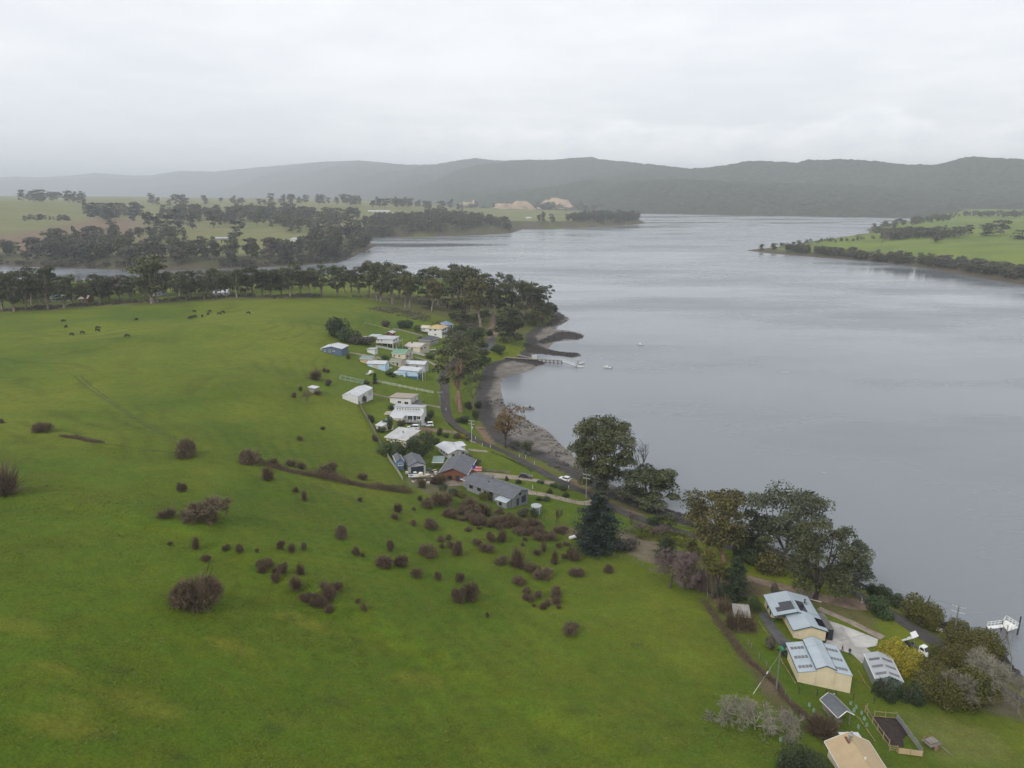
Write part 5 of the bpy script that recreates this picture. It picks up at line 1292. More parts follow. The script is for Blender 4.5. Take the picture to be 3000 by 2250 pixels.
class House:
    def __init__(s, name, label, cat, P0, P1, side=None, left=False, W=None, D=None, raise_=0.0, group=None, anchor='P0', yaw=None, base=None, sw=None):
        a, y, s.W, s.D = frame_of(P0, P1, side, left, W, D, sw)
        if yaw is not None: y = yaw
        s.yaw = y
        if base is not None:
            a = np.array(base[:2])
        cy, sy = math.cos(y), math.sin(y)
        cn = [a + np.array([cy, sy]) * x + np.array([-sy, cy]) * d for x in (0, s.W) for d in (0, s.D)]
        zs = [float(hmap(*c)) for c in cn]
        s.z = (max(zs) * .6 + min(zs) * .4) if base is None or len(base) < 3 else base[2]
        s.lo = min(zs) - s.z - .4
        s.raise_ = raise_
        s.t = thing(name, label, cat, (a[0], a[1], s.z), y, group)
    # roof surface height over the floor, z(x,y)
    def walls(s, h, mat, roof, x0=0, y0=0, x1=None, y1=None, z0=None, name='wall'):
        x1 = s.W if x1 is None else x1; y1 = s.D if y1 is None else y1
        z0 = (s.lo if not s.raise_ else s.raise_ - .15) if z0 is None else z0
        f = roof['f']
        mx_, my_ = (x0 + x1) / 2, (y0 + y1) / 2
        e = .04
        def top(x, y): return h + s.raise_ + f(x, y) - e
        ring = [(x0, y0), (mx_, y0), (x1, y0), (x1, my_), (x1, y1), (mx_, y1), (x0, y1), (x0, my_)]
        V = [(x, y, z0) for x, y in ring] + [(x, y, top(x, y)) for x, y in ring]
        F = [(i, (i + 1) % 8, (i + 1) % 8 + 8, i + 8) for i in range(8)] + [tuple(range(7, -1, -1))]
        return link(name, poly_mesh(name, V, F, mat), s.t)
    def roof(s, h, kind, pitch, mat, over=.45, x0=0, y0=0, x1=None, y1=None, th=.14, trim=None, cap=True, name='roof', ov=None):
        """kind gx (ridge along the front), gy (ridge front to back), hip, or sF/sB/sL/sR (one slope, low at that side)"""
        x1 = s.W if x1 is None else x1; y1 = s.D if y1 is None else y1
        ox = oy = over
        if ov: ox, oy = ov
        X0, X1, Y0, Y1 = x0 - ox, x1 + ox, y0 - oy, y1 + oy
        mx_, my_ = (x0 + x1) / 2, (y0 + y1) / 2
        H0 = h + s.raise_
        if kind == 'gx':
            sl = pitch / ((y1 - y0) / 2); f = lambda x, y: pitch - sl * abs(y - my_)
            polys = [[(X0, Y0), (X1, Y0), (X1, my_), (X0, my_)], [(X0, my_), (X1, my_), (X1, Y1), (X0, Y1)]]; ridge = [(X0, my_), (X1, my_)]
        elif kind == 'gy':
            sl = pitch / ((x1 - x0) / 2); f = lambda x, y: pitch - sl * abs(x - mx_)
            polys = [[(X0, Y0), (mx_, Y0), (mx_, Y1), (X0, Y1)], [(mx_, Y0), (X1, Y0), (X1, Y1), (mx_, Y1)]]; ridge = [(mx_, Y0), (mx_, Y1)]
        elif kind == 'hip':
            hw = min(x1 - x0, y1 - y0) / 2; sl = pitch / hw
            f = lambda x, y: min(pitch, sl * min(x - x0, x1 - x, y - y0, y1 - y))
            if x1 - x0 >= y1 - y0: r0, r1 = (x0 + hw, my_), (x1 - hw, my_)
            else: r0, r1 = (mx_, y0 + hw), (mx_, y1 - hw)
            c = [(X0, Y0), (X1, Y0), (X1, Y1), (X0, Y1)]
            if x1 - x0 >= y1 - y0: polys = [[c[0], c[1], r1, r0], [c[1], c[2], r1], [c[2], c[3], r0, r1], [c[3], c[0], r0]]
            else: polys = [[c[0], c[1], r0], [c[1], c[2], r1, r0], [c[2], c[3], r1], [c[3], c[0], r0, r1]]
            ridge = [r0, r1]
        else:
            gs = {'sF': lambda x, y: (y - y0) / (y1 - y0), 'sB': lambda x, y: (y1 - y) / (y1 - y0), 'sL': lambda x, y: (x - x0) / (x1 - x0), 'sR': lambda x, y: (x1 - x) / (x1 - x0)}[kind]
            f = lambda x, y: pitch * gs(x, y)
            polys = [[(X0, Y0), (X1, Y0), (X1, Y1), (X0, Y1)]]; ridge = None
        def zz(x, y):
            return H0 + (f(x, y) if kind != 'hip' else min(pitch, (pitch / (min(x1 - x0, y1 - y0) / 2)) * min(x - x0, x1 - x, y - y0, y1 - y)))
        mb = MB()
        for p in polys:
            mb.slab([(x, y, zz(x, y) + th) for x, y in p], th)
        r = mb.build(name, mat, s.t)
        if ridge and cap:
            (ax, ay), (bx, by) = ridge
            MB().tube([(ax, ay, zz(ax, ay) + th), (bx, by, zz(bx, by) + th)], .09, 5).build('ridge_cap', mat, r)
        # gutters along the level eaves
        if kind in ('gx', 'hip', 'sF', 'sB'):
            for yy in ((Y0, Y1) if kind != 'sF' and kind != 'sB' else (Y0,) if kind == 'sF' else (Y1,)):
                sg = -.1 if yy == Y0 else .1
                MB().box(X0, min(yy, yy + sg), zz(X0 + .01, yy) - .04, X1, max(yy, yy + sg), zz(X0 + .01, yy) + .10).build('gutter', trim or m_frame, r)
        if kind in ('gy', 'hip', 'sL', 'sR'):
            for xx in ((X0, X1) if kind not in ('sL', 'sR') else (X0,) if kind == 'sL' else (X1,)):
                sg = -.1 if xx == X0 else .1
                MB().box(min(xx, xx + sg), Y0 + .01, zz(xx, Y0 + .02) - .03, max(xx, xx + sg), Y1 - .01, zz(xx, Y0 + .02) + .09).build('gutter', trim or m_frame, r)
        if kind in ('gx', 'gy') and trim:
            for p in polys:
                pts = [q for q in p]
                for k0 in range(4):
                    (ax, ay), (bx, by) = pts[k0], pts[(k0 + 1) % 4]
                    if abs(zz(ax, ay) - zz(bx, by)) > .05:
                        nx = 0 if kind == 'gy' else (-.06 if ax == X0 else .06); ny = 0 if kind == 'gx' else (-.06 if ay == Y0 else .06)
                        A = (ax + nx, ay + ny, zz(ax, ay) + .07); B = (bx + nx, by + ny, zz(bx, by) + .07)
                        MB().tube([A, B], .10, 4).build('barge_board', trim, r)
        return dict(f=f, z=zz, o=r, th=th)
    def wall_frame(s, face, x0=0, y0=0, x1=None, y1=None):
        x1 = s.W if x1 is None else x1; y1 = s.D if y1 is None else y1
        return {'F': ((x0, y0), (1, 0), (0, -1)), 'R': ((x1, y0), (0, 1), (1, 0)), 'B': ((x1, y1), (-1, 0), (0, 1)), 'L': ((x0, y1), (0, -1), (-1, 0))}[face]
    def opening(s, face, t, z, w, h, kind='window', fm=None, gm=None, box=(0, 0, None, None), mull=1, parent=None):
        """window (frame > pane) or door set on a wall face; t metres along the wall seen from outside"""
        (ox, oy), (tx, ty), (nx, ny) = s.wall_frame(face, *box)
        M = Matrix(((tx, nx, 0, ox), (ty, ny, 0, oy), (0, 0, 1, s.raise_), (0, 0, 0, 1)))
        def put(mb, nm, mat, par):
            mb.V = [tuple(M @ Vector(v)) for v in mb.V]
            return mb.build(nm, mat, par)
        fr = .07
        if kind == 'window':
            mb = MB().box(t, .004, z, t + w, .06, z + fr).box(t, .004, z + h - fr, t + w, .06, z + h).box(t, .004, z + fr, t + fr, .06, z + h - fr).box(t + w - fr, .004, z + fr, t + w, .06, z + h - fr)
            for i in range(1, mull + 1):
                mb.box(t + w * i / (mull + 1) - .025, .006, z + fr, t + w * i / (mull + 1) + .025, .055, z + h - fr)
            o = put(mb, 'window', fm or m_frame, s.t)
            put(MB().box(t + fr, .003, z + fr, t + w - fr, .03, z + h - fr), 'pane', gm or m_glass, o)
            put(MB().box(t - .06, .004, z - .07, t + w + .06, .11, z - .002), 'sill', fm or m_frame, o)
        elif kind == 'door':
            o = put(MB().box(t, .003, z, t + w, .05, z + h), 'door', gm or m_door, s.t)
            put(MB().box(t + w - .16, .05, z + 1.0, t + w - .1, .11, z + 1.12), 'handle', m_metal, o)
        else:                                              # roller or garage door: ribs
            mb = MB(); n = 6
            for i in range(n):
                mb.box(t, .004, z + h * i / n, t + w, .04 + .012 * (i % 2), z + h * (i + 1) / n - .015)
            o = put(mb, 'garage_door', gm or m_door, s.t)
        return o
    def windows(s, face, spec, z=1.0, h=1.1, **k):
        for t, w in spec:
            s.opening(face, t, z, w, h, 'window', **k)
    def stilts(s, nx, ny, mat=None):
        for i in range(nx):
            for j in range(ny):
                x = .3 + (s.W - .6) * i / max(nx - 1, 1); y = .3 + (s.D - .6) * j / max(ny - 1, 1)
                MB().box(x - .1, y - .1, s.lo, x + .1, y + .1, s.raise_ - .16).build('stilt', mat or m_white, s.t)
    def flue(s, x, y, z, h=1.0, r=.12, mat=None, name='flue'):
        MB().cyl(x, y, z, z + h, r, 8).cyl(x, y, z + h, z + h + .18, r * 1.5, 8).build(name, mat or m_metal, s.t)
    def deck(s, x0, y0, x1, y1, z, rail=True, mat=None, rm=None, sides='FR'):
        d = MB().box(x0, y0, z - .15, x1, y1, z).build('deck', mat or m_deck, s.t)
        for x in (x0 + .1, x1 - .1):
            for y in (y0 + .1, y1 - .1):
                MB().box(x - .07, y - .07, s.lo, x + .07, y + .07, z - .15).build('deck_post', rm or m_white, s.t)
        if rail:
            r = MB()
            seg = {'F': ((x0, y0), (x1, y0)), 'R': ((x1, y0), (x1, y1)), 'L': ((x0, y0), (x0, y1)), 'B': ((x0, y1), (x1, y1))}
            for q in sides:
                (ax, ay), (bx, by) = seg[q]
                n = max(int(math.hypot(bx - ax, by - ay) / 1.2), 1)
                for i in range(n + 1):
                    x, y = ax + (bx - ax) * i / n, ay + (by - ay) * i / n
                    r.box(x - .04, y - .04, z, x + .04, y + .04, z + 1.0)
                for zz in (.5, 1.0):
                    r.tube([(ax, ay, z + zz), (bx, by, z + zz)], .045, 4)
            r.build('railing', rm or m_white, s.t)
def simple(name, label, cat, P0, P1, side=None, left=False, W=None, D=None, h=2.5, kind='gx', pitch=1.0, wm=None, rm=None, over=.4, wins=(), trim=None, raise_=0.0, group=None, **k):
    b = House(name, label, cat, P0, P1, side, left, W, D, raise_, group, **k)
    r = b.roof(h, kind, pitch, rm, over, trim=trim)
    b.walls(h, wm, r)
    for w in wins:
        b.opening(*w)
    return b, r
# --- upper village
b, r = simple('cottage', 'dark blue cottage with white roof at the top of the village', 'house', (944, 1036), (1001, 1038), D=8.5, h=2.7, kind='gy', pitch=1.1, wm=m_slate, rm=R_white,
    wins=[('F', 1.0, 1.1, 1.0, .9), ('F', 3.5, .9, 1.0, 1.1), ('F', 5.6, 1.3, 1.3, .6)])
MB().box(-1.6, 2.0, b.lo, 0, 6, 2.2).build('lean_to', m_lgrey, b.t)
b.flue(3, 5, 3.4, .8)
b = House('raised_house', 'white house on stilts with pale flat-pitched roof below the carport', 'house', (1102, 1012), (1148, 1016), (1166, 1003), D=9, raise_=1.6)
r = b.roof(2.5, 'hip', .8, R_lgrey, .45); b.walls(2.5, m_white, r); b.stilts(4, 3)
b.windows('F', [(.9, .9), (3.0, .9)], 1.0, .9); b.windows('R', [(1, 1.8), (4, 1.8)], .9, 1.2); b.deck(b.W, 0, b.W + 2.2, b.D, 1.6)
def carport(name, label, P0, P1, D, h, rm, yaw=None, post=None, base=None, kind='sF', pitch=.2, cat='carport', over=.25):
    b = House(name, label, cat, P0, P1, D=D, yaw=yaw, base=base)
    b.roof(h, kind, pitch, rm, over, cap=False)
    for x in (.1, b.W - .1):
        for y in (.1, b.D / 2, b.D - .1):
            MB().box(x - .06, y - .06, b.lo, x + .06, y + .06, h + .02).build('post', post or m_white, b.t)
    return b
carport('carport', 'flat grey carport roof on white posts behind the raised house', (1082, 997), (1110, 998), 5, 2.3, R_silver)
simple('shed', 'little reddish-brown shed with pale roof above the raised house', 'shed', (1131, 985), (1148, 986), D=4.5, h=2.2, kind='gy', pitch=.7, wm=m_brick, rm=R_lgrey, wins=[('F', .8, 0, .9, 1.9, 'door')])
b = House('two_storey_house', 'white two-storey house with ochre hip roof and balcony', 'house', (1254, 985), (1290, 989), (1310, 974), D=10)
r = b.roof(5.3, 'hip', 1.5, R_yel, .5); b.walls(5.3, m_white, r)
b.windows('F', [(1.0, 1.5), (4.2, 1.5)], 3.6, 1.2, fm=m_frame); b.windows('F', [(4.4, 1.4)], .8, 1.0); b.windows('R', [(1.2, 2.4), (5, 2.4)], 3.3, 1.5); b.windows('R', [(2, 1.6)], .6, 1.3)
b.deck(b.W, 0, b.W + 1.8, b.D, 2.8)
rw = b.roof(5.2, 'gx', .8, iron('cream_iron', (.46, .42, .35)), .4, x0=-5.2, y0=1.0, x1=-.05, y1=7.0, name='wing_roof'); b.walls(5.2, m_white, rw, -5.2, 1.0, -.05, 7.0, 2.6, 'wing')
MB().box(-5.0, 2.5, b.lo, -.06, 6.8, 2.6).build('undercroft', m_stone, b.t)
b.opening('F', 1.6, 3.5, 1.2, 1.1, box=(-5.2, 1.0, -.05, 7.0))
simple('house', 'small house with blue hip roof behind the two-storey house', 'house', (1303, 966), (1328, 964), D=8, h=2.8, kind='hip', pitch=1.4, wm=m_lgrey, rm=R_blue, wins=[('F', 1, .9, 1.4, 1.2), ('F', 4, .9, 1.4, 1.2)])
b, r = simple('house', 'grey house with charcoal hip roof below the two-storey house', 'house', (1226, 1006), (1254, 1011), (1279, 996), D=11, h=2.5, kind='hip', pitch=1.5, wm=m_stone, rm=R_slate, wins=[('R', 2, .8, 2.0, 1.3), ('R', 6, .8, 2.0, 1.3)])
b.flue(2.5, 3, 3.2, .8, mat=m_dark)
b, r = simple('house', 'cream house with stained white roof above the concrete yard', 'house', (1186, 1025), (1220, 1032), (1241, 1018), D=11, h=2.9, kind='gx', pitch=1.0, wm=m_creamw, rm=material('stained_iron', (.44, .43, .41), .6, spec=.3, col2=(.36, .30, .25), scale=.5),
    wins=[('F', .8, 1.1, 1.4, 1.1), ('R', 1.4, 1.0, 1.8, 1.2), ('R', 5, 1.0, 1.8, 1.2), ('F', 4.2, 1.1, 1.2, 1.1)])
MB().box(2, 4, 3.4, 2.6, 4.7, 4.8).build('chimney', m_brick, b.t)
b, r = simple('house', 'white two-level house with bright green roof', 'house', (1149, 1050), (1184, 1054), (1203, 1040), D=10, h=3.2, kind='gx', pitch=1.2, wm=m_creamw, rm=R_green, wins=[('F', .8, 1.2, 1.2, 1.1), ('F', 3.6, 1.2, 1.2, 1.1), ('R', 1.5, 1.0, 2.0, 1.3), ('R', 6, 1.0, 2.0, 1.3)])
b.flue(3, 3, 4.0, .9); b.deck(b.W, 1, b.W + 1.6, 7, 1.4)
simple('hut', 'tiny white hut with one window on the lawn', 'shed', (1076, 1034), (1093, 1037), (1101, 1031), D=3.4, h=2.1, kind='sL', pitch=.35, wm=m_white, rm=R_lgrey, wins=[('R', 1.0, .9, 1.0, .8)])
simple('shed', 'tan shed with grey-green roof behind the pale blue shed', 'shed', (1056, 1065), (1089, 1067), (1103, 1056), D=7, h=2.5, kind='gx', pitch=.7, wm=m_tanw, rm=R_gg, wins=[('R', 1.5, 0, 2.6, 2.2, 'roller', None, m_beige)])
simple('shed', 'pale blue shed with white roof and beige sliding door', 'shed', (1077, 1079), (1127, 1082), (1137, 1073), D=6, h=2.5, kind='gx', pitch=.7, wm=m_lblue, rm=R_white, wins=[('F', 2.9, .1, 2.4, 2.1, 'roller', None, m_beige)])
simple('house', 'small beige house with olive roof between the sheds', 'house', (1142, 1070), (1174, 1073), D=6, h=2.3, kind='gx', pitch=.9, wm=m_beige, rm=R_olive, wins=[('F', 1.5, .9, 1.3, .9), ('F', 4, 0, .9, 2.0, 'door')])
simple('house', 'grey-walled house with wide white roof behind the pale blue house', 'house', (1180, 1080), (1236, 1087), (1241, 1074), D=7, h=2.8, kind='gx', pitch=.7, wm=m_lgrey, rm=R_white, wins=[('R', 1.5, .9, 1.6, 1.1), ('F', 7.0, 1.0, 1.4, 1.0)])
b = House('house', 'pale blue house with deep blue base and white sloping roof', 'house', (1189, 1107), (1221, 1110), (1228, 1098), D=7.5)
r = b.roof(3.6, 'sR', .5, R_white, .4, x0=-3.6); b.walls(3.6, m_lblue, r, -3.6, 0, b.W, b.D, 1.0); MB().box(-3.55, .05, b.lo, b.W - .05, b.D - .05, 1.0).build('base', m_dblue, b.t)
r2 = b.roof(2.4, 'sL', .6, R_white, .15, x0=-6.2, y0=-1.2, x1=.2, y1=4, name='wing_roof'); b.walls(2.4, m_lblue, r2, -6.2, -1.2, .15, 4, b.lo, 'wing')
b.opening('F', 3.7, 1.0, 1.6, .9, box=(-6.2, -1.2, .15, 4)); b.deck(b.W, 0, b.W + 2.6, 5, 2.6)
# sheds at the foot of the hill
b, r = simple('farm_shed', 'long white steel shed at the corner of the timber fence', 'shed', (1004, 1175), (1048, 1179), (1083, 1156), D=14, h=2.9, kind='gy', pitch=.9, wm=material('white_cladding', (.60, .60, .60), .5, .05, .5, wave=('X', .19, .02)), rm=R_white, over=.12,
    wins=[('R', 10.0, 0, 3.0, 2.4, 'roller', None, m_lgrey), ('R', 5, .0, .9, 2.0, 'door')])
for i in range(3):
    x = .9; y = 2 + i * 4.2
    for q in (0, 1):
        xa, xb = (.3, b.W / 2 - .4) if q == 0 else (b.W / 2 + .4, b.W - .3)
        MB().slab([(x_, y_, r['z'](x_, y_) + r['th'] + .03) for x_, y_ in ((xa, y), (xb, y), (xb, y + .8), (xa, y + .8))], .025).build('skylight', m_lgrey, r['o'])
simple('hut', 'tiny grey hut with white flat roof at the paddock edge', 'shed', (905, 1149), (922, 1151), D=2.6, h=1.9, kind='sR', pitch=.25, wm=m_stone, rm=R_white, over=.3)
b = House('house', 'white house with brown roof and front gable wing', 'house', (1143, 1187), (1199, 1194), (1213, 1173), D=9.5)
r = b.roof(2.9, 'sB', .8, R_brown, .5); b.walls(2.9, m_white, r)
b.windows('F', [(3.4, 1.6)], 1.2, 1.1); b.windows('F', [(6.4, 1.8)], .8, 1.3); b.windows('R', [(1, .9), (5, .9)], .8, 1.6); b.deck(b.W, -.5, b.W + 3.0, b.D - 2, .9, True, m_deck, m_oldwood)
b = House('modern_house', 'white modern house with clerestory windows and grey deck', 'house', (1147, 1232), (1229, 1240), (1238, 1216), D=9)
wl = b.W
r = b.roof(2.6, 'sF', .5, R_white, .35, x0=0, y0=0, x1=wl, y1=4.2); b.walls(2.6, m_white, r, 0, 0, wl, 4.2)
ru = b.roof(4.2, 'sB', .5, R_lgrey, .4, x0=.2, y0=4.2, x1=wl, y1=9, name='upper_roof'); b.walls(4.2, m_white, ru, .2, 4.25, wl, 9, None, 'upper_wall')
for i in range(9):
    b.opening('F', .9 + i * (wl - 2.2) / 9, 3.45, (wl - 2.2) / 9 - .45, .7, box=(.2, 4.25, wl, 9), mull=0)
rl = b.roof(2.3, 'sF', .3, R_white, .25, x0=0, y0=-3.4, x1=wl * .45, y1=-.05, name='wing_roof'); b.walls(2.3, m_creamw, rl, 0, -3.4, wl * .45, -.05, None, 'wing')
b.deck(wl * .45 + .1, -3.2, wl, -.05, .6, True, m_deck, m_white, 'FR'); b.opening('F', wl * .55, .6, 2.0, 1.8); b.opening('F', wl * .74, .6, 1.2, 1.9, 'door'); b.opening('F', wl * .85, .9, 1.6, 1.3)
MB().slab([(-3.2, 0, 2.5), (-.4, 0, 2.5), (-.4, 4.2, 2.7), (-3.2, 4.2, 2.7)], .1).build('pergola_roof', R_brown, b.t)
for x in (-3.1, -.5):
    for y in (.1, 4.1):
        MB().box(x - .06, y - .06, b.lo, x + .06, y + .06, 2.42).build('post', m_white, b.t)
simple('shed', 'small white shed with pale flat roof below the modern house', 'shed', (1102, 1259), (1122, 1262), D=7, h=2.3, kind='sF', pitch=.4, wm=m_creamw, rm=R_white, over=.2, wins=[('F', 1.0, 0, .9, 1.9, 'door')])
b, r = simple('house', 'house with broad weathered white skillion roof behind dark bushes', 'house', (1132, 1298), (1190, 1308), D=8.5, h=2.7, kind='sF', pitch=.9, wm=m_creamw, rm=material('weathered_white_iron', (.44, .45, .46), .6, spec=.3, col2=(.30, .285, .27), scale=.35), over=.5, wins=[('R', 2, .9, 1.6, 1.1)])
b.flue(4.2, 4.6, 3.2, .8, .2)
b = House('house', 'white house with broad white roof on the lawn above the road', 'house', (1318, 1352), (1361, 1348), (1273, 1333), left=True)
r = b.roof(2.9, 'gy', .75, R_white, .75); b.walls(2.9, m_white, r)
b.windows('F', [(.8, 1.2), (4.4, 1.5)], 1.0, 1.2); b.opening('F', 2.6, .2, 1.0, 2.1, 'door', gm=m_beige)
b.windows('L', [(b.D * .2, 1.2), (b.D * .45, 1.2), (b.D * .7, 1.2)], 1.1, 1.0)
rs = b.roof(2.9, 'gx', .5, R_white, .3, x0=b.W + .02, y0=b.D * .45, x1=b.W + 3.0, y1=b.D * .95, name='wing_roof'); b.walls(2.9, m_white, rs, b.W + .02, b.D * .45, b.W + 3.0, b.D * .95, None, 'wing')
b.deck(b.W + .05, 1.0, b.W + 2.6, b.D * .44, .5, True, m_deck, m_white)
b = House('shed', 'small blue shed with charcoal gable roof beside the grey garage', 'shed', (1163, 1378), (1183, 1376), (1152, 1359), left=True)
r = b.roof(2.9, 'gy', .8, R_dark, .2); b.walls(2.9, paint_m('mid_blue_paint', (.13, .21, .33)), r); b.windows('F', [(.5, 1.6)], 1.6, .7, mull=2); b.opening('F', .6, 0, 1.5, 1.5, 'door', gm=m_slate)
b = House('garage', 'grey garage with charcoal gable roof and dark double door', 'garage', (1199, 1390), (1247, 1384), (1184, 1362), left=True)
r = b.roof(2.7, 'gy', 1.2, R_dark, .25, trim=m_dark); b.walls(2.7, m_lgrey, r); b.opening('F', .6, 0, b.W - 1.2, 2.3, 'roller', gm=m_door); b.flue(b.W * .3, b.D * .4, 3.4, .5); b.flue(b.W * .45, b.D * .75, 3.6, .5)
b = House('brick_house', 'brown brick house with charcoal gable roof', 'house', (1291, 1405), (1366, 1409), (1386, 1376), D=13)
r = b.roof(2.9, 'gy', 1.7, R_dark, .6); b.walls(2.9, m_brick, r); b.windows('F', [(2.2, 1.5)], .7, 1.3, fm=m_dark); b.opening('F', 5.0, 0, 1.2, 2.1, 'door'); b.windows('R', [(2, 1.5), (7, 1.5)], .9, 1.2)
MB().tube([(2, -.6, 0), (2, -.6, 1.0), (8.5, -.6, 1.0), (8.5, -.6, 0)], .04, 4).build('railing', m_dark, b.t)
carport('shade_house', 'dark cluttered lean-to beside the brown brick house', (1268, 1372), (1298, 1372), 5, 2.2, R_gg, post=m_oldwood, cat='lean-to')
b = House('long_house', 'long grey house with charcoal roof nearest the thicket', 'house', (1367, 1438), (1494, 1487), (1528, 1466), D=7.6)
r = b.roof(3.6, 'gx', 1.3, R_dark, .55, trim=m_grey); b.walls(3.6, m_grey, r)
Lw = b.W
for fx in (.05, .23, .38, .50):
    b.opening('F', Lw * fx + .3, 2.0, 1.5 if fx != .38 else .8, 1.0 if fx != .38 else .6, fm=m_dark)
b.opening('R', 2.2, .1, 1.1, 2.2, 'door'); b.opening('R', 4.6, .1, 2.0, 2.2, 'door'); b.windows('R', [(3.4, .8)], 3.1, .7, fm=m_dark)
ra = b.roof(2.6, 'sF', .3, R_silver, .3, x0=Lw * .78, y0=-2.2, x1=Lw * .985, y1=-.05, name='porch_roof'); b.walls(2.6, m_grey, ra, Lw * .78, -2.2, Lw * .985, -.05, None, 'porch'); b.opening('F', .9, 1.0, 1.1, 1.0, box=(Lw * .78, -2.2, Lw * .985, -.05), fm=m_dark)
rb = b.roof(3.5, 'hip', 1.1, R_dark, .5, x0=-3.2, y0=1.6, x1=-.03, y1=7.2, name='wing_roof'); b.walls(3.5, m_grey, rb, -3.2, 1.6, -.03, 7.2, None, 'wing')
b.flue(Lw * .35, 5.2, 4.4, 1.1, .12, m_dark); b.flue(Lw * .38, 2.6, 4.2, .5, .15, m_dark); b.flue(Lw * .55, 5.2, 4.4, .5, .1)
# --- lower right: the nearest buildings
b = House('solar_house', 'cream house with pale iron roof carrying solar panels', 'house', (2324, 1874), (2422, 1892), (2250, 1783), left=True, D=13.2)
W, Dd = b.W, b.D
r = b.roof(2.7, 'gy', 1.15, R_silver, .35, x0=-2.6, y0=5.2, x1=W, y1=Dd, trim=m_teal); b.walls(2.7, m_cream, r, -2.6, 7.8, W, Dd)
r3 = b.roof(2.7, 'gy', 1.0, R_silver, .35, x0=0, y0=0, x1=W, y1=5.15, trim=m_teal, name='front_roof'); b.walls(2.7, m_cream, r3, 0, 0, W, 7.75, None, 'front_wall')
MB().box(-2.5, 5.4, b.lo, -2.35, 5.55, 2.75).build('post', m_teal, b.t)
MB().box(.02, -.03, b.lo, W - .02, -.004, .35).build('plinth', m_dark, b.t)
b.windows('L', [(2.2, .9), (4.4, .9)], 1.1, 1.0, box=(-2.6, 7.8, W, Dd), fm=m_teal)
def on_roof(rf, x, y, w, d, par, mat, nm, lift=.06, th=.05):
    pts = [(x, y), (x + w, y), (x + w, y + d), (x, y + d)]
    o = MB().slab([(a_, b_, rf['z'](a_, b_) + rf['th'] + lift) for a_, b_ in pts], th).build(nm, mat, par)
    return o
mxr = (W - 2.6) / 2
for i in range(4):
    for j in range(2):
        if i == 0 and j == 1: continue
        on_roof(r, -1.9 + i * 1.02, 6.1 + j * 1.7, .99, 1.65, r['o'], m_solar, 'solar_panel')
for j in range(4):
    on_roof(r, mxr + .9, 5.9 + j * 1.02, 1.65, .99, r['o'], m_solar, 'solar_panel')
for j in range(3):
    on_roof(r3, W * .5 + 2.0, 1.0 + j * 1.02, 1.65, .99, r3['o'], m_solar, 'solar_panel')
b.flue(W - 1.6, 9.5, 2.9, 1.3, .14, m_dark); MB().box(W - 2.1, 9.1, 2.95, W - 1.1, 9.9, 3.45).build('flue_base', m_metal, b.t)
MB().box(1.0, -.10, 1.5, 1.35, -.01, 2.0).build('meter_box', m_white, b.t); MB().box(.45, -.10, 1.2, .85, -.01, 2.1).build('meter_box', m_creamw, b.t)
MB().slab([(W + .05, 1.4, 2.2), (W + 2.2, 1.4, 2.1), (W + 2.2, 8, 2.1), (W + .05, 8, 2.2)], .1).build('pergola_roof', m_deck, b.t)
MB().box(W + 1.0, 1.5, b.lo, W + 2.15, 7.9, 1.98).build('lean_to', m_dark, b.t)
b = House('barn', 'cream barn with raised centre roof and rows of skylights', 'barn', (2335, 2009), (2491, 2020), (2302, 1937), left=True, D=9.2, sw=.1)
W, Dd = b.W, b.D; w1, w2 = W * .335, W * .685
rL = b.roof(2.9, 'sL', .55, R_silver, .12, x0=0, x1=w1 - .02, trim=m_teal, name='left_roof'); b.walls(2.9, m_cream, rL, 0, 0, w1 - .02, Dd, None, 'left_wall')
rC = b.roof(3.95, 'gy', .75, R_silver, .12, x0=w1, x1=w2, trim=m_teal, name='centre_roof'); b.walls(3.95, m_cream, rC, w1, 0, w2, Dd, None, 'centre_wall')
rR = b.roof(2.9, 'sR', .55, R_silver, .12, x0=w2 + .02, x1=W, trim=m_teal, name='right_roof'); b.walls(2.9, m_cream, rR, w2 + .02, 0, W, Dd, None, 'right_wall')
for j in range(3):
    y = 1.0 + j * (Dd - 2.4) / 2.3
    for i in range(4):
        on_roof(rL, .35 + i * (w1 - .7) / 4, y, (w1 - .7) / 4 - .1, .85, rL['o'], m_skyl, 'skylight', .03, .02)
        on_roof(rR, w2 + .4 + i * (W - w2 - .7) / 4, y, (W - w2 - .7) / 4 - .1, .85, rR['o'], m_skyl, 'skylight', .03, .02)
for x in (.03, w1 - .01, w2 + .01, W - .03):
    MB().tube([(x, -.06, b.lo), (x, -.06, 2.85)], .05, 5).build('downpipe', m_creamw, b.t)
b.opening('L', .6, 0, 1.0, 2.1, 'door')
b = House('grey_shed', 'grey steel shed with skylight strips right of the barn', 'shed', (2561, 2022), (2641, 2033), (2531, 1979), left=True, D=8, sw=.2)
r = b.roof(2.6, 'gy', .75, iron('galvanised_iron', (.33, .35, .37)), .08); b.walls(2.6, m_zinc, r)
for j in range(3):
    y = .9 + j * (b.D - 1.6) / 2.8
    on_roof(r, .25, y, b.W / 2 - .5, .75, r['o'], m_skyl, 'skylight', .03, .02); on_roof(r, b.W / 2 + .25, y, b.W / 2 - .5, .75, r['o'], m_skyl, 'skylight', .03, .02)
for y in (1.5, 4.5, 7.5):
    MB().box(-.05, y, b.lo, -.005, y + .08, 2.55).build('wall_stud', m_metal, b.t)
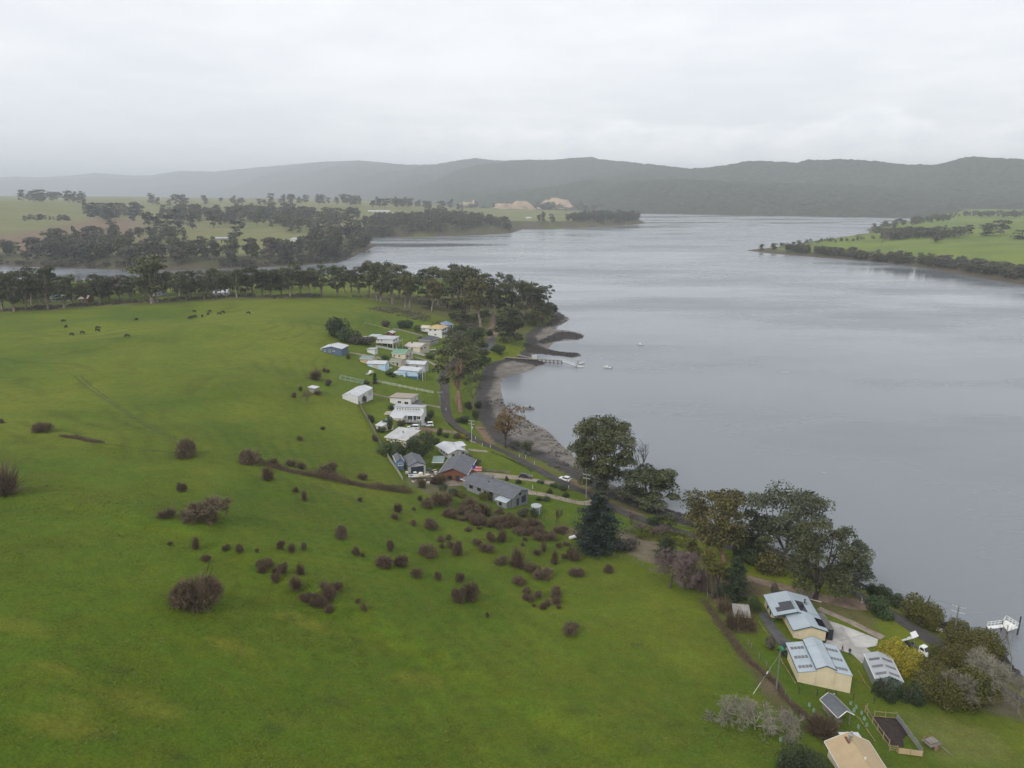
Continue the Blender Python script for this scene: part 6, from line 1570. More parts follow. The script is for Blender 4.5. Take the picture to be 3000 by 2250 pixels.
# open shelter: eaves given by its roof corners
def roofed(name, label, cat, c0, c1, c2, h, pitch, rm, wm=None, kind='gy', over=.3, ground_uv=None):
    """building known by its eaves: near-left, near-right and far-left eave points in the photo"""
    g0 = ground(*ground_uv)[2]
    A, B, Cc = (at_z(*q, g0 + h)[:2] for q in (c0, c1, c2))
    yaw = math.atan2(B[1] - A[1], B[0] - A[0]); W = float(np.linalg.norm(B - A)); Dd = abs(float(np.dot(Cc - A, [-math.sin(yaw), math.cos(yaw)])))
    ex, ey = np.array([math.cos(yaw), math.sin(yaw)]), np.array([-math.sin(yaw), math.cos(yaw)])
    b = House(name, label, cat, c0, c1, W=W - 2 * over, D=Dd - 2 * over, yaw=yaw, base=(*(A + over * ex + over * ey), g0))
    r = b.roof(h, kind, pitch, rm, over, trim=m_white)
    return b, r
b, r = roofed('shelter', 'open timber shelter with dark shingle gable roof', 'shelter', (2455, 2101), (2502, 2092), (2405, 2047), 2.3, .9, R_dark, ground_uv=(2470, 2110))
for x in (.1, b.W - .1):
    for y in (.1, b.D * .5, b.D - .1):
        MB().box(x - .07, y - .07, b.lo, x + .07, y + .07, 2.3).build('post', m_oldwood, b.t)
b.walls(2.3, m_oldwood, r, .15, b.D * .45, b.W - .15, b.D - .15, None, 'back_room')
MB().box(.3, .6, 0, 1.6, 1.3, .8).build('bench', m_oldwood, b.t); b.flue(b.W * .6, b.D * .8, 3.0, .7)
b, r = roofed('tan_house', 'house with broad tan iron roof at the bottom edge', 'house', (2507, 2330), (2650, 2330), (2378, 2170), 2.7, 1.5, R_tan, ground_uv=(2420, 2210), over=.5)
b.walls(2.7, m_creamw, r); W, Dd = b.W, b.D
b.flue(W * .42, Dd - 1.2, 3.6, 1.5, .2); b.flue(W * .50, Dd - .6, 3.6, 1.5, .14); MB().box(W * .36, Dd - 1.6, 3.5, W * .54, Dd - .2, 4.1).build('flue_base', m_brick, b.t)
MB().box(W * .5 - .12, Dd * .45, 4.1, W * .5 + .12, Dd * .45 + .24, 4.7).build('vent', m_white, b.t)
MB().tube([(W * .5 - .9, Dd * .45, 4.45), (W * .5 + .9, Dd * .45 + .4, 4.5)], .02, 4).build('aerial', m_metal, b.t)
MB().slab([(W * .42, Dd + .3, 2.75), (W * .95, Dd + .3, 2.75), (W * .95, Dd + 2.6, 2.55), (W * .42, Dd + 2.6, 2.55)], .08).build('awning', R_white, b.t)
MB().box(W + .55, Dd * .55, 1.7, W + 3.0, Dd * .55 + .1, 1.85).box(W + 2.9, Dd * .55, b.lo, W + 3.0, Dd * .55 + .1, 1.85).box(W + 1.7, Dd * .55, b.lo, W + 1.8, Dd * .55 + .1, 1.7).build('trellis', m_white, b.t)
b = House('old_shed', 'old grey shed with rust-streaked roof hidden in bushes', 'shed', (2150, 1828), (2193, 1832), D=3.6, W=3.2)
r = b.roof(2.1, 'sF', .5, R_rusty, .2); b.walls(2.1, m_oldwood, r)
# --- far farmhouses across the creek: small in view, still houses
def far_house(label, u, v, wpx, hm, wm, rm, D=8, kind='gx', pitch=1.6, yaw=.1, nw=3):
    p = ground(u, v); W = wpx * mpp(p)
    b = House('farmhouse', label, 'house', (u, v), (u + 1, v), W=W, D=D, yaw=yaw, base=(p[0] - W / 2, p[1], p[2]))
    r = b.roof(hm, kind, pitch, rm, .5); b.walls(hm, wm, r)
    for i in range(nw):
        b.opening('F', W * (i + .35) / nw, .9, W / nw * .35, 1.2)
    return b
far_house('pale roofed farmhouse on the green bank across the creek', 648, 703, 38, 2.8, m_stone, R_lgrey, 9, nw=4)
far_house('small white hut among trees far across the creek', 384, 634, 14, 3, m_white, R_white, 8)
far_house('white shed roof in the far wood right of the pines', 702, 650, 12, 2.6, m_lgrey, R_white, 7)
far_house('white villa above the creek mouth wood', 866, 708, 30, 4.6, m_white, R_lgrey, 9, 'hip', 2)
far_house('long white farm building on the pale far hill', 1110, 622, 60, 4, m_white, R_white, 12, nw=5)
far_house('small white building at the end of the long farm building', 1152, 628, 18, 3, m_white, R_white, 9)
far_house('white cabin on the green point across the water', 1549, 640, 15, 3, m_white, R_white, 8)
far_house('low house with dull green roof behind the crest gums', 175, 884, 44, 2.6, m_lgrey, iron('dull_green_iron', (.24, .33, .29)), 8)
far_house('red brick house wall behind the crest gums', 245, 886, 20, 2.8, m_brick, R_brown, 7, nw=2)
far_house('white bungalow behind the crest gums at centre', 452, 868, 36, 2.8, m_white, R_lgrey, 9, nw=4)
far_house('white building behind the right end of the crest gums', 645, 867, 34, 2.6, m_white, R_white, 9, nw=3)
# ------------------------------------------------------------------ poles, fences, jetty, vehicles, boats, people, animals
m_polew = material('pole_timber', (.24, .225, .20), .85, .2, 1.0); m_greenpole = material('green_pole', (.15, .16, .135), .8, .15, 1.0)
m_wire = material('wire', (.10, .10, .10), .5, .1, 1.0); m_galv = material('galvanised', (.50, .52, .53), .45, .1, 1.0, metal=.3)
def topz(u, v0, v1):
    p = ground(u, v0)
    return p, rise(p, v1)
POLES = {}
def pole(key, label, u, v0, v1, yaw, mat=m_polew, arms=1, extra=None):
    p, h = topz(u, v0, v1)
    t = thing('power_pole', label, 'power pole', p, yaw, 'power poles')
    MB().tube([(0, 0, -.5), (0, 0, h)], [.17, .11], 8).build('shaft', mat, t)
    tops = []
    for a in range(arms):
        z = h - .25 - a * 1.3
        arm = MB().box(-1.25, -.06, z, 1.25, .06, z + .12).build('crossarm', m_galv, t)
        for x in (-1.15, -.55, .55, 1.15):
            MB().cyl(x, 0, z + .12, z + .32, .05, 6).build('insulator', m_white, arm)
    if extra:
        MB().cyl(.35, 0, h - 3.4, h - 2.4, .28, 10).build('transformer', m_galv, t)
    for x in (-1.15, -.55, .55, 1.15):
        tops.append(np.array([p[0] + math.cos(yaw) * x, p[1] + math.sin(yaw) * x, p[2] + h + .08]))
    POLES[key] = tops
pole('a', 'timber power pole by the upper houses at the road', 1277, 1068, 1031, .6)
pole('b', 'timber power pole at the road below the pale blue house', 1281, 1124, 1081, .5)
pole('c', 'timber power pole beside the road by the brown-roofed house', 1290, 1201, 1148, .2)
pole('d', 'pole with transformer beside the road above the shingle', 1382, 1296, 1232, -.4, m_galv, 2, True)
pole('e', 'timber power pole at the road next to the huge gum', 1717, 1461, 1389, -.5, m_polew, 2)
pole('f', 'green-grey power pole among the shore bushes at lower right', 2790, 1888, 1776, -.6, m_greenpole, 2)
pole('g', 'stayed power pole on the bare earth patch beside the barn', 2274, 2022, 1906, .3, m_greenpole, 0)
def span(a, b, label, sag=1.2, idx=(0, 1, 2)):
    A, B = POLES[a], POLES[b]
    o = (A[0] + B[0]) / 2
    t = thing('power_line', label, 'power line', o)
    for i in idx:
        s_ = np.linspace(0, 1, 14)[:, None]
        q = A[i] * (1 - s_) + B[i] * s_ - o; q[:, 2] -= (4 * sag * s_ * (1 - s_))[:, 0]
        MB().tube(q, .018, 3).build('wire', m_wire, t)
span('a', 'b', 'wires between the two upper roadside poles'); span('b', 'c', 'wires strung along the road past the rail fence'); span('c', 'd', 'wires over the road bend to the transformer pole')
span('d', 'e', 'long wires over the lower road to the gum tree pole', 2.2); span('e', 'f', 'long wires above the sea wall trees at lower right', 3.5, (0, 1, 2, 3)); span('f', 'g', 'single service wire from the shore pole over the concrete apron', 1.5, (1,))
gp_, gh = topz(2274, 2022, 1906); st = ground(2206, 2034)
t = thing('pole_stay', 'white stay wire anchoring the pole beside the barn', 'stay wire', st)
a_ = np.array([0, 0, 0.]); b_ = np.array([gp_[0], gp_[1], gp_[2] + gh - .6]) - st
MB().tube([a_, b_ * .28], .04, 5).build('sleeve', m_white, t); MB().tube([b_ * .28, b_], .014, 4).build('cable', m_galv, t)
MB().tube([b_ * .5, b_ * .56], .09, 6).build('insulator', m_white, t)
def fence(name, label, px, h=1.2, step=2.4, kind='rail', rails=(.5, 1.05), mat=None, pm=None, closed=False, pr=.06, cat='fence'):
    P = [ground(u, v)[:2] for u, v in px]
    if closed: P.append(P[0])
    P = np.array(P); d = np.append(0, np.cumsum(np.linalg.norm(np.diff(P, axis=0), axis=1)))
    n = max(int(d[-1] / step), len(px) - 1)
    s = np.unique(np.concatenate([np.linspace(0, d[-1], n + 1), d]))
    s = s[np.append(True, np.diff(s) > .4)]
    X = np.interp(s, d, P[:, 0]); Y = np.interp(s, d, P[:, 1]); Z = hmap(X, Y)
    o = (X[0], Y[0], Z[0])
    t = thing(name, label, cat, o)
    pmesh = MB().box(-pr, -pr, -.3, pr, pr, h + .08)
    pm_ = poly_mesh('post', pmesh.V, pmesh.F, pm or mat or m_oldwood)
    for x, y, z in zip(X, Y, Z):
        link('post', pm_, t, (x - o[0], y - o[1], z - o[2]))
    for i in range(len(X) - 1):
        A = np.array([X[i] - o[0], Y[i] - o[1], Z[i] - o[2]]); B = np.array([X[i + 1] - o[0], Y[i + 1] - o[1], Z[i + 1] - o[2]])
        e = B - A; e[2] = 0; e /= np.linalg.norm(e); nrm = np.array([-e[1], e[0], 0]) * .03
        def bar(z0, z1, nm, th=1.0):
            v = [A + nrm * th + [0, 0, z0], B + nrm * th + [0, 0, z0], B - nrm * th + [0, 0, z0], A - nrm * th + [0, 0, z0]]
            v += [q + np.array([0, 0, z1 - z0]) for q in v]
            MB().add(v, [(0, 3, 2, 1), (4, 5, 6, 7), (0, 1, 5, 4), (1, 2, 6, 5), (2, 3, 7, 6), (3, 0, 4, 7)]).build(nm, mat or m_oldwood, t)
        if kind == 'panel':
            bar(.05, h, 'panel', .6)
        else:
            for r_ in rails:
                if kind == 'wire': bar(r_, r_ + .016, 'wire', .25)
                else: bar(r_ - .055, r_ + .055, 'rail', .8)
    return t
fence('timber_fence', 'grey board fence between the paddock and the white houses', [(1051, 1181), (1066, 1212), (1083, 1240), (1100, 1275), (1117, 1308)], 1.5, 2.4, 'panel', mat=m_oldwood)
fence('timber_fence', 'pale board fence beside the small blue shed', [(1136, 1340), (1160, 1376), (1180, 1408)], 1.3, 2.4, 'panel', mat=material('pale_boards', (.33, .31, .27), .9, .2, 1.0))
fence('rail_fence', 'long white rail fence across the lawn to the road', [(1105, 1121), (1187, 1137), (1269, 1153)], 1.2, 2.4, 'rail', (.35, .75, 1.15), m_rail)
fence('pipe_rail', 'pale pipe rail running downhill above the raised house', [(1070, 948), (1141, 967)], .7, 3, 'rail', (.6,), m_lgrey)
fence('garden_wall', 'grey retaining wall above the charcoal roofed house', [(1151, 965), (1195, 974), (1239, 985)], .9, 3, 'panel', mat=m_stone, cat='wall')
fence('yard_fence', 'pale board fence below the raised white house', [(1101, 1017), (1128, 1022), (1155, 1028)], 1.2, 2.4, 'panel', mat=m_lgrey)
fence('yard_fence', 'pale grey fence around the concrete yard', [(1201, 1033), (1230, 1040), (1262, 1048)], 1.3, 2.4, 'panel', mat=m_lgrey)
fence('animal_pen', 'long narrow pen with pale green rails on the lawn', [(994, 1113), (999, 1105), (1067, 1120), (1062, 1127)], 1.1, 2.4, 'rail', (.4, .75, 1.1), material('pale_green_rail', (.30, .38, .34), .7, .1, 1.0), closed=True, cat='pen')
MB2 = fence('roadside_wall', 'low pale retaining wall along the road bend garden', [(1335, 1274), (1355, 1282), (1378, 1293), (1392, 1299)], .6, 2.4, 'panel', mat=m_conc, cat='wall')
fence('garden_wall', 'low stone garden wall between the lawn and the pale driveway', [(1392, 1378), (1440, 1381), (1495, 1386)], .7, 2.4, 'panel', mat=material('dry_stone', (.26, .21, .17), .9, .35, 2.0), cat='wall')
fence('wire_fence', 'old wire fence at the drooping pink tree', [(2045, 1730), (2075, 1752), (2103, 1782), (2135, 1820)], 1.2, 3.0, 'wire', (.4, .75, 1.1), m_wire, m_oldwood)
fence('wire_fence', 'paddock wire fence between the old shed and the barn', [(2163, 1853), (2200, 1900), (2245, 1955), (2300, 2040), (2345, 2110)], 1.2, 4.0, 'wire', (.4, .75, 1.1), m_wire, m_oldwood)
fence('wire_fence', 'wire fence on dark posts below the pale leafless trees', [(2255, 2160), (2300, 2160), (2345, 2165)], 1.4, 3.0, 'wire', (.5, 1.0), m_wire, m_dark, pr=.05)
fence('wire_fence', 'dark post fence below the barn lawn', [(2340, 2033), (2420, 2040), (2500, 2050), (2560, 2062)], 1.4, 3.5, 'wire', (.5, 1.0), m_wire, m_dark, pr=.05)
fence('wire_fence', 'thin fence along the lawn below the lower driveway', [(1545, 1442), (1600, 1455), (1680, 1472), (1712, 1482)], 1.0, 3.0, 'wire', (.4, .8), m_wire, m_dark, pr=.04)
fence('wire_fence', 'thin dark fence on the upper side of the lower lawn', [(1512, 1412), (1570, 1432), (1640, 1452), (1690, 1458)], 1.0, 3.0, 'wire', (.4, .8), m_wire, m_dark, pr=.04)
fence('wire_fence', 'sagging wire fence on the lawn behind the water tank', [(1560, 1512), (1600, 1525), (1660, 1535)], 1.1, 3.0, 'wire', (.4, .8), m_wire, m_oldwood)
fence('wire_fence', 'post and wire fence at the foot of the cypress', [(1745, 1618), (1800, 1630), (1870, 1650), (1930, 1690)], 1.1, 3.0, 'wire', (.4, .8), m_wire, m_oldwood)
fence('shore_fence', 'post and wire fence along the grass above the shingle', [(1450, 1300), (1500, 1322), (1560, 1347), (1620, 1374), (1668, 1396)], 1.0, 3.0, 'wire', (.4, .8), m_wire, m_oldwood)
fence('garden_fence', 'new timber rail fence on two sides of the dark soil bed', G([(460, 1050), (300, 830), (150, 600), (175, 575)]), 1.3, 2.0, 'rail', (.25, 1.2), m_timber)
fence('garden_fence', 'short new timber fence at the far end of the soil bed', G([(272, 665), (410, 680), (553, 692)]), 1.3, 2.0, 'rail', (.25, 1.2), m_timber)
fence('garden_screen', 'corrugated screen fence on the lawn side of the soil bed', G([(553, 692), (640, 800), (715, 910), (800, 1020), (885, 1150)]), 1.2, 1.8, 'panel', mat=m_zinc, pm=m_timber)
fence('garden_screen', 'tan screen fence at the near end of the soil bed', G([(580, 1140), (740, 1160), (893, 1180)]), 1.1, 1.8, 'panel', mat=m_tanw, pm=m_timber)
fence('garden_gate', 'timber gate at the near corner of the soil bed', G([(470, 1110), (565, 1120)]), 1.2, 1.4, 'rail', (.3, .7, 1.1), m_timber, cat='gate')
fence('board_edging', 'yellow timber edging boards beside the tan roofed house', [(2502, 2096), (2520, 2110), (2540, 2140), (2562, 2172)], .25, 3, 'rail', (.2,), m_timber, cat='edging')
def timber_edge(label, px): fence('timber_edging', label, px, .3, 3, 'rail', (.22,), m_timber, cat='edging')
timber_edge('timber sleepers edging the gravel drive', D([(820, 455), (880, 540), (940, 620)]))
timber_edge('timber sleepers along the left wall of the barn', D([(1020, 760), (1080, 900), (1150, 1010), (1215, 1120)]))
timber_edge('timber sleepers along the grey shed wall', [(2515, 1968), (2532, 2000), (2552, 2024)])
gm_post = poly_mesh('guide_post', *(lambda m: (m.V, m.F))(MB().box(-.06, -.03, -.2, .06, .03, 1.0)), m_white)
gpl = [(1413, 1307), (1522, 1341), (1540, 1343), (1566, 1362), (1560, 1432), (1666, 1433), (1393, 1287), (2522, 1732), (1437, 1312), (1307, 1203)]
for i, (u, v) in enumerate(sorted(gpl)):
    tag(link('guide_post', gm_post, None, tuple(ground(u, v)), .4, 1.3), f'white roadside marker post along the lower road, {ORD[i + 1]} from left', 'marker post', 'roadside marker posts')
p = ground(2524, 1768); t = thing('fallen_post', 'white post leaning at the dirt turnaround', 'post', p); MB().tube([(0, 0, 0), (.25, .5, 1.5)], .09, 6).build('post', m_white, t)
p = ground(2388, 1760); t = thing('plank', 'white plank lying behind the solar house', 'plank', p); MB().box(-1.4, -.1, .02, 1.4, .1, .14).build('board', m_white, t); t.rotation_euler = (0, 0, -.5)
# --- jetty in the bay
def J(u, v, z): return at_z(u, v, z)
zd = 1.9
A, B = J(1482, 1046, zd), J(1646, 1057, zd)
L_ = B - A; Lj = np.linalg.norm(L_[:2]); yj = math.atan2(L_[1], L_[0])
t = thing('jetty', 'timber jetty on piles reaching into the bay from the grass', 'jetty', (A[0], A[1], 0), yj)
MB().box(0, -1.1, zd - .2, Lj, 1.1, zd).build('deck', m_oldwood, t)
MB().box(0, -1.3, .2, Lj * .55, 1.3, zd - .22).build('stone_base', m_rock, t)
for i in range(7):
    x = Lj * (.58 + .42 * i / 6)
    for y in (-.95, .95):
        MB().tube([(x, y, -1.5), (x, y, zd + .35)], .15, 7).build('pile', m_bark_dark, t)
MB().tube([(Lj * .6, -.95, .5), (Lj * .99, -.95, .5)], .09, 5).build('brace', m_bark_dark, t)
for y in (-1.0, 1.0):
    r_ = MB()
    for z in (.55, 1.0): r_.tube([(Lj * .58, y, zd + z), (Lj, y, zd + z)], .04, 4)
    for i in range(9):
        x = Lj * (.58 + .42 * i / 8); r_.box(x - .04, y - .04, zd, x + .04, y + .04, zd + 1.0)
    r_.build('railing', m_galv, t)
Bq, Cq = J(1646, 1057, zd), J(1692, 1073, .6)
d_ = Cq - Bq; Lg = np.linalg.norm(d_[:2])
t = thing('gangway', 'white railed gangway sloping down from the jetty to the pontoon', 'gangway', tuple(Bq), math.atan2(d_[1], d_[0]))
q = MB(); dz_ = d_[2]
q.slab([(0, -.6, 0), (Lg, -.6, dz_), (Lg, .6, dz_), (0, .6, 0)], .12); q.build('walkway', m_galv, t)
for y in (-.58, .58):
    r_ = MB().tube([(0, y, 1.0), (Lg, y, dz_ + 1.0)], .05, 4).tube([(0, y, .5), (Lg, y, dz_ + .5)], .04, 4)
    for i in range(9):
        x = Lg * i / 8; r_.box(x - .03, y - .03, dz_ * i / 8, x + .03, y + .03, dz_ * i / 8 + 1.0)
    r_.build('railing', m_rail, t)
p = J(1700, 1075, 0)
t = thing('pontoon', 'small floating pontoon at the end of the gangway', 'pontoon', tuple(p), -.3); MB().box(-2.0, -1.4, -.15, 2.0, 1.4, .5).build('float', m_lgrey, t)
MB().tube([(-1.6, 1.2, -1.5), (-1.6, 1.2, 3.2)], .18, 8).build('pile', m_bark_dark, t); MB().tube([(-2.2, -1.3, -1.5), (-2.2, -1.3, 2.2)], .18, 8).build('pile', m_bark_dark, t)
A, B = J(1517, 1040, 1.6), J(1560, 1049, 1.2)
d_ = B - A; Lr = np.linalg.norm(d_[:2])
t = thing('slipway', 'little slipway rail leading to the white boat hut', 'slipway', (A[0], A[1], 0), math.atan2(d_[1], d_[0]))
for y in (-.5, .5): MB().tube([(0, y, 1.7), (Lr, y, 1.2)], .09, 5).build('rail', m_lgrey, t)
for i in range(4):
    for y in (-.5, .5):
        MB().tube([(Lr * (i + .5) / 4, y, -1), (Lr * (i + .5) / 4, y, 1.5)], .08, 5).build('pile', m_bark_dark, t)
p = J(1566, 1052, .9)
t = thing('boat_hut', 'tiny white hut on piles beside the jetty', 'hut', (p[0], p[1], .9), .1); MB().box(-1.3, -1.0, 0, 1.3, 1.0, 1.9).build('wall', m_white, t); MB().slab([(-1.5, -1.2, 2.0), (1.5, -1.2, 2.0), (1.5, 1.2, 2.25), (-1.5, 1.2, 2.25)], .1).build('roof', R_lgrey, t)
for x in (-1.1, 1.1):
    for y in (-.8, .8): MB().tube([(x, y, -2), (x, y, 0)], .1, 6).build('pile', m_bark_dark, t)
# white landing, lower right
zl = 2.0
def landing():
    c = [J(u, v, zl)[:2] for u, v in ((2952, 1848), (2984, 1838), (2946, 1815), (2936, 1829))]
    o = (c[0][0], c[0][1], 0)
    t = thing('landing', 'white railed landing platform over the water at the right edge', 'landing', o)
    w = [np.array([q[0] - o[0], q[1] - o[1]]) for q in c]
    e = [J(u, v, zl)[:2] - np.array(o[:2]) for u, v in ((2936, 1829), (2941, 1836), (2896, 1842), (2892, 1834))]
    MB().slab([(*q, zl) for q in w], .18).build('platform', m_rail, t); MB().slab([(*q, zl - .02) for q in e], .16).build('walkway', m_rail, t)
    def rail(a, b, n):
        r_ = MB()
        for z in (.55, 1.05): r_.tube([(*a, zl + z), (*b, zl + z)], .06, 4)
        for i in range(n + 1):
            x, y = a + (b - a) * i / n; r_.box(x - .06, y - .06, zl, x + .06, y + .06, zl + 1.1)
        r_.build('railing', m_rail, t)
    rail(w[0], w[1], 3); rail(w[1], w[2], 4); rail(w[2], w[3], 2); rail(e[3], e[0], 4)
    for q in w + e[2:]:
        MB().tube([(*q, -2), (*q, zl - .18)], .16, 6).build('pile', m_bark_dark, t)
    MB().tube([(*(w[1] + .4), -2), (*(w[1] + .4), 4.6)], .15, 7).build('mooring_pile', m_dark, t)
landing()
p = ground(2743, 1850); t = thing('wooden_seat', 'weathered white frame seat between the shore bushes', 'seat', p, -.5)
MB().box(-1.2, -.25, .42, 1.2, .25, .5).build('seat', m_creamw, t); MB().box(-1.2, .2, .55, 1.2, .28, .95).build('backrest', m_creamw, t)
for x in (-1.1, 0, 1.1): MB().box(x - .06, -.2, -.2, x + .06, .26, .42).build('leg', m_creamw, t)
# --- boats
m_hull = paint_m('white_hull', (.66, .66, .65), .3); m_out = paint_m('outboard_black', (.03, .03, .035), .4)
def boat(label, pos, yaw, Ln=5.0, cabin=True, mat=m_hull, group=None, motor=True, name='motorboat'):
    t = thing(name, label, 'boat', pos, yaw, group)
    st_ = [(-.5, .40, .0, .5), (-.2, .42, -.06, .52), (.15, .38, -.06, .58), (.36, .24, .0, .68), (.5, .02, .3, .80)]
    V = []; F = []
    for x, w, zl_, zt in st_:
        V += [(x * Ln, -w * Ln * .42, zt), (x * Ln, -w * Ln * .34, .1), (x * Ln, 0, zl_ - .12), (x * Ln, w * Ln * .34, .1), (x * Ln, w * Ln * .42, zt)]
    for i in range(4):
        for j in range(4):
            F.append((i * 5 + j, i * 5 + j + 1, i * 5 + j + 6, i * 5 + j + 5))
    F.append((0, 1, 2, 3, 4)); 
    link('hull', poly_mesh('hull', V, F, mat), t)
    V2 = [(x * Ln, s_ * w * Ln * .41, zt - .12) for x, w, zl_, zt in st_ for s_ in (-1, 1)]
    link('deck', poly_mesh('deck', V2, [(2 * i, 2 * i + 1, 2 * i + 3, 2 * i + 2) for i in range(4)], m_lgrey), t)
    if cabin:
        c = MB().add([(-.05 * Ln, -.13 * Ln, .45), (.22 * Ln, -.11 * Ln, .5), (.22 * Ln, .11 * Ln, .5), (-.05 * Ln, .13 * Ln, .45), (-.02 * Ln, -.11 * Ln, 1.35), (.12 * Ln, -.10 * Ln, 1.35), (.12 * Ln, .10 * Ln, 1.35), (-.02 * Ln, .11 * Ln, 1.35)],
            [(0, 1, 5, 4), (1, 2, 6, 5), (2, 3, 7, 6), (3, 0, 4, 7), (4, 5, 6, 7)]).build('cabin', mat, t)
        MB().box(.13 * Ln, -.08 * Ln, .85, .20 * Ln, .08 * Ln, 1.12).build('windscreen', m_glass, c)
    if motor:
        MB().box(-.56 * Ln, -.13, .35, -.50 * Ln, .13, 1.0).box(-.54 * Ln, -.05, -.3, -.51 * Ln, .05, .35).build('outboard', m_out, t)
    return t
boat('white motorboat moored furthest out in the bay', J(1875, 1011, 0), 2.2, 5.2, group='moored boats')
boat('white motorboat moored in the middle of the bay', J(1779, 1078, 0), 2.6, 5.4, group='moored boats')
boat('white dinghy tied at the jetty pontoon', J(1703, 1066, 0), .5, 4.6, False, group='moored boats', name='dinghy')
boat('white boat parked on the lawn near the pen', ground(1085, 1097) + [0, 0, .5], 1.2, 5.2, name='motorboat')
boat('white covered boat beside the concrete yard', ground(1268, 1029) + [0, 0, .5], .4, 5.0, False)
boat('upturned pale dinghy beside the pale blue shed', ground(1139, 1080) + [0, 0, .15], .1, 3.4, False, motor=False, name='dinghy')
boat('pale cluttered boat parked below the grey garage', ground(1229, 1402) + [0, 0, .6], .1, 7.0, True, m_creamw)
p = J(1552, 1198, 0)
t = thing('raft', 'small square raft with a dark outboard motor on the calm bay', 'raft', tuple(p), .1)
for y in (-1.2, 1.2): MB().tube([(-2, y, .15), (2, y, .15)], .3, 8).build('float', m_oldwood, t)
MB().box(-1.9, -1.4, .4, 1.9, 1.4, .52).build('deck', m_deck, t); MB().box(-.35, -.3, .52, .35, .3, 1.5).build('motor_box', m_out, t)
r_ = MB()
for z in (.95, 1.3): r_.tube([(-1.85, 1.35, z), (1.85, 1.35, z)], .03, 4)
for x in (-1.85, -.9, .9, 1.85): r_.box(x - .03, 1.32, .52, x + .03, 1.38, 1.3)
r_.build('railing', m_galv, t)
# --- vehicles
m_car = paint_m('car_white', (.68, .69, .70), .25, .02, spec=.6); m_tyre = paint_m('tyre_rubber', (.02, .02, .02), .9); m_rim = paint_m('alloy', (.35, .35, .36), .35); m_light = paint_m('lamp_lens', (.45, .42, .38), .2); m_red = paint_m('tail_lens', (.25, .01, .01), .2)
def prism(prof, w0, w1=None, zmid=None):
    """side profile (x,z) extruded across the width; points above zmid drawn in to w1"""
    m = MB(); n = len(prof); V = []
    for s_ in (-1, 1):
        for x, z in prof:
            w = w0 if zmid is None or z <= zmid else w1
            V.append((x, s_ * w, z))
    m.add(V, [tuple(range(n - 1, -1, -1)), tuple(range(n, 2 * n))] + [(i, (i + 1) % n, (i + 1) % n + n, i + n) for i in range(n)])
    return m
def car(label, pos, yaw, kind='suv', mat=None, name='car', Ln=4.6, group='parked cars'):
    mat = mat or m_car
    t = thing(name, label, 'car', pos, yaw, group)
    h = {'suv': 1.75, 'hatch': 1.5}[kind]; a = Ln / 2; bl = .98 if kind == 'suv' else .88
    body = [(-a, .35), (-a + .05, bl - .05), (-a + .15, bl), (a * .42, bl), (a * .92, bl - .16), (a, bl - .35), (a, .38), (a * .9, .28), (-a * .92, .28)]
    prism(body, .92, .86, .62).build('body', mat, t)
    back = -a + (.12 if kind == 'suv' else .35)
    gl = [(back, bl), (back + .22, h - .10), (a * .05, h - .10), (a * .42, bl)]
    g = prism(gl, .84, .68, bl + .05).build('glasshouse', m_glass, t)
    prism([(back + .18, h - .10), (back + .25, h), (a * .0, h), (a * .08, h - .10)], .70).build('roof', mat, t)
    for x in (back + .10, a * -.12, a * .40):
        for s_ in (-1, 1):
            dx_ = {True: -.30, False: .05}[x > 0.3]
            MB().tube([(x, s_ * .86, bl), (x + (dx_ if x > .3 else .12), s_ * .70, h - .06)], .05, 4).build('pillar', mat, g)
    for x in (-a * .62, a * .62):
        for s_ in (-1, 1):
            wv_ = MB().tube([(x, s_ * .72, .33), (x, s_ * .94, .33)], .34, 12).build('wheel', m_tyre, t)
            MB().tube([(x, s_ * .94, .33), (x, s_ * .955, .33)], .20, 10).build('rim', m_rim, wv_)
    for s_ in (-1, 1):
        MB().box(a - .12, s_ * .7 - .16, bl - .38, a + .012, s_ * .7 + .16, bl - .22).build('headlight', m_light, t)
        MB().box(-a - .012, s_ * .74 - .10, bl - .42, -a + .1, s_ * .74 + .10, bl - .12).build('tail_light', m_red, t)
    MB().box(a - .05, -.42, .46, a + .015, .42, .62).build('grille', m_out, t)
    return t
def lift(u, v, z=.09): return ground(u, v) + np.array([0, 0, z])
car('white four-wheel-drive parked below the modern house deck', lift(1210, 1257), math.pi - .12, 'suv', Ln=4.9)
car('smaller white car parked at the modern house lawn', lift(1254, 1249), math.pi + .1, 'suv', Ln=4.4)
car('white hatchback parked on the verge beside the lower road', lift(1655, 1407, .03), -.62 + math.pi, 'hatch', Ln=4.4)
car('white car beside the flat grey carport', lift(1074, 993, .03), .5, 'hatch')
car('dark car on the pale driveway below the lawn', lift(1540, 1400), -.1, 'hatch', paint_m('car_black', (.025, .027, .03), .3, .02, spec=.6))
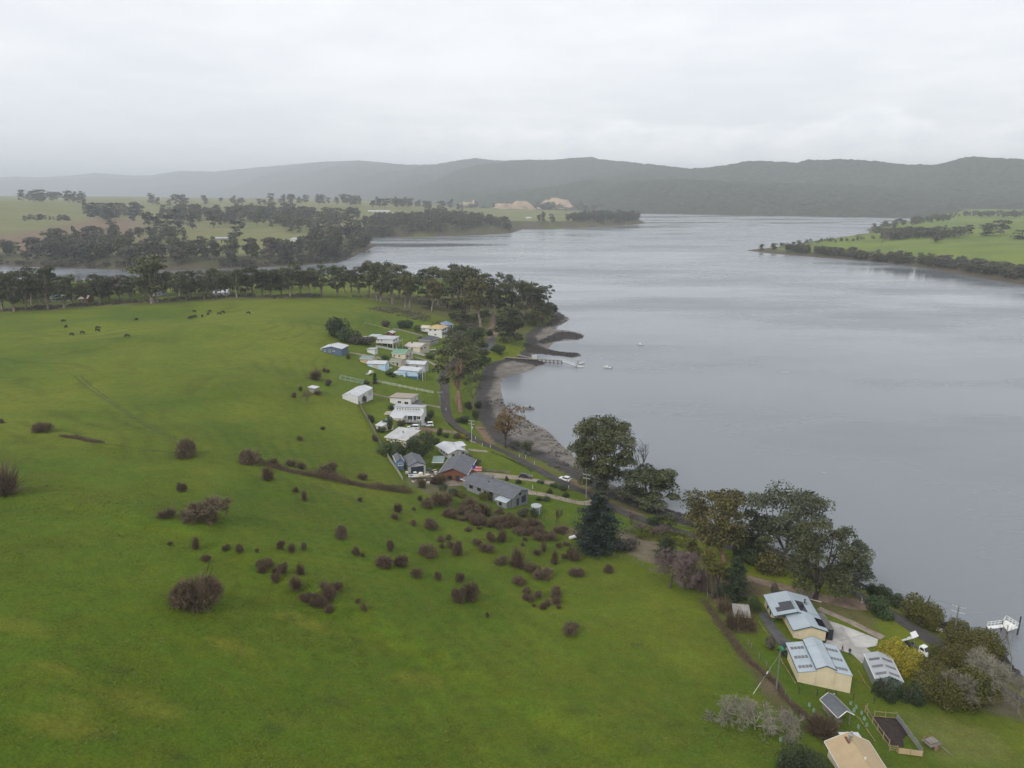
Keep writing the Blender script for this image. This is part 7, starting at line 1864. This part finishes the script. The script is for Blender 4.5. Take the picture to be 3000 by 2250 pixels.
def ute():
    p = lift(2712, 1921, .03); q = lift(2655, 1886, .03)
    d_ = p - q; yaw = math.atan2(d_[1], d_[0])
    c = (p * .62 + q * .38)
    t = thing('tipper_ute', 'white ute with its tray tipped up beside the yellow wattles', 'truck', (c[0], c[1], c[2]), yaw)
    MB().box(-3.2, -.42, .45, .6, .42, .62).build('chassis', m_out, t)
    prism([(.5, .38), (.5, 1.08), (2.2, 1.05), (2.62, .82), (2.68, .4), (1.0, .32)], .93, .88, .7).build('body', m_car, t)
    cb = prism([(.5, 1.08), (.55, 1.82), (1.25, 1.86), (1.5, 1.78), (2.1, 1.06)], .86, .70, 1.2).build('cab', m_car, t)
    for s_ in (-1, 1):
        MB().add([(.75, s_ * .87, 1.16), (1.9, s_ * .87, 1.16), (1.45, s_ * .74, 1.68), (.8, s_ * .74, 1.68)], [(0, 1, 2, 3)]).build('side_window', m_glass, cb)
        MB().box(2.56, s_ * .66 - .17, .72, 2.69, s_ * .66 + .17, .86).build('headlight', m_light, t)
    MB().add([(2.08, -.74, 1.12), (2.08, .74, 1.12), (1.56, .64, 1.74), (1.56, -.64, 1.74)], [(0, 1, 2, 3)]).build('windscreen', m_glass, cb)
    MB().box(2.62, -.5, .5, 2.70, .5, .68).build('grille', m_out, t)
    for x in (-1.9, 1.75):
        for s_ in (-1, 1):
            w_ = MB().tube([(x, s_ * .7, .36), (x, s_ * .95, .36)], .37, 12).build('wheel', m_tyre, t)
            MB().tube([(x, s_ * .95, .36), (x, s_ * .965, .36)], .21, 10).build('rim', m_rim, w_)
    tr = MB().box(0, -1.0, 0, 3.0, 1.0, .08).box(0, -1.0, .08, 3.0, -.94, .38).box(0, .94, .08, 3.0, 1.0, .38).box(2.94, -.93, .08, 3.0, .93, 1.25).build('tray', m_car, t, loc=(-3.2, 0, .72))
    tr.rotation_euler = (0, -math.radians(42), 0)
    MB().tube([(-.9, 0, .6), (-1.35, 0, 2.0)], .07, 6).build('ram', m_metal, t)
ute()
p = lift(2293, 1915); t = thing('garden_tractor', 'green garden tractor with upright dark canopy beside the barn', 'tractor', p, 1.9)
m_jd = paint_m('tractor_green', (.03, .24, .07), .4)
MB().box(-.2, -.38, .45, 1.05, .38, .95).build('bonnet', m_jd, t); MB().box(-.9, -.45, .4, -.2, .45, .62).build('body', m_jd, t); MB().box(-.75, -.28, .62, -.3, .28, .75).box(-.82, -.28, .75, -.74, .28, 1.15).build('seat', m_out, t)
for x, r0 in ((-.65, .42), (.75, .30)):
    for s_ in (-1, 1):
        MB().tube([(x, s_ * .45, r0), (x, s_ * .65, r0)], r0, 12).build('wheel', m_tyre, t)
MB().slab([(-.9, -.5, 2.1), (.4, -.5, 2.1), (.4, .5, 2.1), (-.9, .5, 2.1)], .07).build('canopy', m_dark, t)
for x in (-.85, .3):
    for y in (-.5, .5): MB().tube([(x, y, .6), (x, y, 2.05)], .035, 5).build('canopy_post', m_dark, t)
def bin_(label, u, v, lid):
    p = lift(u, v); t = thing('wheelie_bin', label, 'bin', p, .3)
    MB().add([(-.24, -.28, .08), (.24, -.28, .08), (.24, .28, .08), (-.24, .28, .08), (-.3, -.36, 1.0), (.3, -.36, 1.0), (.3, .36, 1.0), (-.3, .36, 1.0)], [(3, 2, 1, 0), (0, 1, 5, 4), (1, 2, 6, 5), (2, 3, 7, 6), (3, 0, 4, 7), (4, 5, 6, 7)]).build('body', paint_m('bin_green', (.02, .06, .03)), t)
    MB().box(-.33, -.4, 1.0, .33, .4, 1.1).build('lid', lid, t)
    for y in (-.25, .25): MB().tube([(-.30, y, .1), (-.22, y, .1)], .1, 8).build('wheel', m_tyre, t)
bin_('green-lidded wheelie bin at the cream gable wall', 2389, 1889, paint_m('bin_lid_green', (.04, .14, .05))); bin_('yellow-lidded wheelie bin at the cream gable wall', 2398, 1892, paint_m('bin_lid_yellow', (.55, .36, .02)))
# water tank
p = ground(1571, 1502); t = thing('water_tank', 'round corrugated water tank with ribbed conical lid on the lawn', 'water tank', p)
R_ = 15 * mpp(p); Ht = 2.3
MB().cyl(0, 0, -.3, Ht, R_, 28).build('drum', material('tank_iron', (.24, .27, .29), .5, .1, .6, metal=.3, wave=('Z', .12, .03)), t)
ld = MB().tube([(0, 0, Ht + .003), (0, 0, Ht + .55)], [R_ * 1.04, R_ * .12], 28).build('lid', material('tank_lid', (.33, .36, .38), .5, .1, .6), t)
for i in range(14):
    a = i * 6.283 / 14; MB().tube([(math.cos(a) * R_ * 1.03, math.sin(a) * R_ * 1.03, Ht + .05), (math.cos(a) * R_ * .14, math.sin(a) * R_ * .14, Ht + .57)], .045, 4).build('rib', m_galv, ld)
for a in (-1.0, -2.4): MB().tube([(math.cos(a) * (R_ + .08), math.sin(a) * (R_ + .08), -.2), (math.cos(a) * (R_ + .08), math.sin(a) * (R_ + .08), Ht)], .06, 6).build('downpipe', m_white, t)
# flag
p, h = topz(1381, 1400, 1374); t = thing('flagpole', 'white flagpole with a blue and red flag beside the brick house', 'flagpole', p)
MB().cyl(0, 0, 0, h + 1.5, .05, 6).build('pole', m_white, t)
V = []; nx_f, nz_f = 12, 6
for i in range(nx_f + 1):
    for j in range(nz_f + 1):
        x = 3.6 * i / nx_f; V.append((.06 + x * .93, .22 * math.sin(x * 2.3) * (i / nx_f), h - .6 + 1.9 * j / nz_f - .10 * x))
F = [(i * 7 + j, (i + 1) * 7 + j, (i + 1) * 7 + j + 1, i * 7 + j + 1) for i in range(nx_f) for j in range(nz_f)]
fo = link('flag', poly_mesh('flag', V, F, [paint_m('flag_red', (.62, .09, .10)), paint_m('flag_blue', (.06, .05, .30)), paint_m('flag_white', (.62, .55, .58))], [1 if (i < 5 and j >= 3) else (2 if j % 3 == 1 else 0) for i in range(nx_f) for j in range(nz_f)]), t)
# clutter by the garage and brick house
rng = np.random.default_rng(77)
cl_m = [m_lgrey, m_oldwood, m_beige, m_slate, m_dark, m_white, m_tanw]
nm = ['pale', 'wooden', 'beige', 'blue', 'black', 'white', 'tan']
for i, (u, v) in enumerate(sorted([(1205, 1397), (1216, 1393), (1236, 1391), (1252, 1388), (1258, 1378), (1262, 1395), (1268, 1402), (1276, 1390), (1280, 1408), (1242, 1410), (1254, 1416), (1272, 1383), (1193, 1388), (1213, 1412)])):
    p = ground(u, v); t = thing('crate', f'{nm[i % 7]} stored crate in the cluttered yard below the garage, {ORD[i + 1]} from left', 'crate', p, rng.uniform(0, 3), 'yard clutter')
    w, d, hh = rng.uniform(.6, 1.5), rng.uniform(.5, 1.0), rng.uniform(.4, 1.1)
    MB().box(-w / 2, -d / 2, -.1, w / 2, d / 2, hh).build('box', cl_m[i % 7], t); MB().box(-w / 2 - .04, -d / 2 - .04, hh, w / 2 + .04, d / 2 + .04, hh + .08).build('lid', cl_m[(i + 2) % 7], t)
p = ground(1677, 1579); t = thing('water_trough', 'white tub lying on the grass left of the cypress', 'tub', p, .4); MB().tube([(-.9, 0, .45), (.9, 0, .45)], [.5, .55], 10).build('tub', m_white, t); MB().tube([(.9, 0, .45), (.95, 0, .45)], [.56, .5], 10).build('rim', m_lgrey, t)
p = ground(1404, 1256); t = thing('log_stack', 'stack of brown logs on the bank above the dark shingle', 'log stack', p, -.3)
for i, (y, z) in enumerate([(-.4, .2), (0, .2), (.4, .2), (-.2, .5), (.2, .5)]): MB().tube([(-2.2 + .1 * i, y, z), (2.1, y, z)], .2, 7).build('log', m_bark_pink, t)
p = ground(1622, 1367); t = thing('old_hull', 'black wreck of an old dinghy on the tidal flat', 'wreck', p, -.5)
MB().slab([(-2.2, -.7, .35), (1.6, -.6, .3), (2.4, 0, .5), (1.6, .6, .3), (-2.2, .7, .35)], .3).build('hull', m_bark_dark, t)
for i in range(5): MB().tube([(-1.8 + i * .8, -.7, .2), (-1.8 + i * .8, -.85, .75)], .06, 4).build('rib', m_bark_dark, t)
p = ground(2728, 2185); t = thing('timber_cart', 'old weathered timber cart with two shafts on the lawn', 'cart', p, .35)
for i in range(7): MB().box(-1.3, -1.0 + i * .29, .75, 1.3, -.76 + i * .29, .83).build('plank', m_oldwood, t)
for s_ in (-1, 1):
    MB().tube([(-.2, s_ * 1.12, .5), (-.2, s_ * 1.22, .5)], .5, 12).build('wheel', m_rust_ if False else m_bark_pink, t); MB().tube([(.9, s_ * .45, .7), (1.3, s_ * .45 - 2.3, .1)], .06, 5).build('shaft', m_oldwood, t)
MB().box(-.9, -.6, .83, .8, .7, 1.15).build('load', m_oldwood, t)
guard_m = material('tree_guard_film', (.20, .33, .24), .5, .1, 1.0)
gv = MB(); gv.add([(-.22, -.2, 0), (.22, -.2, 0), (0, .24, 0), (-.22, -.2, .75), (.22, -.2, .75), (0, .24, .75)], [(0, 1, 4, 3), (1, 2, 5, 4), (2, 0, 3, 5)])
gmesh = poly_mesh('sleeve', gv.V, gv.F, guard_m); smesh = poly_mesh('stake', *(lambda m: (m.V, m.F))(MB().box(-.02, -.02, -.1, .02, .02, .95)), m_timber)
gl_ = [(945, 665), (1018, 755), (1622, 640), (1703, 700), (1662, 750), (1783, 790), (1833, 885), (1735, 1020), (1872, 990), (478, 1230), (490, 1545)]
for i, (x, y) in enumerate(sorted(gl_)):
    t = thing('tree_guard', f'small green plastic tree guard around the shelter, {ORD[i + 1]} from left', 'tree guard', ground(2200 + .1808 * x, 1950 + .1808 * y), rng.uniform(0, 6), 'green tree guards')
    link('sleeve', gmesh, t); link('stake', smesh, t)
# --- bodies grown from a skeleton
def skin(name, verts, edges, radii, mats, pick=None, sub=2):
    me = bpy.data.meshes.new(name); me.from_pydata(verts, edges, [])
    o = bpy.data.objects.new(name, me); COL.objects.link(o)
    md = o.modifiers.new('skin', 'SKIN')
    for i, sv in enumerate(me.skin_vertices[0].data):
        r = radii[i]; sv.radius = (r, r) if np.ndim(r) == 0 else r; sv.use_root = (i == 0)
    sb = o.modifiers.new('sub', 'SUBSURF'); sb.levels = sub; sb.render_levels = sub
    dg = bpy.context.evaluated_depsgraph_get()
    m2 = bpy.data.meshes.new_from_object(o.evaluated_get(dg)); m2.name = name
    bpy.data.objects.remove(o); m2.materials.clear()
    for m in mats: m2.materials.append(m)
    for f in m2.polygons:
        f.use_smooth = True
        if pick: f.material_index = pick(f.center)
    return m2
m_cow = material('cow_black', (.012, .011, .010), .8, .3, 3.0)
cv = [(-.75, 0, 1.12), (-.2, 0, 1.05), (.45, 0, 1.08), (.85, 0, 1.10), (1.12, 0, .72), (1.28, 0, .32), (1.42, 0, .10),        # rump, belly, chest, shoulder, neck down to the grass
      (.62, .22, .85), (.60, .23, .45), (.62, .23, .04), (.62, -.22, .85), (.66, -.23, .45), (.70, -.23, .04),
      (-.72, .24, .85), (-.86, .25, .48), (-.78, .25, .04), (-.72, -.24, .85), (-.80, -.25, .48), (-.70, -.25, .04), (-.98, 0, .95), (-1.02, 0, .45), (1.18, .16, .42), (1.18, -.16, .42)]
ce = [(0, 1), (1, 2), (2, 3), (3, 4), (4, 5), (5, 6), (2, 7), (7, 8), (8, 9), (2, 10), (10, 11), (11, 12), (0, 13), (13, 14), (14, 15), (0, 16), (16, 17), (17, 18), (0, 19), (19, 20), (5, 21), (5, 22)]
crr = [.36, .42, .40, .33, .21, .16, .10, .15, .09, .07, .15, .09, .07, .18, .09, .07, .18, .09, .07, .06, .05, .05, .05]
cow_m = skin('cow', cv, ce, crr, [m_cow])
cows = [(552, 270, 1), (570, 322, 2), (620, 388, 0), (710, 372, 0), (850, 330, 3), (842, 352, 0), (1104, 400, 3), (1177, 258, 2), (1677, 187, 0), (1809, 187, 0), (1797, 210, 2), (1646, 243, 3), (1664, 238, 3), (1681, 231, 0), (1749, 228, 2), (1892, 207, 0), (1926, 194, 0), (2145, 200, 0)]
cows = sorted((.339 * x, 850 + .339 * y, k_) for x, y, k_ in cows)
for i, (u, v, k_) in enumerate(cows):
    y = [-.2, 2.8, 1.5, 3.3][k_] + rng.normal() * .2
    tag(link('cow', cow_m, None, tuple(ground(u, v + 2)), y, 1.12), f'black cow grazing high on the green hill, {ORD[i + 1]} from left', 'cow', 'grazing black cattle')
def person(label, u, v, yaw, top, legs, step):
    p = lift(u, v, .10)
    V = [(0, 0, .95), (0, 0, 1.15), (0, 0, 1.40), (0, 0, 1.53), (.02, 0, 1.64), (.03, 0, 1.75),
         (.02, .10, .90), (step * .5, .11, .50), (step * .8, .11, .09), (step * .8 + .16, .11, .04), (.02, -.10, .90), (-step * .3, -.11, .50), (-step * .8, -.11, .10), (-step * .8 + .16, -.11, .04),
         (0, .19, 1.42), (-.05, .25, 1.15), (.10, .24, .93), (.15, .23, .85), (0, -.19, 1.42), (.03, -.25, 1.15), (.16, -.22, .94), (.21, -.21, .87)]
    E = [(0, 1), (1, 2), (2, 3), (3, 4), (4, 5), (0, 6), (6, 7), (7, 8), (8, 9), (0, 10), (10, 11), (11, 12), (12, 13), (2, 14), (14, 15), (15, 16), (16, 17), (2, 18), (18, 19), (19, 20), (20, 21)]
    Rr = [(.15, .12), (.14, .11), (.17, .12), .065, .095, .085, .10, .07, .05, .04, .10, .07, .05, .04, .075, .055, .045, .04, .075, .055, .045, .04]
    sk = paint_m('skin', (.45, .28, .20)); hair = paint_m('dark_hair', (.03, .022, .018)); shoe = m_out
    def pick(c):
        if c.z > 1.70 or (c.z > 1.58 and c.x < -.02): return 3
        if c.z > 1.52: return 2
        if abs(c.y) > .17 and c.z < .93 and c.z > .78: return 2
        if c.z < .12: return 4
        return 0 if c.z > .93 else 1
    me = skin('person', V, E, Rr, [top, legs, sk, hair, shoe], pick)
    return tag(link('person', me, None, tuple(p), yaw), label, 'person')
person('person in a maroon top walking on the concrete apron', 2467, 1911, 2.6, paint_m('maroon_cloth', (.12, .02, .03)), paint_m('dark_red_trousers', (.055, .022, .024)), .28)
person('person in dark clothes standing on the concrete apron', 2488, 1921, 1.2, paint_m('black_cloth', (.016, .018, .022)), paint_m('navy_cloth', (.014, .02, .035)), .08)
# --- sand heaps on the far shore
m_sand = material('sand_heap', (.36, .275, .185), .95, .15, .02)
def heap(label, u0, u1, vtop, vbase, dist, seed):
    rng2 = np.random.default_rng(seed)
    a = at_dist(u0, vbase, dist); b = at_dist(u1, vbase, dist); tp = at_dist((u0 + u1) / 2, vtop, dist)
    c = (a + b) / 2; W = np.linalg.norm(b - a); Hh = tp[2] - c[2]
    nu, nv = 28, 12; V = []
    for j in range(nv + 1):
        for i in range(nu + 1):
            x = -1 + 2 * i / nu; y = -1 + 2 * j / nv
            e = min(1, 2.2 * (1 - abs(x))) * min(1, 2.0 * (1 - abs(y)))
            V.append((c[0] + x * W / 2, c[1] + y * 70, c[2] - 30 + (Hh + 30) * (e ** .9) * (.62 + .9 * float(fbm(np.array(x * 3.0 + seed), np.array(y * 2), 1.0, 3)) + .28 * (e > 0))))
    F = [(j * (nu + 1) + i, j * (nu + 1) + i + 1, (j + 1) * (nu + 1) + i + 1, (j + 1) * (nu + 1) + i) for j in range(nv) for i in range(nu)]
    o = link('sand_heap', poly_mesh('sand_heap', V, F, m_sand, smooth=True)); tag(o, label, 'sand heap', 'far sand heaps')
heap('pale low sand heap on the far shore, left of three', 1325, 1412, 592, 606, 3860, 1); heap('long tan sand heap beside the far water, middle of three', 1418, 1590, 595, 611, 3830, 2); heap('tall orange sand heap on the far shore, right of three', 1572, 1685, 584, 594, 3990, 3)
# ------------------------------------------------------------------ pasture detail
m_track = material('rutted_grass', (.062, .080, .014), .95, .25, .5)
for px_ in ([(217, 1101), (300, 1166), (373, 1216), (450, 1262), (515, 1294)], [(237, 1101), (325, 1172), (407, 1233), (470, 1264), (529, 1291)], [(298, 1299), (400, 1314), (512, 1326)], [(900, 1424), (960, 1440), (1040, 1468), (1080, 1490)], [(905, 1420), (968, 1436), (1046, 1463), (1088, 1484)]):
    ribbon('vehicle_track', px_, .55, m_track, .035, .3)
m_tuft = leafmat('grass_tufts', (.135, .152, .022), (.066, .098, .012), .0)
def tufts(n, seed):
    rng = np.random.default_rng(seed)
    poly = np.array(GP([(-60, 1260), (500, 1240), (1000, 1320), (1150, 1445), (1500, 1570), (1750, 1640), (2030, 1760), (2230, 2020), (2330, 2240), (2330, 2300), (-60, 2300)]))
    out = []
    tot = 0
    while tot < n:
        x = rng.uniform(poly[:, 0].min(), poly[:, 0].max(), 60000); y = rng.uniform(poly[:, 1].min(), poly[:, 1].max(), 60000)
        dens = np.clip(fbm(x, y, 9, 3) * 1.4 + .22, 0, 1) * np.clip((250 - y) / 120, 0, 1) ** 1.3
        ok = (sdist(x, y, poly) > 0) & (rng.random(len(x)) < dens)
        out.append(np.stack([x[ok], y[ok]], 1)); tot += int(ok.sum())
    p = np.concatenate(out)[:n]
    z = hmap(p[:, 0], p[:, 1])
    q = QB()
    h = rng.uniform(.03, .11, n) * (1 + 1.2 * (rng.random(n) < .04))
    tone = np.clip(.45 + 1.6 * fbm(p[:, 0], p[:, 1], 5, 3) + rng.normal(size=n) * .22, 0, 1)
    for k_ in range(2):
        A = np.stack([p[:, 0], p[:, 1], z - .02], 1) + np.stack([rng.normal(size=n) * .12, rng.normal(size=n) * .12, np.zeros(n)], 1)
        B = A + np.stack([rng.normal(size=n) * .17, rng.normal(size=n) * .17, h], 1)
        q.blades(A, B, rng.uniform(.03, .08, n), rng, tone, taper=.55)
    o = struct(link('grass', q.mesh('grass', m_tuft)), 'stuff'); o['label'] = 'tufty pasture grass over the near hillside'
tufts(45000, 12)
# ------------------------------------------------------------------ haze: one even body of air round the whole place
mh = bpy.data.materials.new('haze'); mh.use_nodes = True
N = mh.node_tree.nodes; L = mh.node_tree.links
for n in list(N):
    if n.type == 'BSDF_PRINCIPLED':
        N.remove(n)
vp = N.new('ShaderNodeVolumePrincipled')
vp.inputs['Color'].default_value = (.88, .94, 1.0, 1)
vp.inputs['Density'].default_value = HAZE
vp.inputs['Anisotropy'].default_value = 0.0
L.new(vp.outputs[0], N['Material Output'].inputs['Volume'])
hz = MB().box(-21000, -2800, -4.5, 12500, 27000, 620).build('haze', mh)
struct(hz, 'stuff')
